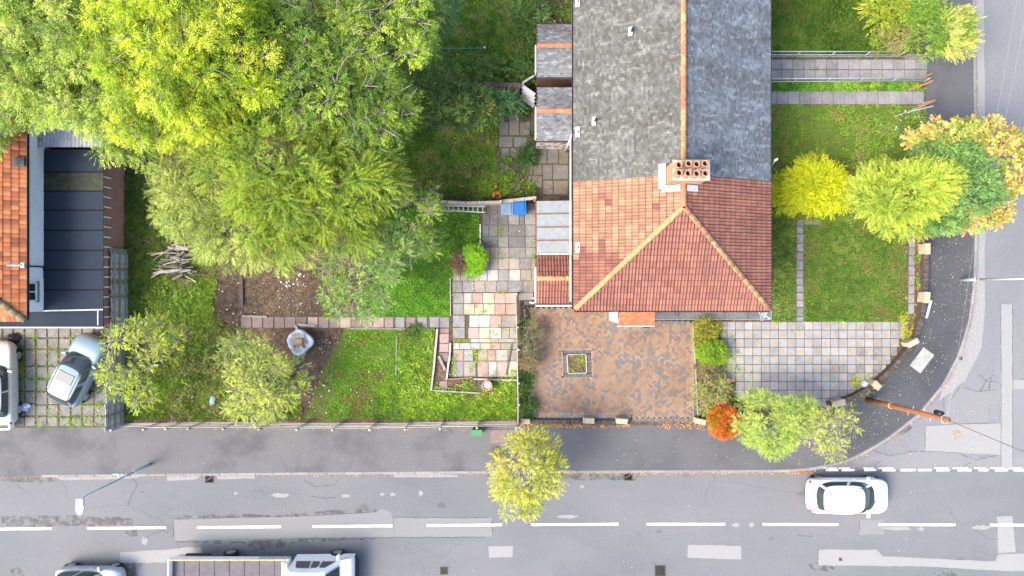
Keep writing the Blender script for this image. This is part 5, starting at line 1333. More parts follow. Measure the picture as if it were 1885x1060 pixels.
m = MB(); m.box((tx1 + .0, (yN + yS) / 2, 1.25), (.06, yN - yS - .06, .80)); m.build("headboard", white_p, tt)
for i in range(2): m = MB(); m.box((tx1 - .12 - i * .2, (yN + yS) / 2, 1.0), (.16, yN - yS - .3, .18), ch=.02); m.build("timber", woodw, tt)
for i in range(7): m = MB(); m.box((tx0 + .6 + i * .75, (yN + yS) / 2, .895), (.05, yN - yS - .16, .03)); m.build("bed_rib", bedm, tt)
m = MB(); m.box(((tx0 + cab1) / 2, (yN + yS) / 2, .48), (cab1 - tx0 - .5, .9, .18)); m.build("chassis", trim, tt)
m = MB(); m.box((tx1 - .75, yN + .06, 1.05), (1.5, .10, .10), ch=.02); m.build("side_guard", kerbm, tt)
# cab: lofted
cx0 = tx1 + .18; Lc = cab1 - cx0; prof = [(0, .45), (0, 1.95), (.10, 2.16), (.55, 2.24), (Lc * .52, 2.24), (Lc * .62, 2.12), (Lc * .80, 1.25), (Lc * .97, 1.02), (Lc, .75), (Lc, .35)]
def cabring(sc): return prof
m = MB(); vs = []; fs = []; n = len(prof)
for yy, k in ((yN - .02, 1), (yN - .16, 2), (yS + .16, 2), (yS + .02, 1)):
    for x, z in prof:
        inn = 0 if z < 1.1 else (z - 1.1) / 1.1 * (.20 if k == 1 else .10)
        y2 = yy - inn if yy > (yN + yS) / 2 else yy + inn
        vs.append((cx0 + (x if k == 2 else x * .985 + .01), y2, z if k == 2 else z - (.06 if z > 1.1 else 0)))
for j in range(3):
    for i in range(n - 1): fs.append((j * n + i, (j + 1) * n + i, (j + 1) * n + i + 1, j * n + i + 1))
fs += [tuple(range(n)), tuple(3 * n + i for i in range(n - 1, -1, -1))]
m.add(vs, fs); m.build("cab", white_p, tt, smooth=False)
def cabside(yy, z): return yy - ((z - 1.1) / 1.1 * .20 if yy > (yN + yS) / 2 else -(z - 1.1) / 1.1 * .20)
for yy, s_ in ((yN - .02, 1), (yS + .02, -1)):
    for x0_, x1_, xt0, xt1 in ((.22, .95, .36, .98), (1.05, 1.42, 1.08, 1.38), (1.52, Lc * .74, 1.50, Lc * .60)):
        m = MB(); m.add([(cx0 + x0_, cabside(yy, 1.28) + .012 * s_, 1.25), (cx0 + x1_, cabside(yy, 1.28) + .012 * s_, 1.25), (cx0 + xt1, cabside(yy, 1.85) + .012 * s_, 1.80), (cx0 + xt0, cabside(yy, 1.85) + .012 * s_, 1.80)], [(0, 1, 2, 3)]); m.build("side_window", carglass, tt)
m = MB(); a, b = prof[5], prof[6]; m.add([(cx0 + b[0] - .02, yS + .26, b[1] + .08), (cx0 + b[0] - .02, yN - .26, b[1] + .08), (cx0 + a[0] + .05, yN - .36, a[1] - .02), (cx0 + a[0] + .05, yS + .36, a[1] - .02)], [(0, 1, 2, 3)]); o = m.build("windscreen", carglass, tt)
o.data.transform(Matrix.Translation((.03, 0, .025)))
for s_ in (1, -1):
    yy = yN if s_ > 0 else yS
    m = MB(); m.box((cx0 + Lc * .78, yy + s_ * .16, 1.30), (.12, .26, .30), ch=.03); m.build("wing_mirror", white_p, tt)
    m = MB(); m.box((cx0 + Lc - .08, yy - s_ * .25, .80), (.14, .30, .16), ch=.03); m.build("headlight", lampw, tt)
    for x in (tx0 + 2.7, cx0 + Lc - .95):
        w_ = wheel(tt, x - tt.location.x, (yy + s_ * .03) - tt.location.y, .36, .24)
m = MB(); m.tube([(cx0 + Lc - .05, yS + .1, .45), (cx0 + Lc + .06, yS + .4, .45), (cx0 + Lc + .06, yN - .4, .45), (cx0 + Lc - .05, yN - .1, .45)], .12, 8); m.build("bumper", trim, tt)
m = MB(); m.box((tx0 + 1.2, yN + .03, .62), (1.2, .06, .22)); m.build("tool_box", trim, tt)

# ------------------------------------------------------------------ fences
def timber(parent, a, b, w, h, m_, name, up=(0, 0, 1)):
    q_ = MB(); q_.beam(a, b, w, h, up=up); return q_.build(name, m_, parent)
# post and rail fence along the pavement
fb_ = W(580, 776); t = thing("rail_fence", "pale weathered post and rail fence along the main pavement", "fence", (fb_.x, fb_.y, 0))
fx = [236, 292, 330, 372, 432, 497, 562, 626, 690, 752, 815, 880, 951]
fy = lambda x: 777.5 - (x - 236) * .0035 + 1.5 * math.sin(x * .012)
zs = [.28, .62, .98, 1.36]
for i, x in enumerate(fx):
    b = W(x, fy(x)); b.y -= .06; lean = R.uniform(-.05, .05)
    timber(t, (b.x, b.y - .03, 0), (b.x + lean, b.y - .03, 1.50), .09, .09, woodw, "post", up=(0, 1, 0))
    if i < len(fx) - 1:
        c = W(fx[i + 1], fy(fx[i + 1])); c.y -= .06
        for z in zs:
            sag = R.uniform(-.06, .06) if x < 440 else R.uniform(-.015, .015)
            if x < 330 and R.random() < .2: continue
            timber(t, (b.x - .02, b.y + .045 + R.uniform(0, .02), z + sag), (c.x + .02, c.y + .045 + R.uniform(0, .02), z + (R.uniform(-.06, .06) if x < 440 else R.uniform(-.015, .015))), .03, .075, woodw if R.random() < .8 else wood, "rail")
# fence between garden and block paving
fb_ = W(955, 680); t = thing("rail_fence", "thin wooden fence between the garden and the block paving", "fence", (fb_.x, fb_.y, 0))
fpts = [(951, 541), (952.5, 600), (953.5, 640), (954.5, 700), (955, 738), (955, 776)]
for i, (x, y) in enumerate(fpts):
    b = W(x, y); timber(t, (b.x, b.y, 0), (b.x + R.uniform(-.02, .02), b.y, 1.2 if i not in (0, 5) else 1.5), .09, .09, woodw, "post", up=(0, 1, 0))
    if i < 5:
        c = W(*fpts[i + 1])
        for z in (.35, .75, 1.15): timber(t, (b.x - .05, b.y, z), (c.x - .05, c.y, z + R.uniform(-.03, .03)), .035, .12, woodw, "rail")
# close boarded fence on the left
fb_ = W(232, 640); t = thing("board_fence", "grey close boarded fence between the drive and the overgrown garden", "fence", (fb_.x, fb_.y, 0))
bd = MB(); bd.box((0, 0, .75), (.022, .145, 1.5)); bdm = [bd.mesh("board", mm_) for mm_ in (mat("grey_board", [(0.3, (0.40, 0.41, 0.41)), (0.7, (0.62, 0.62, 0.61))], 6, 6, .9, .3, 40, stretch=(6, 6, 1), objvar=.2), wood)]
yy = 462; i = 0
while yy < 783:
    x = np.interp(yy, [462, 600, 640, 783], [236.5, 236.5, 232, 228]); c = W(x, yy); h = 1.0 if yy < 615 else 1.06
    tl = .10 if yy < 600 else -.03
    link("board", bdm[0] if R.random() < .8 else bdm[1], t, basis=Matrix.Translation((c.x + (.012 if i % 2 else 0), c.y, 0)) @ Matrix.Rotation(-R.uniform(.0, .04), 4, 'Y') @ Matrix.Diagonal((1, 1, h * R.uniform(.97, 1.02), 1)))
    yy += 4.9; i += 1
for y0, y1 in ((462, 540), (542, 615), (617, 700), (702, 783)):
    for z in (.35, .85, 1.32):
        a = W(np.interp(y0, [462, 600, 640, 783], [236.5, 236.5, 232, 228]), y0); b = W(np.interp(y1, [462, 600, 640, 783], [236.5, 236.5, 232, 228]), y1)
        timber(t, (a.x + .05, a.y, z), (b.x + .05, b.y, z), .05, .08, wood, "rail")
    a = W(np.interp(y0, [462, 600, 640, 783], [236.5, 236.5, 232, 228]), y0); timber(t, (a.x - .06, a.y, 0), (a.x - .06, a.y, 1.55), .1, .1, wood, "post", up=(0, 1, 0))
# board fence across the top of the patio
fb_ = W(890, 376); t = thing("board_fence", "weathered wooden fence behind the ladder and the two bins", "fence", (fb_.x, fb_.y, 0))
pts = [(795, 377), (860, 380), (922, 378.5), (924, 377), (958, 373.5), (982, 371)]
P = resample([W(*p_) for p_ in pts], .15)
for a, b in zip(P[:-1], P[1:]):
    c = (a + b) / 2; d = b - a
    link("board", bdm[1], t, basis=Matrix.Translation((c.x, c.y, 0)) @ Matrix.Rotation(math.atan2(d.y, d.x) - math.pi / 2 + R.uniform(-.05, .05), 4, 'Z') @ Matrix.Diagonal((1.2, 1, .92 * R.uniform(.97, 1.03), 1)))
for (a, b) in zip(pts[:-1], pts[1:]):
    A, B = W(*a), W(*b)
    timber(t, (A.x, A.y, 1.42), (B.x, B.y, 1.42), .15, .05, wood, "capping")
for x, y in ((795, 377), (922, 378), (983, 371)): A = W(x, y); timber(t, (A.x, A.y, 0), (A.x, A.y, 1.62), .12, .12, wood, "post", up=(0, 1, 0))
# brick garden wall and broken gate between the terrace gardens
g0, g1 = W(900, 170), W(957, 170); t = thing("garden_wall", "short red brick wall between the terrace back gardens", "wall", ((g0.x + g1.x) / 2, g0.y, 0))
m = MB(); m.beam((g0.x - .8, g0.y, .62), (g1.x, g1.y, .62), .20, 1.24); m.build("wall_body", brickwall, t)
for i in range(11): x = g0.x - .7 + i * .225; m = MB(); m.box((x, g0.y, 1.27), (.215, .24, .06), ch=.01); m.build("coping_brick", wallbrick, t)
g_ = W(961, 170); t = thing("broken_gate", "broken grey timber gate leaning beside the slate outhouse", "gate", (g_.x, g_.y, 0))
for i in range(4):
    a = W(961, 172 + i * 4.2); b = W(983, 186 + i * 4.0); timber(t, (a.x, a.y, 1.25 - i * .28), (b.x, b.y, 1.1 - i * .28), .03, .24, bdm[0].materials[0], "plank", up=(0, .5, .8))
a, b = W(961, 166), W(982, 154); timber(t, (a.x, a.y, 1.25), (b.x, b.y, 1.35), .10, .06, woodw, "top_rail"); a = W(962, 170); timber(t, (a.x, a.y, 0), (a.x, a.y, 1.4), .1, .1, wood, "post", up=(0, 1, 0))

# handrails of the neighbours' steps
def rail(label, x0, y0, x1, y1, posts, hz=.95):
    a, b = W(x0, y0, 0), W(x1, y1, 0); t = thing("handrail", label, "handrail", ((a.x + b.x) / 2, (a.y + b.y) / 2, 0), group="galvanised handrails by the front paths")
    for z in (hz, hz * .5):
        m = MB(); m.tube([(a.x, a.y, z), (b.x, b.y, z)], .024, 8); m.build("rail", alum, t, smooth=True)
    for k in range(posts):
        p_ = a + (b - a) * (k / (posts - 1)); m = MB(); m.tube([(p_.x, p_.y, 0), (p_.x, p_.y, hz)], .024, 8); m.build("post", alum, t, smooth=True)
rail("grey metal handrail on the far side of the double slab path", 1335, 106.5, 1648, 106.5, 6)
rail("grey metal handrail between the two slab paths", 1335, 155.5, 1693, 153.5, 7)
# broken garden timbers
c = W(1700, 195); t = thing("broken_fence", "broken wooden fence pieces lying at the lawn edge by the pavement", "fence", (c.x, c.y, 0))
for a, b, w, mm_ in (((1648, 214, .15), (1702, 194, .45), .06, wood), ((1690, 196, .3), (1720, 185, .5), .12, woodo), ((1668, 207, .2), (1718, 195, .42), .05, alum), ((1698, 190, .2), (1722, 184, .4), .07, wood)):
    timber(t, W(*a), W(*b), w, .04, mm_, "plank")
c = W(1690, 148); t = thing("broken_gate_timber", "splintered orange timbers at the end of the handrail", "timber", (c.x, c.y, 0))
for a, b, w in (((1686, 146, .25), (1717, 135, .45), .08), ((1672, 166, .12), (1718, 148, .45), .09), ((1690, 160, .2), (1716, 150, .4), .06)): timber(t, W(*a), W(*b), w, .04, woodo if w > .07 else wood, "plank")
c = W(1683, 104); t = thing("trellis", "small wooden lattice panel leaning under the pavement shrub", "trellis", (c.x, c.y, 0))
for k in range(7): timber(t, W(1665 + k * 5, 109, .05), W(1672 + k * 5.2, 99.5, .35), .025, .012, woodw, "slat")
for k in range(4): timber(t, W(1665 + k * 2, 108 - k * 2.6, .08 + k * .08), W(1697 + k * 2, 108 - k * 2.6, .08 + k * .08), .012, .025, woodw, "slat")

# ------------------------------------------------------------------ poles and lamps
galv = mat("lamp_grey", [(0.3, (0.48, 0.55, 0.60)), (0.7, (0.62, 0.68, 0.72))], 5, rough=.5, metal=.2)
galvw = mat("lamp_white", [(0.3, (0.58, 0.60, 0.63)), (0.7, (0.70, 0.72, 0.74))], 5, rough=.45)
b = W(275, 855); t = thing("street_lamp", "grey street lamp on the lower left pavement with sign plate", "lamp", (b.x, b.y, 0))
m = MB(); m.tube([(b.x, b.y, -.02), (b.x, b.y, 1.35), (b.x, b.y, 1.45)], [.085, .085, .05], 12); m.build("base_compartment", galv, t, smooth=True)
m = MB(); m.tube([(b.x, b.y, 1.4), (b.x, b.y, 5.3), (b.x - .05, b.y - .15, 5.42), (b.x - .08, b.y - .3, 5.45)], [.048, .035, .03, .03], 10); m.build("column", galv, t, smooth=True)
m = MB(); m.box((b.x - .09, b.y - .20, 5.48), (.32, .32, .12), ch=.03); m.build("lantern_housing", galv, t)
m = MB(); n = 16; vs = [(b.x - .09 + .18 * math.cos(-math.pi * k / n), b.y - .36 + .40 * math.sin(-math.pi * k / n), 5.47) for k in range(n + 1)]
m.prism([(v[0], v[1]) for v in vs], 5.42, 5.52); m.build("lantern_bowl", galvw, t)
m = MB(); m.box((b.x - .13, b.y + .25, 2.55), (.30, .03, .42)); o = m.build("sign_plate", galvw, t); 
for z in (2.4, 2.7): m = MB(); m.tube([(b.x, b.y, z), (b.x - .06, b.y + .24, z)], .015, 6); m.build("sign_clip", galv, t)
ylw = mat("yellow_band", [(0.5, (0.75, 0.48, 0.03))], rough=.5); m = MB(); m.tube([(b.x, b.y, 1.9), (b.x, b.y, 2.02)], .055, 10); m.build("yellow_band", ylw, t); m = MB(); m.tube([(b.x, b.y, 2.12), (b.x, b.y, 2.3)], .052, 10); m.build("white_band", white, t)
b = W(1768, 515); t = thing("street_lamp", "pale street lamp column beside the dark pavement on the right", "lamp", (b.x, b.y, 0))
m = MB(); m.tube([(b.x, b.y, -.02), (b.x, b.y, 1.15), (b.x, b.y, 1.22)], [.085, .085, .055], 14); m.build("base_compartment", galv, t, smooth=True)
m = MB(); m.tube([(b.x, b.y, 1.2), (b.x, b.y, 5.9), (b.x + .3, b.y, 6.0)], [.056, .045, .035], 12); m.build("column", galvw, t, smooth=True); m = MB(); m.box((b.x + .5, b.y, 6.0), (.6, .25, .12), ch=.04); m.build("lantern", galvw, t)
m = MB(); m.tube([(b.x, b.y, 1.36), (b.x, b.y, 1.44)], .062, 10); m.build("yellow_band", ylw, t)
polem = mat("pole_wood", [(0.3, (0.19, 0.075, 0.034)), (0.7, (0.30, 0.13, 0.06))], 5, 6, .85, .3, 30, stretch=(5, 5, .6))
b = W(1597, 736); t = thing("telegraph_pole", "brown wooden telegraph pole beside the corner pier", "pole", (b.x, b.y, 0))
top = W(1746.5, 773, 6.5)
def onp(z): k = z / 6.5; return Vector((b.x + (top.x - b.x) * k, b.y + (top.y - b.y) * k, z))
m = MB(); m.tube([onp(-.02), onp(2), onp(6.5)], [.15, .135, .10], 14); m.build("shaft", polem, t, smooth=True)
for k in range(5):
    z = 3.6 + k * .42; p_ = onp(z); s_ = 1 if k % 2 else -1; m = MB(); m.tube([p_ + Vector((-.04, .02, 0)), p_ + Vector((-.06 + .05, s_ * .24, .0))], .014, 6); m.build("climbing_step", alum, t)
m = MB(); p_ = onp(5.9); m.tube([p_ + Vector((-.02, .2, -.22)), p_ + Vector((-.02, .2, .18))], .12, 12); m.build("junction_canister", black, t, smooth=True)
m = MB(); p_ = onp(6.3); n = 16
m.tube([p_ + Vector((.19 * math.cos(2 * math.pi * k / n), .19 * math.sin(2 * math.pi * k / n), 0)) for k in range(n + 1)], .016, 6, caps=False); m.build("ring_head", alum, t)
m = MB(); m.tube([onp(2.15), onp(2.22)], .155, 12); m.build("steel_band", mat("band_yellow", [(0.5, (.62, .42, .2))]), t)
wirem = mat("cable", [(0.5, (0.32, 0.33, 0.34))], rough=.6); wired = mat("dark_cable", [(0.5, (0.12, 0.12, 0.13))], rough=.6)
def wire(label, pts, r, m_):
    m = MB(); m.tube(pts, r, 5); tag(m.build("overhead_wire", m_, smooth=True), label, "wire", "overhead wires from the telegraph pole")
T0 = onp(6.35)
wire("thin pale wire running up from the pole across the side road", [T0, W(1790, 560, 5.7), W(1822, 400, 5.5), W(1850, 220, 5.7), W(1888, 30, 6.2), W(1930, -160, 6.8)], .005, wirem)
wire("second thin wire running up towards the top right corner", [T0, W(1765, 640, 5.6), W(1800, 400, 5.2), W(1846, 150, 5.4), W(1872, 0, 5.6), W(1900, -160, 6.0)], .0045, wirem)
wire("bundle of cables running off to the right from the pole head", [T0, W(1800, 796, 6.0), W(1886, 832, 5.7), W(2000, 880, 5.6)], .018, wired)
# green street cabinet
c = W(879.5, 790); t = thing("street_cabinet", "small green street cabinet against the rail fence", "cabinet", (c.x, c.y, 0))
green = mat("cabinet_green", [(0.3, (0.055, 0.20, 0.085)), (0.7, (0.08, 0.26, 0.11))], 5, rough=.5)
m = MB(); m.box((c.x, c.y, .42), (.50, .27, .84), ch=.01); m.build("body", green, t); m = MB(); m.box((c.x, c.y - .005, .865), (.54, .31, .05), ch=.015); m.build("lid", green, t); m = MB(); m.box((c.x, c.y, .03), (.56, .33, .05)); m.build("plinth", kerbm, t)
for sx in (-.125, .125): m = MB(); m.box((c.x + sx, c.y - .138, .42), (.235, .012, .72)); m.build("door", green, t)

# ------------------------------------------------------------------ bins, ladder, garden clutter
def bin_(label, px, py, w, d, h, body, lid, rz):
    c = W(px, py); t = thing("wheelie_bin", label, "bin", (c.x, c.y, 0.04), rz, group="wheelie bins by the patio fence")
    m = MB(); m.box((0, 0, h * .46), (w * .8, d * .8, h * .9), top=1.2); m.build("body", body, t, local=True)
    m = MB(); vs = []; fs = []; n = 6
    m.box((0, -.01, h * .93), (w * 1.03, d * 1.03, .05), ch=.02); m.box((0, -.02, h * .97), (w * .72, d * .66, .04), ch=.018, top=1); l = m.build("lid", lid, t, local=True)
    m = MB(); m.tube([(-w * .4, d * .54, h * .92), (w * .4, d * .54, h * .92)], .022, 8); m.build("handle", body, t, local=True)
    m = MB(); m.box((0, -d * .3, h * .995), (w * .5, .03, .02), ch=.005); m.build("lid_rib", lid, l, local=True)
    for s_ in (-1, 1):
        m = MB(); n = 14; m.tube([(s_ * w * .36, d * .36, .1), (s_ * (w * .36 + .05), d * .36, .1)], .1, n); m.build("wheel", tyre_m, t, local=True)
blue = mat("bin_blue", [(0.3, (0.015, 0.115, 0.36)), (0.7, (0.022, 0.15, 0.44))], 4, rough=.45); bgrey = mat("bin_slate_blue", [(0.3, (0.12, 0.19, 0.28)), (0.7, (0.17, 0.25, 0.35))], 4, rough=.55)
bin_("slate blue wheelie bin on the patio, nearer the ladder", 934, 387, .60, .66, 1.05, bgrey, bgrey, .02)
bin_("bright blue wheelie bin on the patio beside the lean to", 957, 385, .62, .76, 1.08, blue, blue, .06)
lc = W(840, 383); t = thing("ladder", "aluminium ladder lying on its side against the fence", "ladder", (lc.x, lc.y, 0))
A0, A1 = W(795, 377, .6), W(893, 379, .6); B0, B1 = W(795, 386, .55), W(893, 391, .55)
for a, b in ((A0, A1), (B0, B1)): timber(t, a, b, .05, .06, alum, "stile")
a2, b2 = A0 + Vector((.3, -.06, .06)), A1 + Vector((0, -.06, .06)); timber(t, a2, b2, .03, .05, alum, "stile")
for k in range(11): f = (k + .5) / 11; timber(t, A0.lerp(A1, f), B0.lerp(B1, f), .03, .03, alum, "rung")
# terracotta urn
c = W(897, 707); t = thing("garden_urn", "round terracotta chimney pot urn standing in the weedy bed", "urn", (c.x, c.y, 0.01))
terra = mat("terracotta", [(0.3, (0.36, 0.19, 0.11)), (0.7, (0.50, 0.31, 0.20))], 8, 6, .9, .2)
m = MB(); m.lathe((c.x, c.y, .01), [(.17, 0), (.22, .1), (.26, .3), (.24, .48), (.27, .50), (.27, .56), (.21, .56), (.19, .46), (.0, .45)], 24, caps=False); m.build("body", terra, t, smooth=False)
m = MB(); m.lathe((c.x, c.y, .47), [(.18, 0), (.17, .02), (.11, .025), (.10, .05), (.06, .055), (.0, .06)], 20, caps=False); m.build("filling", lead, t)
# builder's bag of rubble
c = W(558, 628); t = thing("rubble_bag", "white bulk bag full of rubble and timber on the soil", "bag", (c.x, c.y, 0))
bagm = mat("woven_bag", [(0.3, (0.46, 0.50, 0.55)), (0.7, (0.66, 0.69, 0.73))], 7, 6, .8, .6, 12)
m = MB(); n = 36; vs = []; fs = []
for j, (r, z) in enumerate(((.42, 0), (.56, .18), (.60, .42), (.62, .60), (.58, .66), (.46, .60), (.36, .50), (.0, .48))):
    for k in range(n):
        a = 2 * math.pi * k / n; rr = r * (1 + .10 * math.sin(3 * a + 1) * (j / 5 if j < 6 else 1) + R.uniform(-.05, .05)) * (1 + .08 * math.cos(4 * a)); vs.append((c.x + rr * math.cos(a), c.y + rr * math.sin(a), max(0, z + R.uniform(-.04, .05) * (j > 1))))
for j in range(7):
    for k in range(n): fs.append((j * n + k, j * n + (k + 1) % n, (j + 1) * n + (k + 1) % n, (j + 1) * n + k))
m.add(vs, fs); m.build("bag", bagm, t, smooth=True)
timb = mat("cut_timber", [(0.3, (0.42, 0.27, 0.12)), (0.7, (0.56, 0.38, 0.19))], 8); rubm = mat("rubble", [(0.3, (0.28, 0.13, 0.09)), (0.5, (0.36, 0.26, 0.2)), (0.7, (0.5, 0.46, 0.42))], 4, objvar=.3)
m = MB(); m.box((c.x - .02, c.y + .06, .66), (.36, .26, .16), rz=.1, ch=.01); m.build("timber_block", timb, t); m = MB(); m.beam((c.x - .3, c.y + .26, .66), (c.x + .3, c.y + .3, .68), .10, .06); m.beam((c.x - .25, c.y + .36, .64), (c.x + .28, c.y + .38, .66), .08, .06); m.build("timber_offcut", woodw, t)
for k in range(26):
    a = R.uniform(0, 6.28); r_ = R.uniform(0, .32); m = MB(); m.box((c.x + r_ * math.cos(a), c.y - .1 + r_ * math.sin(a) * .8, .6 + R.uniform(0, .06)), (R.uniform(.06, .15), R.uniform(.05, .1), .07), rz=R.uniform(0, 3), ch=.012); m.build("rubble_piece", rubm, t)
# stacked grey blocks under the bag
for i, (x, y, rz) in enumerate(((546, 651, .2), (553, 656, .5), (545, 660, .1), (549, 667, .3), (560, 652, .9))):
    p_ = W(x, y); m = MB(); m.box((0, 0, .06), (.30, .20, .11), ch=.012); o = m.build("stone_block", sl_dark); o.location = (p_.x, p_.y, .01 + .002 * i); o.rotation_euler = (0, 0, rz); tag(o, ("grey stone block touching the lower edge of the rubble bag", "middle grey stone block below the rubble bag", "leftmost grey stone block below the rubble bag", "lowest grey stone block below the rubble bag", "tilted grey stone block below the right of the rubble bag")[i], "block", "loose grey blocks below the rubble bag")
# loose timbers
def plank(label, a, b, w, h, m_, name="plank", z=.05):
    A, B = W(*a), W(*b); m = MB(); m.beam((A.x, A.y, z), (B.x, B.y, z), w, h); return tag(m.build(name, m_), label, "timber")
plank("dark timber sleeper upright in the dug soil", (445, 507), (446, 561), .19, .14, woodd, "sleeper", .08)
plank("pale board along the top of the slab path", (447, 581.5), (493, 583), .10, .07, wood, z=.085)
plank("short pale board above the rubble bag", (548, 597), (581, 600), .13, .07, woodw, z=.085)
plank("small offcut beside the rubble bag", (545, 598), (549, 606), .13, .07, woodw, z=.16)
plank("brown plank lying below the log pile", (333, 516), (356, 523), .30, .05, woodd, z=.06)
plank("dark stained board on the rough grass", (345, 580), (346, 628), .42, .04, woodd, z=.045)
plank("loose grey post on the mauve slab path", (808, 655), (820, 681), .13, .09, wood, z=.10)
for lb, a, b in (("timber edging along the left of the mauve path", (805.5, 605), (799, 678)), ("lower timber edging left of the mauve path", (799, 678), (794, 718)), ("timber edging between the mauve path and the coloured slabs", (829.5, 631), (827.5, 664)), ("pale timber edging at the corner of the coloured slabs", (826.5, 664), (822.5, 698))): plank(lb, a, b, .09, .16, wood if '798' in str(a) else woodw, "edging_board", .09)
plank("reddish timber edging at the foot of the coloured slabs", (826, 697.5), (870, 694.5), .07, .14, woodo, "edging_board", .08)
plank("timber edging at the foot of the coloured slabs near the fence", (872, 697), (952, 699.5), .07, .12, woodw, "edging_board", .07)
plank("lower weathered edging board across the weedy bed", (800, 718), (885, 723), .07, .14, wood, "edging_board", .08)
plank("timber strip along the edge of the lawn", (829.2, 512), (829.6, 582), .05, .08, wood, "edging_board", .05)
plank("thin timber strip between the lawn and the path", (640, 604.5), (800, 605.5), .05, .08, wood, "edging_board", .05)
plank("thin weathered stake line across the lower lawn", (731, 617), (729, 690), .05, .06, wood, "edging_board", .05)
plank("dark timber strip lying on the coloured slabs", (942, 634), (932, 690), .07, .05, woodd, "edging_board", .07)
plank("white edging along the right of the block paving", (1274.5, 592), (1284.5, 775), .05, .12, woodw, "edging_board", .07)
plank("timber strip beside the path by the far handrail", (1345, 105.2), (1668, 104.6), .06, .08, wood, "edging_board", .06)
plank("thin white board on the patio by the fence post", (884, 413), (884, 454), .05, .06, white, "edging_board", .05)
plank("bright offcut leaning by the outhouse step", (974, 556), (983, 558), .10, .05, lead, "offcut", .06)
# log and branch pile
c = W(330, 482); t = thing("branch_pile", "heap of dead branches and split logs in the rough grass", "branches", (c.x, c.y, 0))
for k in range(46):
    a = R.gauss(0, .55) + (math.pi if R.random() < .5 else 0); l = R.uniform(.5, 1.9); px, py = R.gauss(332, 17), R.gauss(477, 16); p_ = W(px, py); z = R.uniform(.05, .5)
    d = Vector((math.cos(a), math.sin(a) * .8, R.uniform(-.12, .12))) * l / 2; mid = Vector((p_.x + R.uniform(-.08, .08), p_.y + R.uniform(-.08, .08), z + .04)); r0 = R.uniform(.012, .045)
    m = MB(); m.tube([Vector((p_.x, p_.y, z)) - d, mid, Vector((p_.x, p_.y, z)) + d], [r0, r0 * .9, r0 * .45], 6); m.build("branch", R.choice([TWIG, TWIG, BARK, woodd, wood]), t)
for k in range(9):
    p_ = W(R.gauss(340, 14), R.gauss(468, 16)); m = MB(); a = R.uniform(-.6, .6); d = Vector((math.cos(a), math.sin(a), 0)) * R.uniform(.2, .4); m.tube([Vector((p_.x, p_.y, .35)) - d, Vector((p_.x, p_.y, .38)) + d], R.uniform(.06, .1), 8); m.build("log", R.choice([wood, woodd, BARK]), t)
m = MB(); m.tube([W(282, 503, .25), W(296, 500, .3), W(330, 498, .4), W(352, 497, .4)], [.04, .09, .11, .05], 9); m.tube([W(296, 500, .3), W(278, 511, .2)], [.07, .03], 7); m.tube([W(298, 500, .3), W(294, 491, .4)], [.05, .02], 7); m.build("bleached_trunk", wood, t)
# bags and rubbish
def bag(label, px, py, r, m_, sq=(1, 1), z=.0, seed=0, h=.5):
    g = random.Random(seed); c = W(px, py); m = MB(); n = 14; vs = []; fs = []
    pr = ((.55, 0), (.95, .18), (1, .45), (.8, .75), (.35, .95), (.05, 1.0))
    for a_, zz in pr:
        for k in range(n): t_ = 2 * math.pi * k / n; rr = r * a_ * g.uniform(.72, 1.25); vs.append((c.x + rr * sq[0] * math.cos(t_), c.y + rr * sq[1] * math.sin(t_), z + max(.005, zz * r * h * 2 + g.uniform(-.05, .05) * r)))
    for j in range(len(pr) - 1):
        for k in range(n): fs.append((j * n + k, j * n + (k + 1) % n, (j + 1) * n + (k + 1) % n, (j + 1) * n + k))
    fs.append(tuple(range(n - 1, -1, -1))); m.add(vs, fs); return tag(m.build("rubbish_bag", m_), label, "bag")
bluew = mat("printed_plastic", [(0.46, (0.62, 0.68, 0.78)), (0.52, (0.10, 0.22, 0.55)), (0.58, (0.66, 0.70, 0.78))], 5, 3, .4)
bag("black refuse bag by the cream car", 28, 623, .30, black, (1, .9), .04, 3); bag("blue and white plastic bag behind the cream car", 44, 749, .28, bluew, (1.3, .8), .04, 5, .25)
bag("crumpled pale blue plastic sheet in the weeds", 393, 738, .22, mat("blue_sheet", [(0.35, (0.25, 0.42, 0.48)), (0.65, (0.5, 0.62, 0.66))], 6), (.7, 1.2), .05, 7, .3)
bag("small white carrier bag under the thin tree", 289, 667, .12, white, (1, 1), .1, 9); bag("grey plastic bag by the telegraph pole pier", 1590, 706, .22, lead, (1, .9), .02, 12, .6)
# little step behind the cream car
c = W(10, 783); t = thing("trailer", "small white trailer edge behind the cream car", "trailer", (c.x - .3, c.y, 0))
for a, b in (((-30, 777), (21, 777)), ((-30, 789), (21, 789)), ((21, 777), (21, 789))): timber(t, W(*a, .45), W(*b, .45), .08, .3, white, "side_board")
m = MB(); a = W(-4, 783, .35); m.box((a.x, a.y, .34), (1.4, .3, .05)); m.build("floor", wood, t)
for s_ in (-1,): m = MB(); m.tube([(c.x - .35, c.y - .1, .2), (c.x - .35, c.y + .1, .2)], .2, 12); m.build("wheel", tyre_m, t)
# washing line
a, b = W(690, 88, 1.6), W(892, 88, 1.6); m = MB(); m.tube([a, (a + b) / 2 - Vector((0, 0, .12)), b], .012, 5); tag(m.build("washing_line", mat("line_teal", [(0.5, (0.12, 0.34, 0.32))])), "thin teal washing line across the shaded back garden", "line")
p_ = W(892, 92, 0); m = MB(); m.tube([(p_.x, p_.y, 0), b], .025, 6); m.box(b + Vector((0, 0, .05)), (.09, .09, .1)); tag(m.build("line_post", alum), "slim post at the end of the washing line", "post")

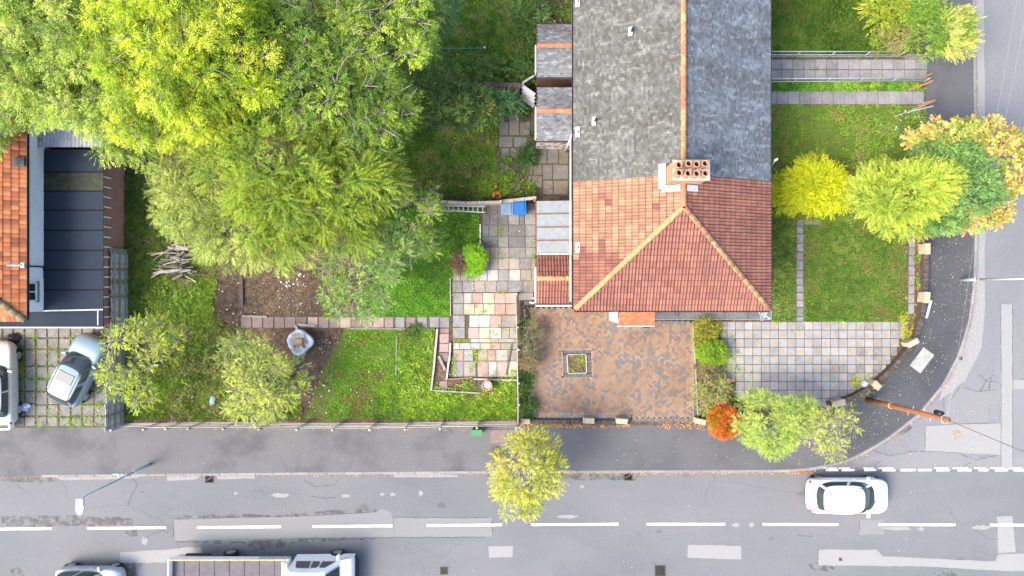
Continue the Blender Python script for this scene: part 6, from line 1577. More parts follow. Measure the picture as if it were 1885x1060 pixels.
# ------------------------------------------------------------------ scattered litter and fallen leaves
def scatter(name, label, spots, m_, cat):
    """spots: (n, sampler->(x,y px), size range, colours, z)"""
    Vs, Cs = [], []; g = np.random.default_rng(21)
    for n, poly, smin, smax, cols, z in spots:
        P = np.array(poly, float); lo, hi = P.min(0), P.max(0); Q = lo + g.random((n * 3, 2)) * (hi - lo); Q = Q[inpoly(Q, poly)][:n]; k = len(Q)
        X = np.stack([(Q[:, 0] - 942.5) * H / F, (530 - Q[:, 1]) * H / F, np.full(k, z) + g.random(k) * .01], 1)
        a = g.random(k) * 6.28; s = smin + (smax - smin) * g.random(k) ** 2; asp = .45 + .4 * g.random(k)
        d = np.stack([np.cos(a), np.sin(a), g.normal(0, .15, k)], 1) * s[:, None]; e = np.stack([-np.sin(a), np.cos(a), g.normal(0, .2, k)], 1) * (s * asp)[:, None]
        up = np.zeros((k, 3)); up[:, 2] = s * .3
        Vs.append(np.stack([X - d + up, X - e, X + d + up * .6, X + e], 1).reshape(-1, 3)); C = np.array(cols)[g.integers(0, len(cols), k)] * (.75 + .5 * g.random((k, 1))); Cs.append(np.repeat(C, 4, 0))
    V = np.concatenate(Vs); C = np.concatenate(Cs); n = len(V) // 4; i = np.arange(n)[:, None] * 4
    T = np.concatenate([i + [0, 1, 2], i + [0, 2, 3]])
    return tag(tri_mesh(name, V, T, C, m_), label, cat, kind="stuff")
AUT = [(0.55, 0.22, 0.05), (0.60, 0.32, 0.08), (0.42, 0.15, 0.04), (0.65, 0.42, 0.14), (0.30, 0.14, 0.06), (0.5, 0.10, 0.04)]
PALE = [(0.55, 0.50, 0.35), (0.60, 0.40, 0.2), (0.35, 0.42, 0.2), (0.6, 0.55, 0.45), (0.5, 0.25, 0.12)]
def band(pts, w0, w1):
    """polygon hugging a polyline on its road side (down/right)"""
    out, inn = [], []
    for i, (x, y) in enumerate(pts):
        x0, y0 = pts[max(0, i - 1)]; x1, y1 = pts[min(len(pts) - 1, i + 1)]; dx, dy = x1 - x0, y1 - y0; l = math.hypot(dx, dy); nx, ny = -dy / l, dx / l
        if nx < 0 or (abs(nx) < .2 and ny < 0): nx, ny = -nx, -ny
        out.append((x + nx * w1, y + ny * w1)); inn.append((x + nx * w0, y + ny * w0))
    return out + inn[::-1]
KR = KERB[1:14]
scatter("fallen_leaves", "fallen autumn leaves along the kerb and on the pavements", [
    (2600, band(KERB[5:14], 3, 8), .02, .045, AUT, ROADZ + .02), (700, band(KERB[0:6], 3, 7), .02, .05, AUT + [(.2, .14, .1)], ROADZ + .02),
    (500, band(KERB[5:11], 6, 22), .015, .035, AUT + PALE, ROADZ + .02), (1300, [(860, 871), (1500, 868), (1500, 873), (860, 875)], .02, .04, AUT, ROADZ + .02), (420, [(0, 879), (860, 873), (860, 877), (0, 883)], .015, .035, AUT, ROADZ + .02),
    (650, [(1710, 400), (1792, 400), (1790, 560), (1760, 650), (1650, 780), (1560, 840), (1560, 780), (1690, 620), (1712, 560)], .014, .03, PALE, .012), (160, [(1045, 790), (1500, 790), (1500, 860), (1045, 860)], .012, .03, PALE + AUT, .012),
    (420, [(958, 779), (1160, 781), (1160, 787), (958, 786)], .02, .05, AUT, .012), (260, [(1240, 770), (1290, 772), (1300, 790), (1200, 790)], .02, .05, AUT, .02), (240, [(300, 786), (955, 787), (955, 793), (300, 792)], .015, .035, AUT, .012), (60, [(0, 790), (860, 795), (860, 868), (0, 870)], .012, .03, AUT + PALE, .012),
    (140, [(0, 890), (1885, 880), (1885, 1060), (0, 1060)], .012, .03, AUT + PALE, ROADZ + .02), (120, [(1560, 790), (1800, 700), (1860, 720), (1860, 860), (1560, 860)], .015, .05, AUT, ROADZ + .02),
    (60, [(1754, 793), (1772, 795), (1774, 810), (1756, 812)], .015, .04, AUT, ROADZ + .03), (90, [(1341, 192), (1703, 192), (1702, 412), (1341, 412)], .02, .05, AUT + PALE, .09), (60, [(1480, 408), (1668, 408), (1669, 592), (1480, 592)], .02, .045, AUT, .09),
    (140, [(1680, 420), (1698, 420), (1692, 600), (1665, 640), (1660, 600)], .02, .05, AUT, .04), (190, [(30, 612), (200, 612), (200, 785), (30, 785)], .02, .06, AUT, .06), (90, [(890, 380), (985, 380), (985, 540), (890, 540)], .012, .03, PALE, .05), (200, [(1395, 592), (1668, 592), (1560, 740), (1560, 650)], .015, .035, AUT + PALE, .055),
    (70, [(700, -20), (985, -20), (985, 360), (700, 360)], .02, .05, [(.6, .42, .08), (.55, .3, .06)], .15), (120, [(1056, 0), (1418, 0), (1418, 560), (1056, 560)], .001, .002, PALE, .1), (260, [(960, 556), (1140, 570), (1140, 600), (960, 600)], .015, .035, AUT, .06), (160, [(985, 600), (1280, 600), (1280, 770), (985, 770)], .01, .025, PALE, .055)], LEAF, "leaves")
LIT = [(0.7, 0.7, 0.7), (0.62, 0.64, 0.66), (0.25, 0.40, 0.40), (0.55, 0.50, 0.42), (0.45, 0.2, 0.1), (0.35, 0.25, 0.17), (0.16, 0.12, 0.09), (0.3, 0.2, 0.13)]
scatter("litter", "scattered rubbish and chippings over the dug soil", [
    (600, [(392, 512), (600, 500), (612, 582), (400, 582)], .01, .04, LIT[4:] + [(.12, .08, .05)] * 3, .025), (50, [(392, 512), (600, 500), (612, 582), (400, 582)], .015, .06, LIT[:3] + LIT[:2], .05), (24, [(520, 500), (570, 500), (570, 530), (520, 530)], .02, .07, LIT[:3], .06),
    (90, [(380, 590), (440, 590), (440, 640), (400, 640)], .02, .07, LIT, .03), (110, [(585, 610), (625, 610), (600, 770), (560, 770)], .015, .06, LIT, .03), (90, [(620, 605), (950, 720), (950, 770), (600, 770)], .012, .04, LIT[:2], .10), (60, [(232, 600), (560, 600), (560, 770), (232, 770)], .02, .06, LIT[:3], .12),
    (40, [(960, 60), (990, 10), (1050, 10), (1050, 44), (990, 44)], .03, .1, [(.8, .8, .85), (.7, .75, .3), (.5, .6, .75)], .06), (30, [(1650, 200), (1700, 200), (1700, 270), (1640, 260)], .03, .08, LIT[:2], .12), (40, [(830, 510), (985, 400), (985, 540), (950, 690), (835, 690)], .01, .03, LIT[:2], .055)], mat("litter", [(0.3, (.9, .9, .9)), (0.7, (1.05, 1.05, 1.05))], 9, attr=True), "litter")
# dry grass mulch strips: brown twigs on the dug soil

# ------------------------------------------------------------------ trees and plants
def unit(v): return v / np.maximum(np.linalg.norm(v, axis=-1, keepdims=True), 1e-9)
STY = {
 'pinnate': dict(flen=(.28, .46), nl=9, ll=.105, lw=.040, ang=1.0, up=1.0, out=.55, droop=-.22),
 'fine': dict(flen=(.22, .40), nl=11, ll=.070, lw=.026, ang=.95, up=1.0, out=.5, droop=-.15),
 'spray': dict(flen=(.45, .85), nl=20, ll=.115, lw=.030, ang=.75, up=1.0, out=1.2, droop=-.10),
 'broad': dict(flen=(.20, .36), nl=5, ll=.115, lw=.065, ang=.8, up=.9, out=.5, droop=-.15),
 'maple': dict(flen=(.24, .40), nl=5, ll=.17, lw=.13, ang=.9, up=1.2, out=.4, droop=-.2),
 'small': dict(flen=(.14, .26), nl=7, ll=.060, lw=.030, ang=.8, up=.9, out=.5, droop=0.0),
 'needle': dict(flen=(.16, .32), nl=14, ll=.055, lw=.014, ang=.5, up=.5, out=1.3, droop=.25),
 'lance': dict(flen=(.30, .60), nl=12, ll=.13, lw=.028, ang=.55, up=.6, out=1.1, droop=.1),
}
def frond_leaves(O, D, N, Lf, cols, st, g, tip=None, lscale=1.0):
    """O,D,N,Lf: frond origins, directions, normals, lengths -> vertices, tris, colours"""
    n = len(O); k = st['nl']; Sd = unit(np.cross(D, N)); N = unit(np.cross(Sd, D))
    t = np.linspace(.12, 1.0, k); side = np.where(np.arange(k) % 2 == 0, 1.0, -1.0); side[-1] = 0
    tt = np.broadcast_to(t, (n, k)) + g.normal(0, .03, (n, k))
    sag = -(tt ** 2) * .10
    P = O[:, None] + D[:, None] * (Lf[:, None] * tt)[..., None]; P[..., 2] += sag * Lf[:, None]
    an = st['ang'] * (1 - .35 * tt) * side + g.normal(0, .16, (n, k))
    d = D[:, None] * np.cos(an)[..., None] + Sd[:, None] * np.sin(an)[..., None] + N[:, None] * g.normal(0, .22, (n, k))[..., None]
    d[..., 2] -= .12; d = unit(d)
    nn = unit(N[:, None] + g.normal(0, .30, (n, k, 3))); s = unit(np.cross(d, nn))
    ll = st['ll'] * lscale * (.75 + .5 * g.random((n, k))) * (1.05 - .35 * np.abs(tt - .45)); lw = st['lw'] * lscale * (.8 + .4 * g.random((n, k)))
    b = P; tipv = P + d * ll[..., None]; mid = P + d * (ll * .45)[..., None] - nn * (lw * .18)[..., None]
    s1 = mid + s * (lw * .5)[..., None]; s2 = mid - s * (lw * .5)[..., None]
    V = np.stack([b, s1, tipv, s2], 2).reshape(-1, 3); m = n * k; i = np.arange(m)[:, None] * 4
    T = np.concatenate([i + [0, 1, 2], i + [0, 2, 3]], 1).reshape(-1, 3)
    C = np.repeat(cols[:, None], k, 1) * (.86 + .28 * g.random((n, k, 1)))
    if tip is not None: C = C + (np.array(tip) - C) * (np.clip(tt - .35, 0, 1) * .9)[..., None]
    C = np.repeat(C.reshape(-1, 3), 4, 0)
    return V, T, C
def crown_boughs(lobes, nb, g, lo=-.25, inner=.62):
    """lobes: centre xyz + radii. bough centres on and just under the crown surface"""
    L_ = np.array(lobes, float); ar = (L_[:, 3] * L_[:, 4] + L_[:, 4] * L_[:, 5] + L_[:, 3] * L_[:, 5]); out = []; od = []
    tries = 0
    while len(out) < nb and tries < nb * 30:
        tries += 1; i = g.choice(len(L_), p=ar / ar.sum()); u = g.normal(size=3); u /= np.linalg.norm(u)
        if u[2] < lo: u[2] = -u[2] * .6; u /= np.linalg.norm(u)
        rho = inner + (1 - inner) * g.random() ** .6; p = L_[i, :3] + L_[i, 3:] * u * rho
        bad = False
        for j in range(len(L_)):
            if j != i and np.linalg.norm((p - L_[j, :3]) / L_[j, 3:]) < .55: bad = True; break
        if bad: continue
        out.append(p); od.append(u * 1.0 / L_[i, 3:] / np.linalg.norm(u / L_[i, 3:]))
    return np.array(out), np.array(od)
def tree(name, label, cat, base, lobes, nb, fpb, style, cols, seed, br=.55, bz=.5, tip=None, group=None, trunk_r=.16, lean=None, lscale=1.0, twigs=0, axis=None, tipw=.0, trunk_m=None, lo=-.25, inner=.62, limb_every=3, flat=1.0, trunkless=False, twig_m=None, colvar=.16, dirbias=None, tuft=.5, star=1.1, twr=1.0):
    g = np.random.default_rng(seed); st = STY[style]; base = np.array(base, float)
    t = thing(name, label, cat, tuple(base), group=group)
    Bc, Bd = crown_boughs(lobes, nb, g, lo, inner); nb = len(Bc)
    cen = np.mean(np.array(lobes)[:, :3], 0); ax = np.array(axis) if axis is not None else cen
    cols = np.array(cols); w = g.random(nb); ci = np.minimum((w * (len(cols) - 1)).astype(int), len(cols) - 2) if len(cols) > 1 else np.zeros(nb, int)
    f = (w * (len(cols) - 1) - ci)[:, None] if len(cols) > 1 else 0
    bc = cols[ci] * (1 - f) + (cols[ci + 1] if len(cols) > 1 else cols[ci]) * f
    # fronds
    cnt = np.maximum(1, (fpb * (.55 + .9 * g.random(nb))).astype(int)); idx = np.repeat(np.arange(nb), cnt); n = len(idx)
    off = g.normal(size=(n, 3)); off /= np.maximum(1, np.linalg.norm(off, axis=1, keepdims=True) * .8); rad = br * (.7 + .6 * g.random(nb))[idx]
    O = Bc[idx] + off * np.stack([rad, rad, rad * bz], 1) * tuft
    out = O - ax; out[:, 2] *= .4; out = unit(out); lo_ = unit(O - Bc[idx] + 1e-6)
    D = unit(out * st['out'] * .55 + lo_ * star + g.normal(0, .30, (n, 3)) + np.array([0, 0, st['droop']]) + (np.array(dirbias) if dirbias is not None else 0)); D[:, 2] *= flat; D = unit(D)
    N = unit(np.array([0, 0, st['up']]) + lo_ * .45 + Bd[idx] * .35 + g.normal(0, .55, (n, 3)))
    Lf = st['flen'][0] + (st['flen'][1] - st['flen'][0]) * g.random(n); Lf *= lscale
    fc = bc[idx] * (1 + g.normal(0, colvar, (n, 1))); fc = np.clip(fc + g.normal(0, .012, (n, 3)) * fc.mean(), .004, .8)
    V, T, C = frond_leaves(O, D, N, Lf, fc, st, g, tip, lscale)
    tri_mesh("crown", V, T, C, LEAF, t)
    # trunk, limbs and twigs
    m = MB(); top = cen.copy(); top[2] = base[2] + (cen[2] - base[2]) * .85
    if not trunkless:
        mid = (base + top) / 2 + np.array([g.normal(0, .12), g.normal(0, .12), 0]) * (1 if trunk_r > .06 else .3)
        m.tube([base, base * .75 + mid * .25, mid, top], [trunk_r * 1.25, trunk_r, trunk_r * .8, trunk_r * .45], 9)
        for i in range(0, nb, limb_every):
            s0 = base + (top - base) * (.45 + .5 * g.random()); e = Bc[i]; q1 = s0 * .55 + e * .45 + np.array([g.normal(0, .1), g.normal(0, .1), -.12]) * min(1, np.linalg.norm(e - s0)); r0 = trunk_r * .36 * (.6 + .5 * g.random())
            m.tube([s0, q1, e], [r0, r0 * .62, r0 * .22], 5, caps=False)
    if m.f: m.build("trunk", trunk_m or BARK, t)
    if twigs:
        m = MB()
        for i in range(nb):
            for _ in range(twigs):
                d = unit(Bd[i] * .7 + g.normal(0, .8, 3)); l = br * (.7 + 1.1 * g.random()); s0 = Bc[i] - Bd[i] * br * .3; e = s0 + d * l; q1 = (s0 + e) / 2 + g.normal(0, .06, 3)
                m.tube([s0, q1, e], [.012 * twr, .009 * twr, .004 * twr], 4, caps=False)
        m.build("twigs", twig_m or TWIG, t)["kind"] = "stuff"
    return t
def LB(px, py, z, rx, ry=None, rz=None):
    """crown lobe from apparent pixel centre and radii in pixels (rz in metres)"""
    c = W(px, py, z); ry = ry or rx; return (c.x, c.y, z, S(rx, z), S(ry, z), rz or S((rx + ry) / 2, z))
G_ash = [(0.108, 0.1764, 0.028), (0.207, 0.3038, 0.036), (0.324, 0.4312, 0.06), (0.414, 0.49, 0.088)]
G_yel = [(0.1201, 0.194, 0.0084), (0.2402, 0.3492, 0.012), (0.3881, 0.485, 0.0168), (0.5082, 0.5432, 0.048)]
G_mid = [(0.069, 0.14, 0.0162), (0.1288, 0.225, 0.0234), (0.23, 0.34, 0.0306), (0.3496, 0.45, 0.045)]
G_dark = [(0.045, 0.09, 0.018), (0.075, 0.14, 0.026), (0.12, 0.19, 0.035)]
G_blue = [(0.06, 0.14, 0.05), (0.10, 0.20, 0.065), (0.15, 0.27, 0.08)]
G_pale = [(0.184, 0.245, 0.0467), (0.3036, 0.3724, 0.0723), (0.414, 0.4704, 0.102)]
G_con = [(0.08, 0.16, 0.016), (0.16, 0.27, 0.02), (0.30, 0.41, 0.024)]
b = W(130, 130); tree("ash_tree", "large pale green feathery tree overhanging the garage and extension", "tree", (b.x + 1.5, b.y, 0),
    [LB(20, 60, 7.2, 120, 130, 2.4), LB(150, 20, 8.2, 140, 110, 2.5), LB(70, 160, 6.4, 105, 70, 1.7), LB(200, 150, 7.2, 120, 110, 2.2), LB(245, 240, 6.0, 75, 60, 1.6), LB(20, 235, 5.0, 60, 50, 1.1)],
    330, 56, 'pinnate', G_ash, 101, inner=.4, tuft=.42, br=.55, twigs=2, twr=1.7, limb_every=2, trunk_r=.24, group="big trees of the overgrown garden")
b = W(340, 90); tree("ash_tree", "tall bright yellow green feathery tree, tallest in the overgrown garden", "tree", (b.x, b.y, 0),
    [LB(350, 20, 9.2, 135, 110, 2.6), LB(330, 130, 9.0, 120, 100, 2.5), LB(430, 100, 9.0, 110, 115, 2.4), LB(255, 60, 8.4, 90, 90, 2.2), LB(400, 205, 7.8, 95, 70, 2.0), LB(300, 215, 7.4, 80, 70, 2.0)],
    340, 58, 'pinnate', G_yel, 102, inner=.4, tuft=.42, br=.55, twigs=2, twr=1.7, limb_every=2, trunk_r=.26, group="big trees of the overgrown garden")
b = W(610, 120); tree("ash_tree", "spreading mid green tree with bare twigs showing, right of the tall yellow green tree", "tree", (b.x, b.y, 0),
    [LB(560, 40, 7.6, 125, 110, 2.3), LB(680, 70, 7.0, 120, 110, 2.1), LB(600, 170, 7.2, 125, 100, 2.2), LB(690, 210, 6.2, 75, 80, 1.8), LB(520, 130, 7.8, 70, 90, 2.0), LB(745, 30, 6.4, 70, 80, 1.7), LB(660, 290, 5.2, 75, 55, 1.4)],
    330, 44, 'pinnate', G_mid, 103, inner=.4, tuft=.45, br=.55, twigs=4, twr=1.9, limb_every=2, trunk_r=.24, group="big trees of the overgrown garden")
b = W(520, 330); tree("cypress_tree", "yellow tipped conifer with drooping star like sprays at the middle of the overgrown garden", "tree", (b.x, b.y, 0),
    [LB(500, 300, 7.2, 130, 85, 2.2), LB(610, 330, 6.2, 120, 80, 2.0), LB(540, 390, 6.0, 120, 70, 1.9), LB(430, 260, 7.0, 80, 55, 1.6), LB(620, 420, 4.8, 70, 50, 1.4)],
    230, 30, 'spray', G_con, 104, br=.55, bz=.35, lscale=.8, inner=.45, tip=(0.34, 0.36, 0.02), trunk_r=.22, twigs=0)
b = W(440, 440); tree("acacia_tree", "pale feathery tree above the dug soil", "tree", (b.x, b.y, 0),
    [LB(450, 430, 5.2, 100, 62, 1.5), LB(360, 390, 5.4, 62, 50, 1.3), LB(510, 455, 4.6, 75, 42, 1.2), LB(330, 340, 5.2, 45, 40, 1.1)],
    130, 60, 'fine', G_pale, 105, br=.50, twigs=1, trunk_r=.15)
b = W(675, 520); tree("fruit_tree", "thin grey green tree with fine twigs over the slab path", "tree", (b.x, b.y, 0),
    [LB(660, 490, 3.6, 78, 55, 1.0), LB(660, 550, 3.4, 62, 45, .9), LB(705, 460, 3.8, 60, 45, 1.0)],
    90, 22, 'small', [(0.123, 0.222, 0.043), (0.210, 0.350, 0.066), (0.321, 0.463, 0.087)], 106, br=.42, twigs=5, trunk_r=.09, lscale=1.15)
b = W(755, 410); tree("fruit_tree", "dark twiggy tree beside the fence and the ladder", "tree", (b.x, b.y, 0),
    [LB(760, 385, 3.4, 52, 58, 1.1), LB(725, 430, 3.4, 50, 48, 1.0), LB(782, 440, 2.6, 26, 30, .7)],
    62, 24, 'small', [(0.117, 0.207, 0.032), (0.215, 0.344, 0.047), (0.390, 0.505, 0.053)], 107, br=.42, twigs=5, trunk_r=.09, lscale=1.15)
b = W(835, 195); tree("laurel_bush", "dark leafy bush dotted with yellow leaves in the shaded garden", "bush", (b.x, b.y, 0),
    [LB(830, 190, 2.0, 52, 48, 1.1), LB(880, 200, 1.8, 40, 35, .8), LB(800, 150, 2.2, 40, 38, 1.0)], 70, 26, 'broad', G_dark + [(0.234, 0.345, 0.050)], 108, br=.40, trunk_r=.06, twigs=1)
b = W(845, 215); tree("berry_bush", "yellow speckled shrub drooping over the shaded lawn", "bush", (b.x + .4, b.y - .2, 0), [LB(870, 205, 1.9, 34, 40, .6), LB(845, 235, 1.3, 34, 22, .5)], 34, 14, 'small', [(0.144, 0.224, 0.032), (0.324, 0.388, 0.042), (0.700, 0.650, 0.042)], 109, br=.38, twigs=2, trunk_r=.04)
b = W(930, 188); tree("evergreen_bush", "dark blue green bush below the red brick garden wall", "bush", (b.x, b.y, 0), [LB(922, 185, 1.2, 26, 20, .6), LB(940, 195, .9, 18, 14, .4)], 24, 24, 'broad', G_blue[:2] + [(0.098, 0.207, 0.069)], 110, br=.30, trunk_r=.04)
b = W(802, 40); tree("evergreen_tree", "blue green tree at the top edge of the shaded garden", "tree", (b.x, b.y + .6, 0), [LB(805, 5, 4.0, 42, 48, 1.1), LB(806, 50, 3.2, 20, 24, .7)], 44, 40, 'small', G_blue, 111, br=.40, trunk_r=.1, lscale=1.2)
b = W(880, 130); tree("bramble_patch", "dark bramble thicket along the garden boundary", "bush", (b.x, b.y, 0), [LB(860, 135, .7, 60, 28, .5), LB(930, 135, .6, 55, 24, .45), LB(970, 110, .6, 18, 45, .5), LB(975, 30, .7, 28, 34, .6)], 95, 16, 'broad', [(0.045, 0.102, 0.018), (0.080, 0.158, 0.027), (0.124, 0.217, 0.036)], 112, br=.38, trunkless=True, lo=0)
b = W(965, 287); tree("yucca", "spiky dark green rosette plant in the back yard", "plant", (b.x, b.y, 0), [LB(966, 287, .35, 7, 7, .25)], 22, 5, 'lance', [(0.030, 0.085, 0.019), (0.053, 0.128, 0.026)], 113, br=.08, trunkless=True, lo=0)
# lower left
b = W(285, 665); tree("fruit_tree", "sparse lichen covered tree leaning over the board fence", "tree", (b.x + .3, b.y - .1, 0),
    [LB(250, 640, 3.2, 62, 55, .9), LB(300, 620, 2.8, 42, 36, .8), LB(225, 690, 3.0, 34, 36, .8), LB(262, 720, 2.4, 22, 34, .6)],
    66, 20, 'small', [(0.212, 0.293, 0.043), (0.334, 0.424, 0.048), (0.455, 0.506, 0.052)], 114, br=.38, twigs=6, trunk_r=.08, lscale=1.3, limb_every=1)
b = W(480, 700); tree("apple_tree", "yellow green scrubby tree beside the rail fence", "tree", (b.x, b.y, 0),
    [LB(465, 660, 2.2, 62, 45, .8), LB(490, 710, 2.4, 72, 50, .9), LB(470, 750, 2.0, 55, 26, .7), LB(540, 690, 1.6, 32, 26, .6)],
    110, 24, 'small', [(0.200, 0.268, 0.060), (0.340, 0.409, 0.070), (0.495, 0.521, 0.100)], 115, br=.40, twigs=4, trunk_r=.08, lscale=1.2)
# street tree
b = W(926, 838); tree("street_tree", "yellowish street tree growing from the main pavement", "tree", (b.x, b.y, 0),
    [LB(972, 862, 3.4, 62, 68, 1.1), LB(955, 905, 3.0, 46, 46, .9), LB(985, 830, 3.2, 38, 38, .8)],
    105, 36, 'small', [(0.232, 0.282, 0.050), (0.348, 0.394, 0.062), (0.463, 0.478, 0.074), (0.490, 0.394, 0.066)], 116, br=.38, twigs=2, trunk_r=.07, lscale=1.2)
c = W(914, 834); m = MB(); m.lathe((c.x, c.y, -.05), [(.34, .05), (.36, .058), (.2, .09), (0, .1)], 16); tag(m.build("tree_pit", soil), "dark soil tree pit under the yellowish street tree", "tree pit")
# right hand garden
b = W(1495, 352); tree("golden_conifer", "rounded golden yellow conifer beside the house wall", "bush", (b.x, b.y, 0),
    [LB(1492, 345, 1.0, 66, 52, 1.1), LB(1450, 350, .8, 34, 36, .8), LB(1530, 360, .8, 36, 34, .8), LB(1492, 350, 1.5, 40, 34, .7)], 240, 26, 'spray', [(0.302, 0.375, 0.010), (0.500, 0.561, 0.010), (0.625, 0.620, 0.012)], 117, br=.30, bz=.45, tip=(0.625, 0.620, 0.010), lscale=.55, trunk_r=.05, lo=-.1, inner=.1, star=1.7)
b = W(1640, 365); tree("cypress_tree", "bright lime conifer with swept feathery sprays, right of the golden conifer", "tree", (b.x, b.y, 0),
    [LB(1685, 350, 4.4, 48, 42, 1.5), LB(1640, 365, 3.0, 66, 50, 1.5), LB(1615, 350, 2.0, 50, 44, 1.2), LB(1655, 395, 2.4, 60, 34, 1.2), LB(1728, 335, 5.0, 18, 20, .8)], 150, 36, 'spray', [(0.187, 0.294, 0.035), (0.298, 0.421, 0.041), (0.398, 0.505, 0.055)], 118, br=.36, bz=.5, tip=(0.514, 0.512, 0.068), lscale=.72, trunk_r=.13, dirbias=(.8, .4, .1), star=1.2, axis=(W(1600, 360).x, W(0, 365).y, 2), lo=-.1)
b = W(1712, 330); tree("evergreen_tree", "blue green leafy tree between the lime conifer and the orange maple", "tree", (b.x, b.y, 0),
    [LB(1780, 340, 4.2, 54, 56, 1.3), LB(1740, 285, 4.2, 56, 26, 1.0), LB(1735, 398, 3.2, 40, 24, .8)], 120, 44, 'broad', [(0.102, 0.207, 0.044), (0.161, 0.296, 0.070), (0.249, 0.399, 0.095)], 119, br=.36, trunk_r=.1, lscale=.75, lo=-.1)
b = W(1760, 310); tree("maple_tree", "orange and green maple spreading over the pavement and side road", "tree", (b.x, b.y, 0),
    [LB(1750, 248, 4.0, 50, 20, .8), LB(1815, 258, 4.2, 40, 26, .9), LB(1866, 300, 4.0, 28, 54, .9), LB(1815, 392, 3.0, 34, 20, .7), LB(1698, 262, 3.4, 22, 15, .6), LB(1768, 418, 2.6, 12, 12, .4)], 125, 14, 'maple', [(0.19, 0.26, 0.045), (0.30, 0.34, 0.06), (0.44, 0.38, 0.08), (0.56, 0.36, 0.11), (0.58, 0.34, 0.16)], 120, br=.27, trunk_r=.1, twigs=1, lo=-.1)
b = W(1705, 70); tree("pavement_shrub", "large leafy shrub with upright yellow shoots at the top by the pavement", "shrub", (b.x, b.y, 0),
    [LB(1712, 62, 1.4, 46, 44, 1.2), LB(1745, 60, 2.0, 38, 40, 1.1), LB(1700, 15, 1.4, 36, 36, 1.0)], 105, 26, 'small', [(0.105, 0.217, 0.026), (0.178, 0.306, 0.031), (0.273, 0.395, 0.037)], 121, br=.32, trunk_r=.06, lscale=1.25, lo=-.1)
b = W(1752, 60); tree("variegated_shrub", "pale yellow shoots fanning out over the pavement at the top right", "shrub", (b.x - .4, b.y, 0), [LB(1752, 62, 2.4, 34, 42, .7)], 36, 12, 'lance', [(0.336, 0.413, 0.067), (0.434, 0.443, 0.103), (0.434, 0.443, 0.135)], 122, br=.28, trunkless=True, dirbias=(1.4, .1, .3), axis=(b.x - 1.2, b.y, .5), lo=0)
b = W(1634, 22); tree("flax_plant", "yellow green strappy flax plant at the top of the front gardens", "plant", (b.x, b.y, 0), [LB(1634, 20, .7, 34, 26, .5)], 46, 9, 'lance', [(0.16, 0.24, 0.018), (0.30, 0.38, 0.028), (0.42, 0.45, 0.06)], 123, br=.16, trunkless=True, lscale=1.35, lo=0)
b = W(1645, 65); tree("dry_shrub", "brownish dry shrub below the flax plant", "shrub", (b.x, b.y, 0), [LB(1645, 62, .6, 32, 28, .5)], 38, 16, 'small', [(0.180, 0.204, 0.032), (0.300, 0.289, 0.063), (0.420, 0.374, 0.105)], 124, br=.26, trunkless=True, twigs=3, lo=0)
# corner shrubs
b = W(1395, 765); tree("light_shrub", "light green bushy tree at the edge of the checkered paving", "tree", (b.x, b.y, 0),
    [LB(1415, 775, 2.2, 58, 52, 1.1), LB(1465, 770, 2.4, 36, 42, .9), LB(1425, 810, 1.8, 42, 24, .7), LB(1390, 750, 1.8, 26, 24, .7)], 110, 44, 'pinnate', [(0.211, 0.290, 0.066), (0.322, 0.421, 0.082), (0.436, 0.522, 0.103)], 125, br=.34, trunk_r=.07, lscale=.62, lo=-.1)
b = W(1490, 757); tree("thin_tree", "thin half bare tree with pale branches over the corner pavement", "tree", (b.x, b.y, 0),
    [LB(1515, 785, 2.8, 52, 38, .8), LB(1530, 815, 2.4, 26, 26, .6), LB(1550, 775, 2.6, 26, 26, .6)], 46, 13, 'small', [(0.220, 0.280, 0.050), (0.350, 0.412, 0.066), (0.440, 0.485, 0.083)], 126, br=.36, twigs=6, trunk_r=.06, lscale=1.25, trunk_m=TWIG, limb_every=1)
b = W(1326, 768); tree("orange_conifer", "rusty orange conifer ball beside the paved forecourt", "bush", (b.x, b.y, 0), [LB(1333, 776, .55, 25, 24, .55)], 80, 42, 'needle', [(0.42, 0.12, 0.016), (0.55, 0.17, 0.02), (0.62, 0.25, 0.035)], 127, br=.13, trunk_r=.04, lo=-.2, inner=.7)
b = W(1318, 764); tree("conifer_green_side", "living green patch on the left of the orange conifer", "bush", (b.x - .05, b.y, 0), [LB(1317, 770, .5, 12, 16, .45)], 16, 30, 'needle', [(0.240, 0.289, 0.021), (0.420, 0.374, 0.021)], 128, br=.12, trunkless=True, lo=-.2)
b = W(876, 482); tree("clipped_shrub", "vivid green clipped shrub at the edge of the patio", "shrub", (b.x, b.y, 0), [LB(878, 474, .55, 15, 20, .5), LB(872, 496, .4, 14, 12, .4), LB(868, 466, .4, 11, 11, .4)], 95, 34, 'small', [(0.142, 0.318, 0.013), (0.214, 0.433, 0.015), (0.299, 0.527, 0.021)], 129, br=.13, trunk_r=.03, lscale=.8, lo=-.1, inner=.75)
b = W(850, 484); tree("dead_shrub", "brown dead shrub next to the vivid green shrub", "shrub", (b.x, b.y, 0), [LB(849, 483, .35, 16, 18, .35)], 26, 16, 'small', [(0.133, 0.068, 0.040), (0.209, 0.111, 0.070), (0.266, 0.153, 0.100)], 130, br=.18, trunkless=True, twigs=5, lo=-.1, twig_m=BARK)
b = W(1309, 650); tree("box_ball", "rounded bright green box bush beside the paved forecourt", "shrub", (b.x, b.y, 0), [LB(1310, 648, .45, 25, 20, .45), LB(1322, 652, .35, 14, 13, .35)], 100, 32, 'small', [(0.115, 0.217, 0.015), (0.191, 0.319, 0.019), (0.281, 0.408, 0.021)], 131, br=.14, trunk_r=.03, lscale=.8, lo=-.1, inner=.75)
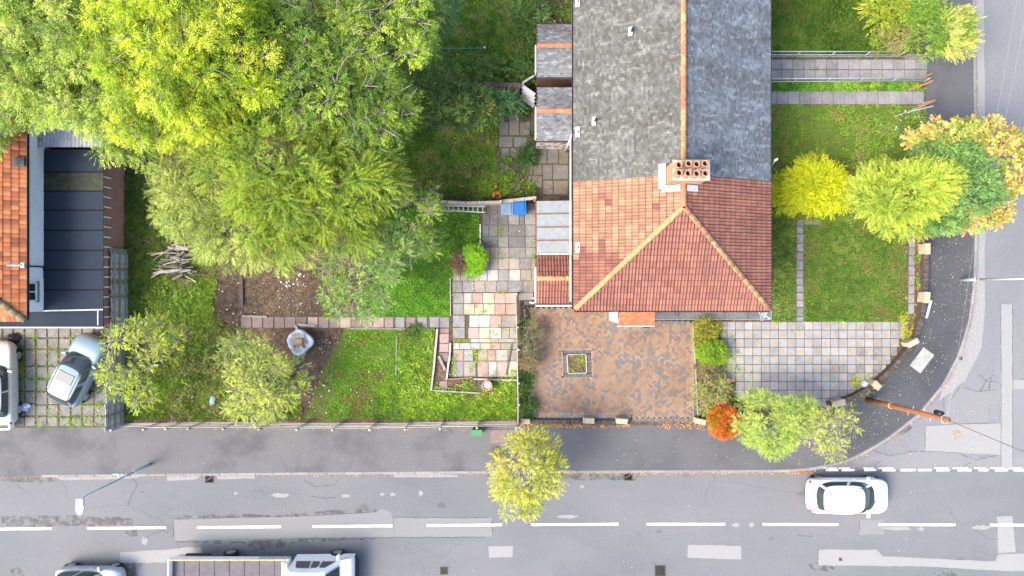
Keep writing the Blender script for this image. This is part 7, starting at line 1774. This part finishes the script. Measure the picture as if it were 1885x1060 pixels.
b = W(1300, 612); tree("bed_shrub", "yellow flowering weeds at the top of the bed by the forecourt", "shrub", (b.x, b.y, 0), [LB(1300, 608, .35, 22, 20, .3), LB(1292, 628, .3, 12, 14, .25)], 46, 16, 'small', [(0.134, 0.161, 0.021), (0.250, 0.250, 0.026), (0.369, 0.321, 0.032)], 132, br=.20, trunkless=True, lo=0)
b = W(1302, 688); tree("dead_shrub", "brown withered shrub below the round box bush", "shrub", (b.x, b.y, 0), [LB(1304, 683, .3, 22, 16, .3)], 30, 16, 'small', [(0.126, 0.083, 0.037), (0.231, 0.178, 0.074), (0.294, 0.262, 0.084)], 133, br=.18, trunkless=True, twigs=3, lo=0)
b = W(1305, 725); tree("rose_bush", "sprawling rose bush in the bed above the orange conifer", "shrub", (b.x, b.y, 0), [LB(1312, 718, .5, 34, 24, .45), LB(1295, 740, .4, 18, 20, .4)], 50, 16, 'small', [(0.135, 0.178, 0.052), (0.247, 0.286, 0.073), (0.383, 0.357, 0.073)], 134, br=.22, trunkless=True, twigs=3, lo=0)
b = W(973, 640); tree("rose_bush", "leggy yellowing rose against the thin wooden fence", "shrub", (b.x, b.y, 0), [LB(976, 640, .7, 14, 42, .5), LB(982, 618, .6, 14, 20, .4)], 42, 13, 'small', [(0.079, 0.093, 0.052), (0.158, 0.155, 0.062), (0.326, 0.209, 0.094)], 135, br=.22, trunkless=True, twigs=3, lo=0, lscale=1.2)
b = W(970, 710); tree("bed_plants", "fresh green plants at the foot of the thin wooden fence", "plants", (b.x, b.y, 0), [LB(968, 700, .2, 10, 34, .2), LB(970, 745, .3, 12, 22, .3)], 50, 16, 'broad', [(0.036, 0.086, 0.013), (0.066, 0.133, 0.017), (0.103, 0.179, 0.021)], 136, br=.16, trunkless=True, lo=0, lscale=.7)
# flowers as little petals
def flowers(name, label, spots, col, r=.05):
    m = MB(); g = random.Random(5)
    for x, y, z in spots:
        c = W(x, y, z)
        for k in range(6):
            a = k * 1.047 + g.random(); m.add([(c.x, c.y, c.z), (c.x + r * math.cos(a - .5), c.y + r * math.sin(a - .5), c.z + .02), (c.x + r * 1.25 * math.cos(a), c.y + r * 1.25 * math.sin(a), c.z + .01), (c.x + r * math.cos(a + .5), c.y + r * math.sin(a + .5), c.z + .02)], [(0, 1, 2, 3)])
    tag(m.build(name, mat(name + "_petal", [(0.5, col)], rough=.6)), label, "flowers", kind="stuff")
flowers("rose_flowers", "pink rose blooms in the bed beside the checkered paving", [(1310, 709, 1), (1292, 738, .9), (1319, 743, .9), (1349, 701, .8), (1341, 700, .9), (1360, 732, .6), (1324, 742, .8), (1340, 722, .8), (1300, 750, .7)], (0.70, 0.06, 0.16))
flowers("orange_flowers", "orange blooms in the bed behind the patio fence", [(909, 357, .5), (916, 355, .5), (912, 344, .5), (908, 361, .5), (920, 361, .4)], (0.75, 0.16, 0.02), .07)
flowers("red_flowers", "red leaves of the creeper above the flax plant", [(1672, 5, 1.5), (1665, 9, 1.5), (1692, 3, 1.6), (1735, 4, 1.6), (1698, 2, 1.7)], (0.6, 0.06, 0.03), .07)
# ground cover weeds, nobody could count them
def weeds(name, label, sets, seed):
    g = np.random.default_rng(seed); Vs, Ts, Cs, b0 = [], [], [], 0
    for poly, n, sty, cols, ls, z in sets:
        P = np.array(poly, float); lo, hi = P.min(0), P.max(0); Q = lo + g.random((n * 4, 2)) * (hi - lo); Q = Q[inpoly(Q, poly)]
        X = np.stack([(Q[:, 0] - 942.5) * H / F, (530 - Q[:, 1]) * H / F], 1); nz = vnoise(X, 1.4, seed) * .6 + vnoise(X, 3.7, seed + 3) * .4
        keep = g.random(len(X)) < np.clip((nz - .35) * 3.2, .05, 1); X = X[keep][:n]; nz = nz[keep][:n]; k = len(X); reps = 5
        O = np.repeat(np.concatenate([X, np.full((k, 1), z)], 1), reps, 0); O[:, :2] += g.normal(0, .05, (k * reps, 2)); O[:, 2] += g.random(k * reps) * .12 * ls
        a = g.random(k * reps) * 6.28; D = unit(np.stack([np.cos(a), np.sin(a), .35 + .5 * g.random(k * reps)], 1)); N = unit(np.array([0, 0, 1.]) + g.normal(0, .35, (k * reps, 3)))
        st = STY[sty]; Lf = (st['flen'][0] + (st['flen'][1] - st['flen'][0]) * g.random(k * reps)) * ls; cc = np.array(cols); ci = g.integers(0, len(cc), k)
        fc = np.repeat(cc[ci] * (.75 + .5 * g.random((k, 1))), reps, 0)
        V, T, C = frond_leaves(O, D, N, Lf, fc, st, g, None, ls); Vs.append(V); Ts.append(T + b0); Cs.append(C); b0 += len(V)
    return tag(tri_mesh(name, np.concatenate(Vs), np.concatenate(Ts), np.concatenate(Cs), LEAF), label, "weeds", kind="stuff")
WG = [(0.090, 0.187, 0.019), (0.150, 0.289, 0.023), (0.255, 0.408, 0.026), (0.360, 0.476, 0.032)]; WD = [(0.038, 0.085, 0.015), (0.068, 0.128, 0.019), (0.105, 0.187, 0.026)]; WB = [(0.240, 0.204, 0.063), (0.330, 0.306, 0.105), (0.150, 0.136, 0.053)]
weeds("ground_weeds", "leafy weeds and brambles over the overgrown garden", [
    ([(234, 300), (330, 320), (380, 440), (390, 520), (330, 600), (234, 600)], 520, 'small', WD + WG[:1], 1.0, .02), ([(300, 500), (400, 510), (390, 620), (320, 640), (236, 600)], 420, 'small', WG, .9, .02), ([(236, 600), (440, 600), (560, 690), (560, 770), (236, 770)], 800, 'small', WG + WD + WB, 1.0, .02),
    ([(340, 660), (450, 640), (440, 770), (300, 770)], 200, 'small', WB, .9, .02), ([(735, 605), (800, 605), (795, 720), (950, 730), (950, 770), (720, 770)], 420, 'small', WG, .8, .03), ([(740, 600), (775, 600), (775, 630), (740, 630)], 60, 'small', WD, .9, .05), ([(690, 730), (730, 720), (735, 770), (690, 770)], 60, 'small', WD + WG[:2], .9, .05),
    ([(830, 698), (952, 700), (952, 722), (830, 720)], 150, 'small', WG, .7, .02), ([(790, 395), (885, 395), (885, 470), (850, 460), (790, 450)], 120, 'small', WD + WG[:2], .8, .03), ([(560, 490), (640, 500), (640, 585), (600, 585)], 100, 'small', WG, .8, .03)], 201)
weeds("ground_weeds", "weeds and rank plants in the shaded terrace gardens", [
    ([(700, 320), (912, 300), (985, 345), (985, 366), (700, 372)], 260, 'small', WD + WB + WG[:1], 1.0, .02), ([(915, 290), (985, 280), (985, 362), (915, 362)], 120, 'small', WG[:3] + WD, .9, .02), ([(720, -20), (985, -20), (985, 150), (880, 160), (790, 120)], 200, 'small', WD, .9, .1), ([(960, 60), (988, 60), (988, 300), (965, 300)], 120, 'small', WD, 1.0, .03), ([(1010, -20), (1056, -20), (1056, 44), (985, 44), (960, 10)], 90, 'broad', [(0.075, 0.136, 0.021), (0.180, 0.272, 0.021)], .8, .05), ([(880, 325), (935, 325), (935, 365), (880, 365)], 90, 'broad', WG[1:3], .6, .1)], 202)
weeds("ground_weeds", "weeds round the corner house gardens and paving edges", [
    ([(1421, 400), (1465, 400), (1465, 592), (1421, 592)], 260, 'small', WD + WG[:2] + [(0.270, 0.306, 0.053)], .6, .02), ([(1686, 420), (1697, 420), (1690, 590), (1680, 590)], 90, 'small', WG + [(0.525, 0.510, 0.053)], .55, .02), ([(1655, 575), (1685, 575), (1680, 620), (1660, 625)], 70, 'small', [(0.450, 0.510, 0.032), (0.300, 0.442, 0.032), (0.620, 0.425, 0.053)], .6, .03), ([(1570, 690), (1600, 690), (1600, 735), (1560, 735)], 60, 'small', [(0.450, 0.510, 0.032), (0.300, 0.442, 0.032), (0.600, 0.425, 0.053)], .6, .03),
    ([(1281, 592), (1330, 592), (1340, 720), (1390, 745), (1290, 770)], 420, 'small', WG + [(0.540, 0.544, 0.053), (0.300, 0.238, 0.084)], .6, .02), ([(1341, 600), (1400, 720), (1400, 745), (1330, 740)], 60, 'small', WG, .6, .02), ([(958, 560), (986, 570), (988, 770), (958, 772)], 160, 'small', WG[:3] + WD, .7, .02), ([(1044, 653), (1078, 652), (1079, 686), (1045, 686)], 55, 'small', WG[1:] + [(0.210, 0.153, 0.063)], .45, .07), ([(1600, 60), (1665, 40), (1668, 104), (1600, 104)], 90, 'small', WG + WB, .9, .03), ([(1500, 155), (1700, 153), (1700, 166), (1500, 168)], 110, 'small', WG + [(0.450, 0.442, 0.105)], .7, .04), ([(1400, 755), (1540, 745), (1540, 765), (1400, 775)], 60, 'small', WD, .6, .02)], 203)
def lines(pts, w): 
    (x0, y0), (x1, y1) = pts; return [(x0 - w, y0 - w), (x1 + w, y0 - w if y0 == y1 else y0 - w), (x1 + w, y1 + w), (x0 - w, y1 + w)]
js = []
for x in (46, 67, 88, 109, 131, 152, 174): js.append((lines(((x, 612), (x, 784)), 1.8), 46 if x in (46, 67, 88) else 22, 'small', WG + [(0.450, 0.340, 0.053)], .42, .04))
for y in (622, 643, 674, 697, 720, 744, 766): js.append((lines(((30, y), (198, y)), 1.6), 32, 'small', WG, .42, .04))
js += [([(28, 640), (46, 640), (46, 730), (28, 730)], 70, 'small', WG[:3], .55, .03), ([(30, 770), (200, 770), (200, 785), (30, 785)], 60, 'small', WG + [(0.450, 0.340, 0.053)], .5, .04), ([(176, 650), (200, 650), (196, 780), (180, 780)], 40, 'small', WG, .5, .04)]
for (x0, y0, x1, y1, n) in ((866, 642, 882, 680, 34), (900, 600, 950, 640, 40), (850, 640, 935, 668, 40), (834, 505, 838, 690, 50), (862, 560, 930, 585, 22), (915, 415, 922, 470, 20), (980, 440, 987, 540, 40), (915, 535, 935, 542, 12), (895, 470, 985, 477, 10), (940, 676, 952, 696, 14), (880, 680, 950, 697, 22)): js.append(([(x0, y0), (x1, y0), (x1, y1), (x0, y1)], n, 'small', WG[1:], .42, .05))
for k in range(14): x = 1340 + R.uniform(0, 300); y = 592 + R.uniform(0, 110); js.append(([(x - 2, y - 2), (x + 2, y - 2), (x + 2, y + 2), (x - 2, y + 2)], 3, 'small', WG, .3, .04))
js += [([(1420, 590), (1668, 590), (1668, 594), (1420, 594)], 50, 'small', WG, .35, .03), ([(1341, 147), (1703, 145), (1703, 150), (1341, 152)], 50, 'small', WG, .4, .04), ([(960, 778), (1170, 780), (1170, 784), (960, 783)], 36, 'small', WG, .4, .02), ([(1055, 560), (1130, 566), (1130, 574), (1055, 570)], 24, 'small', WG, .4, .03), ([(1470, 126), (1560, 126), (1560, 130), (1470, 130)], 10, 'small', WG, .4, .04)]
weeds("joint_weeds", "small weeds growing in the joints of the slabs and drive", js, 204)
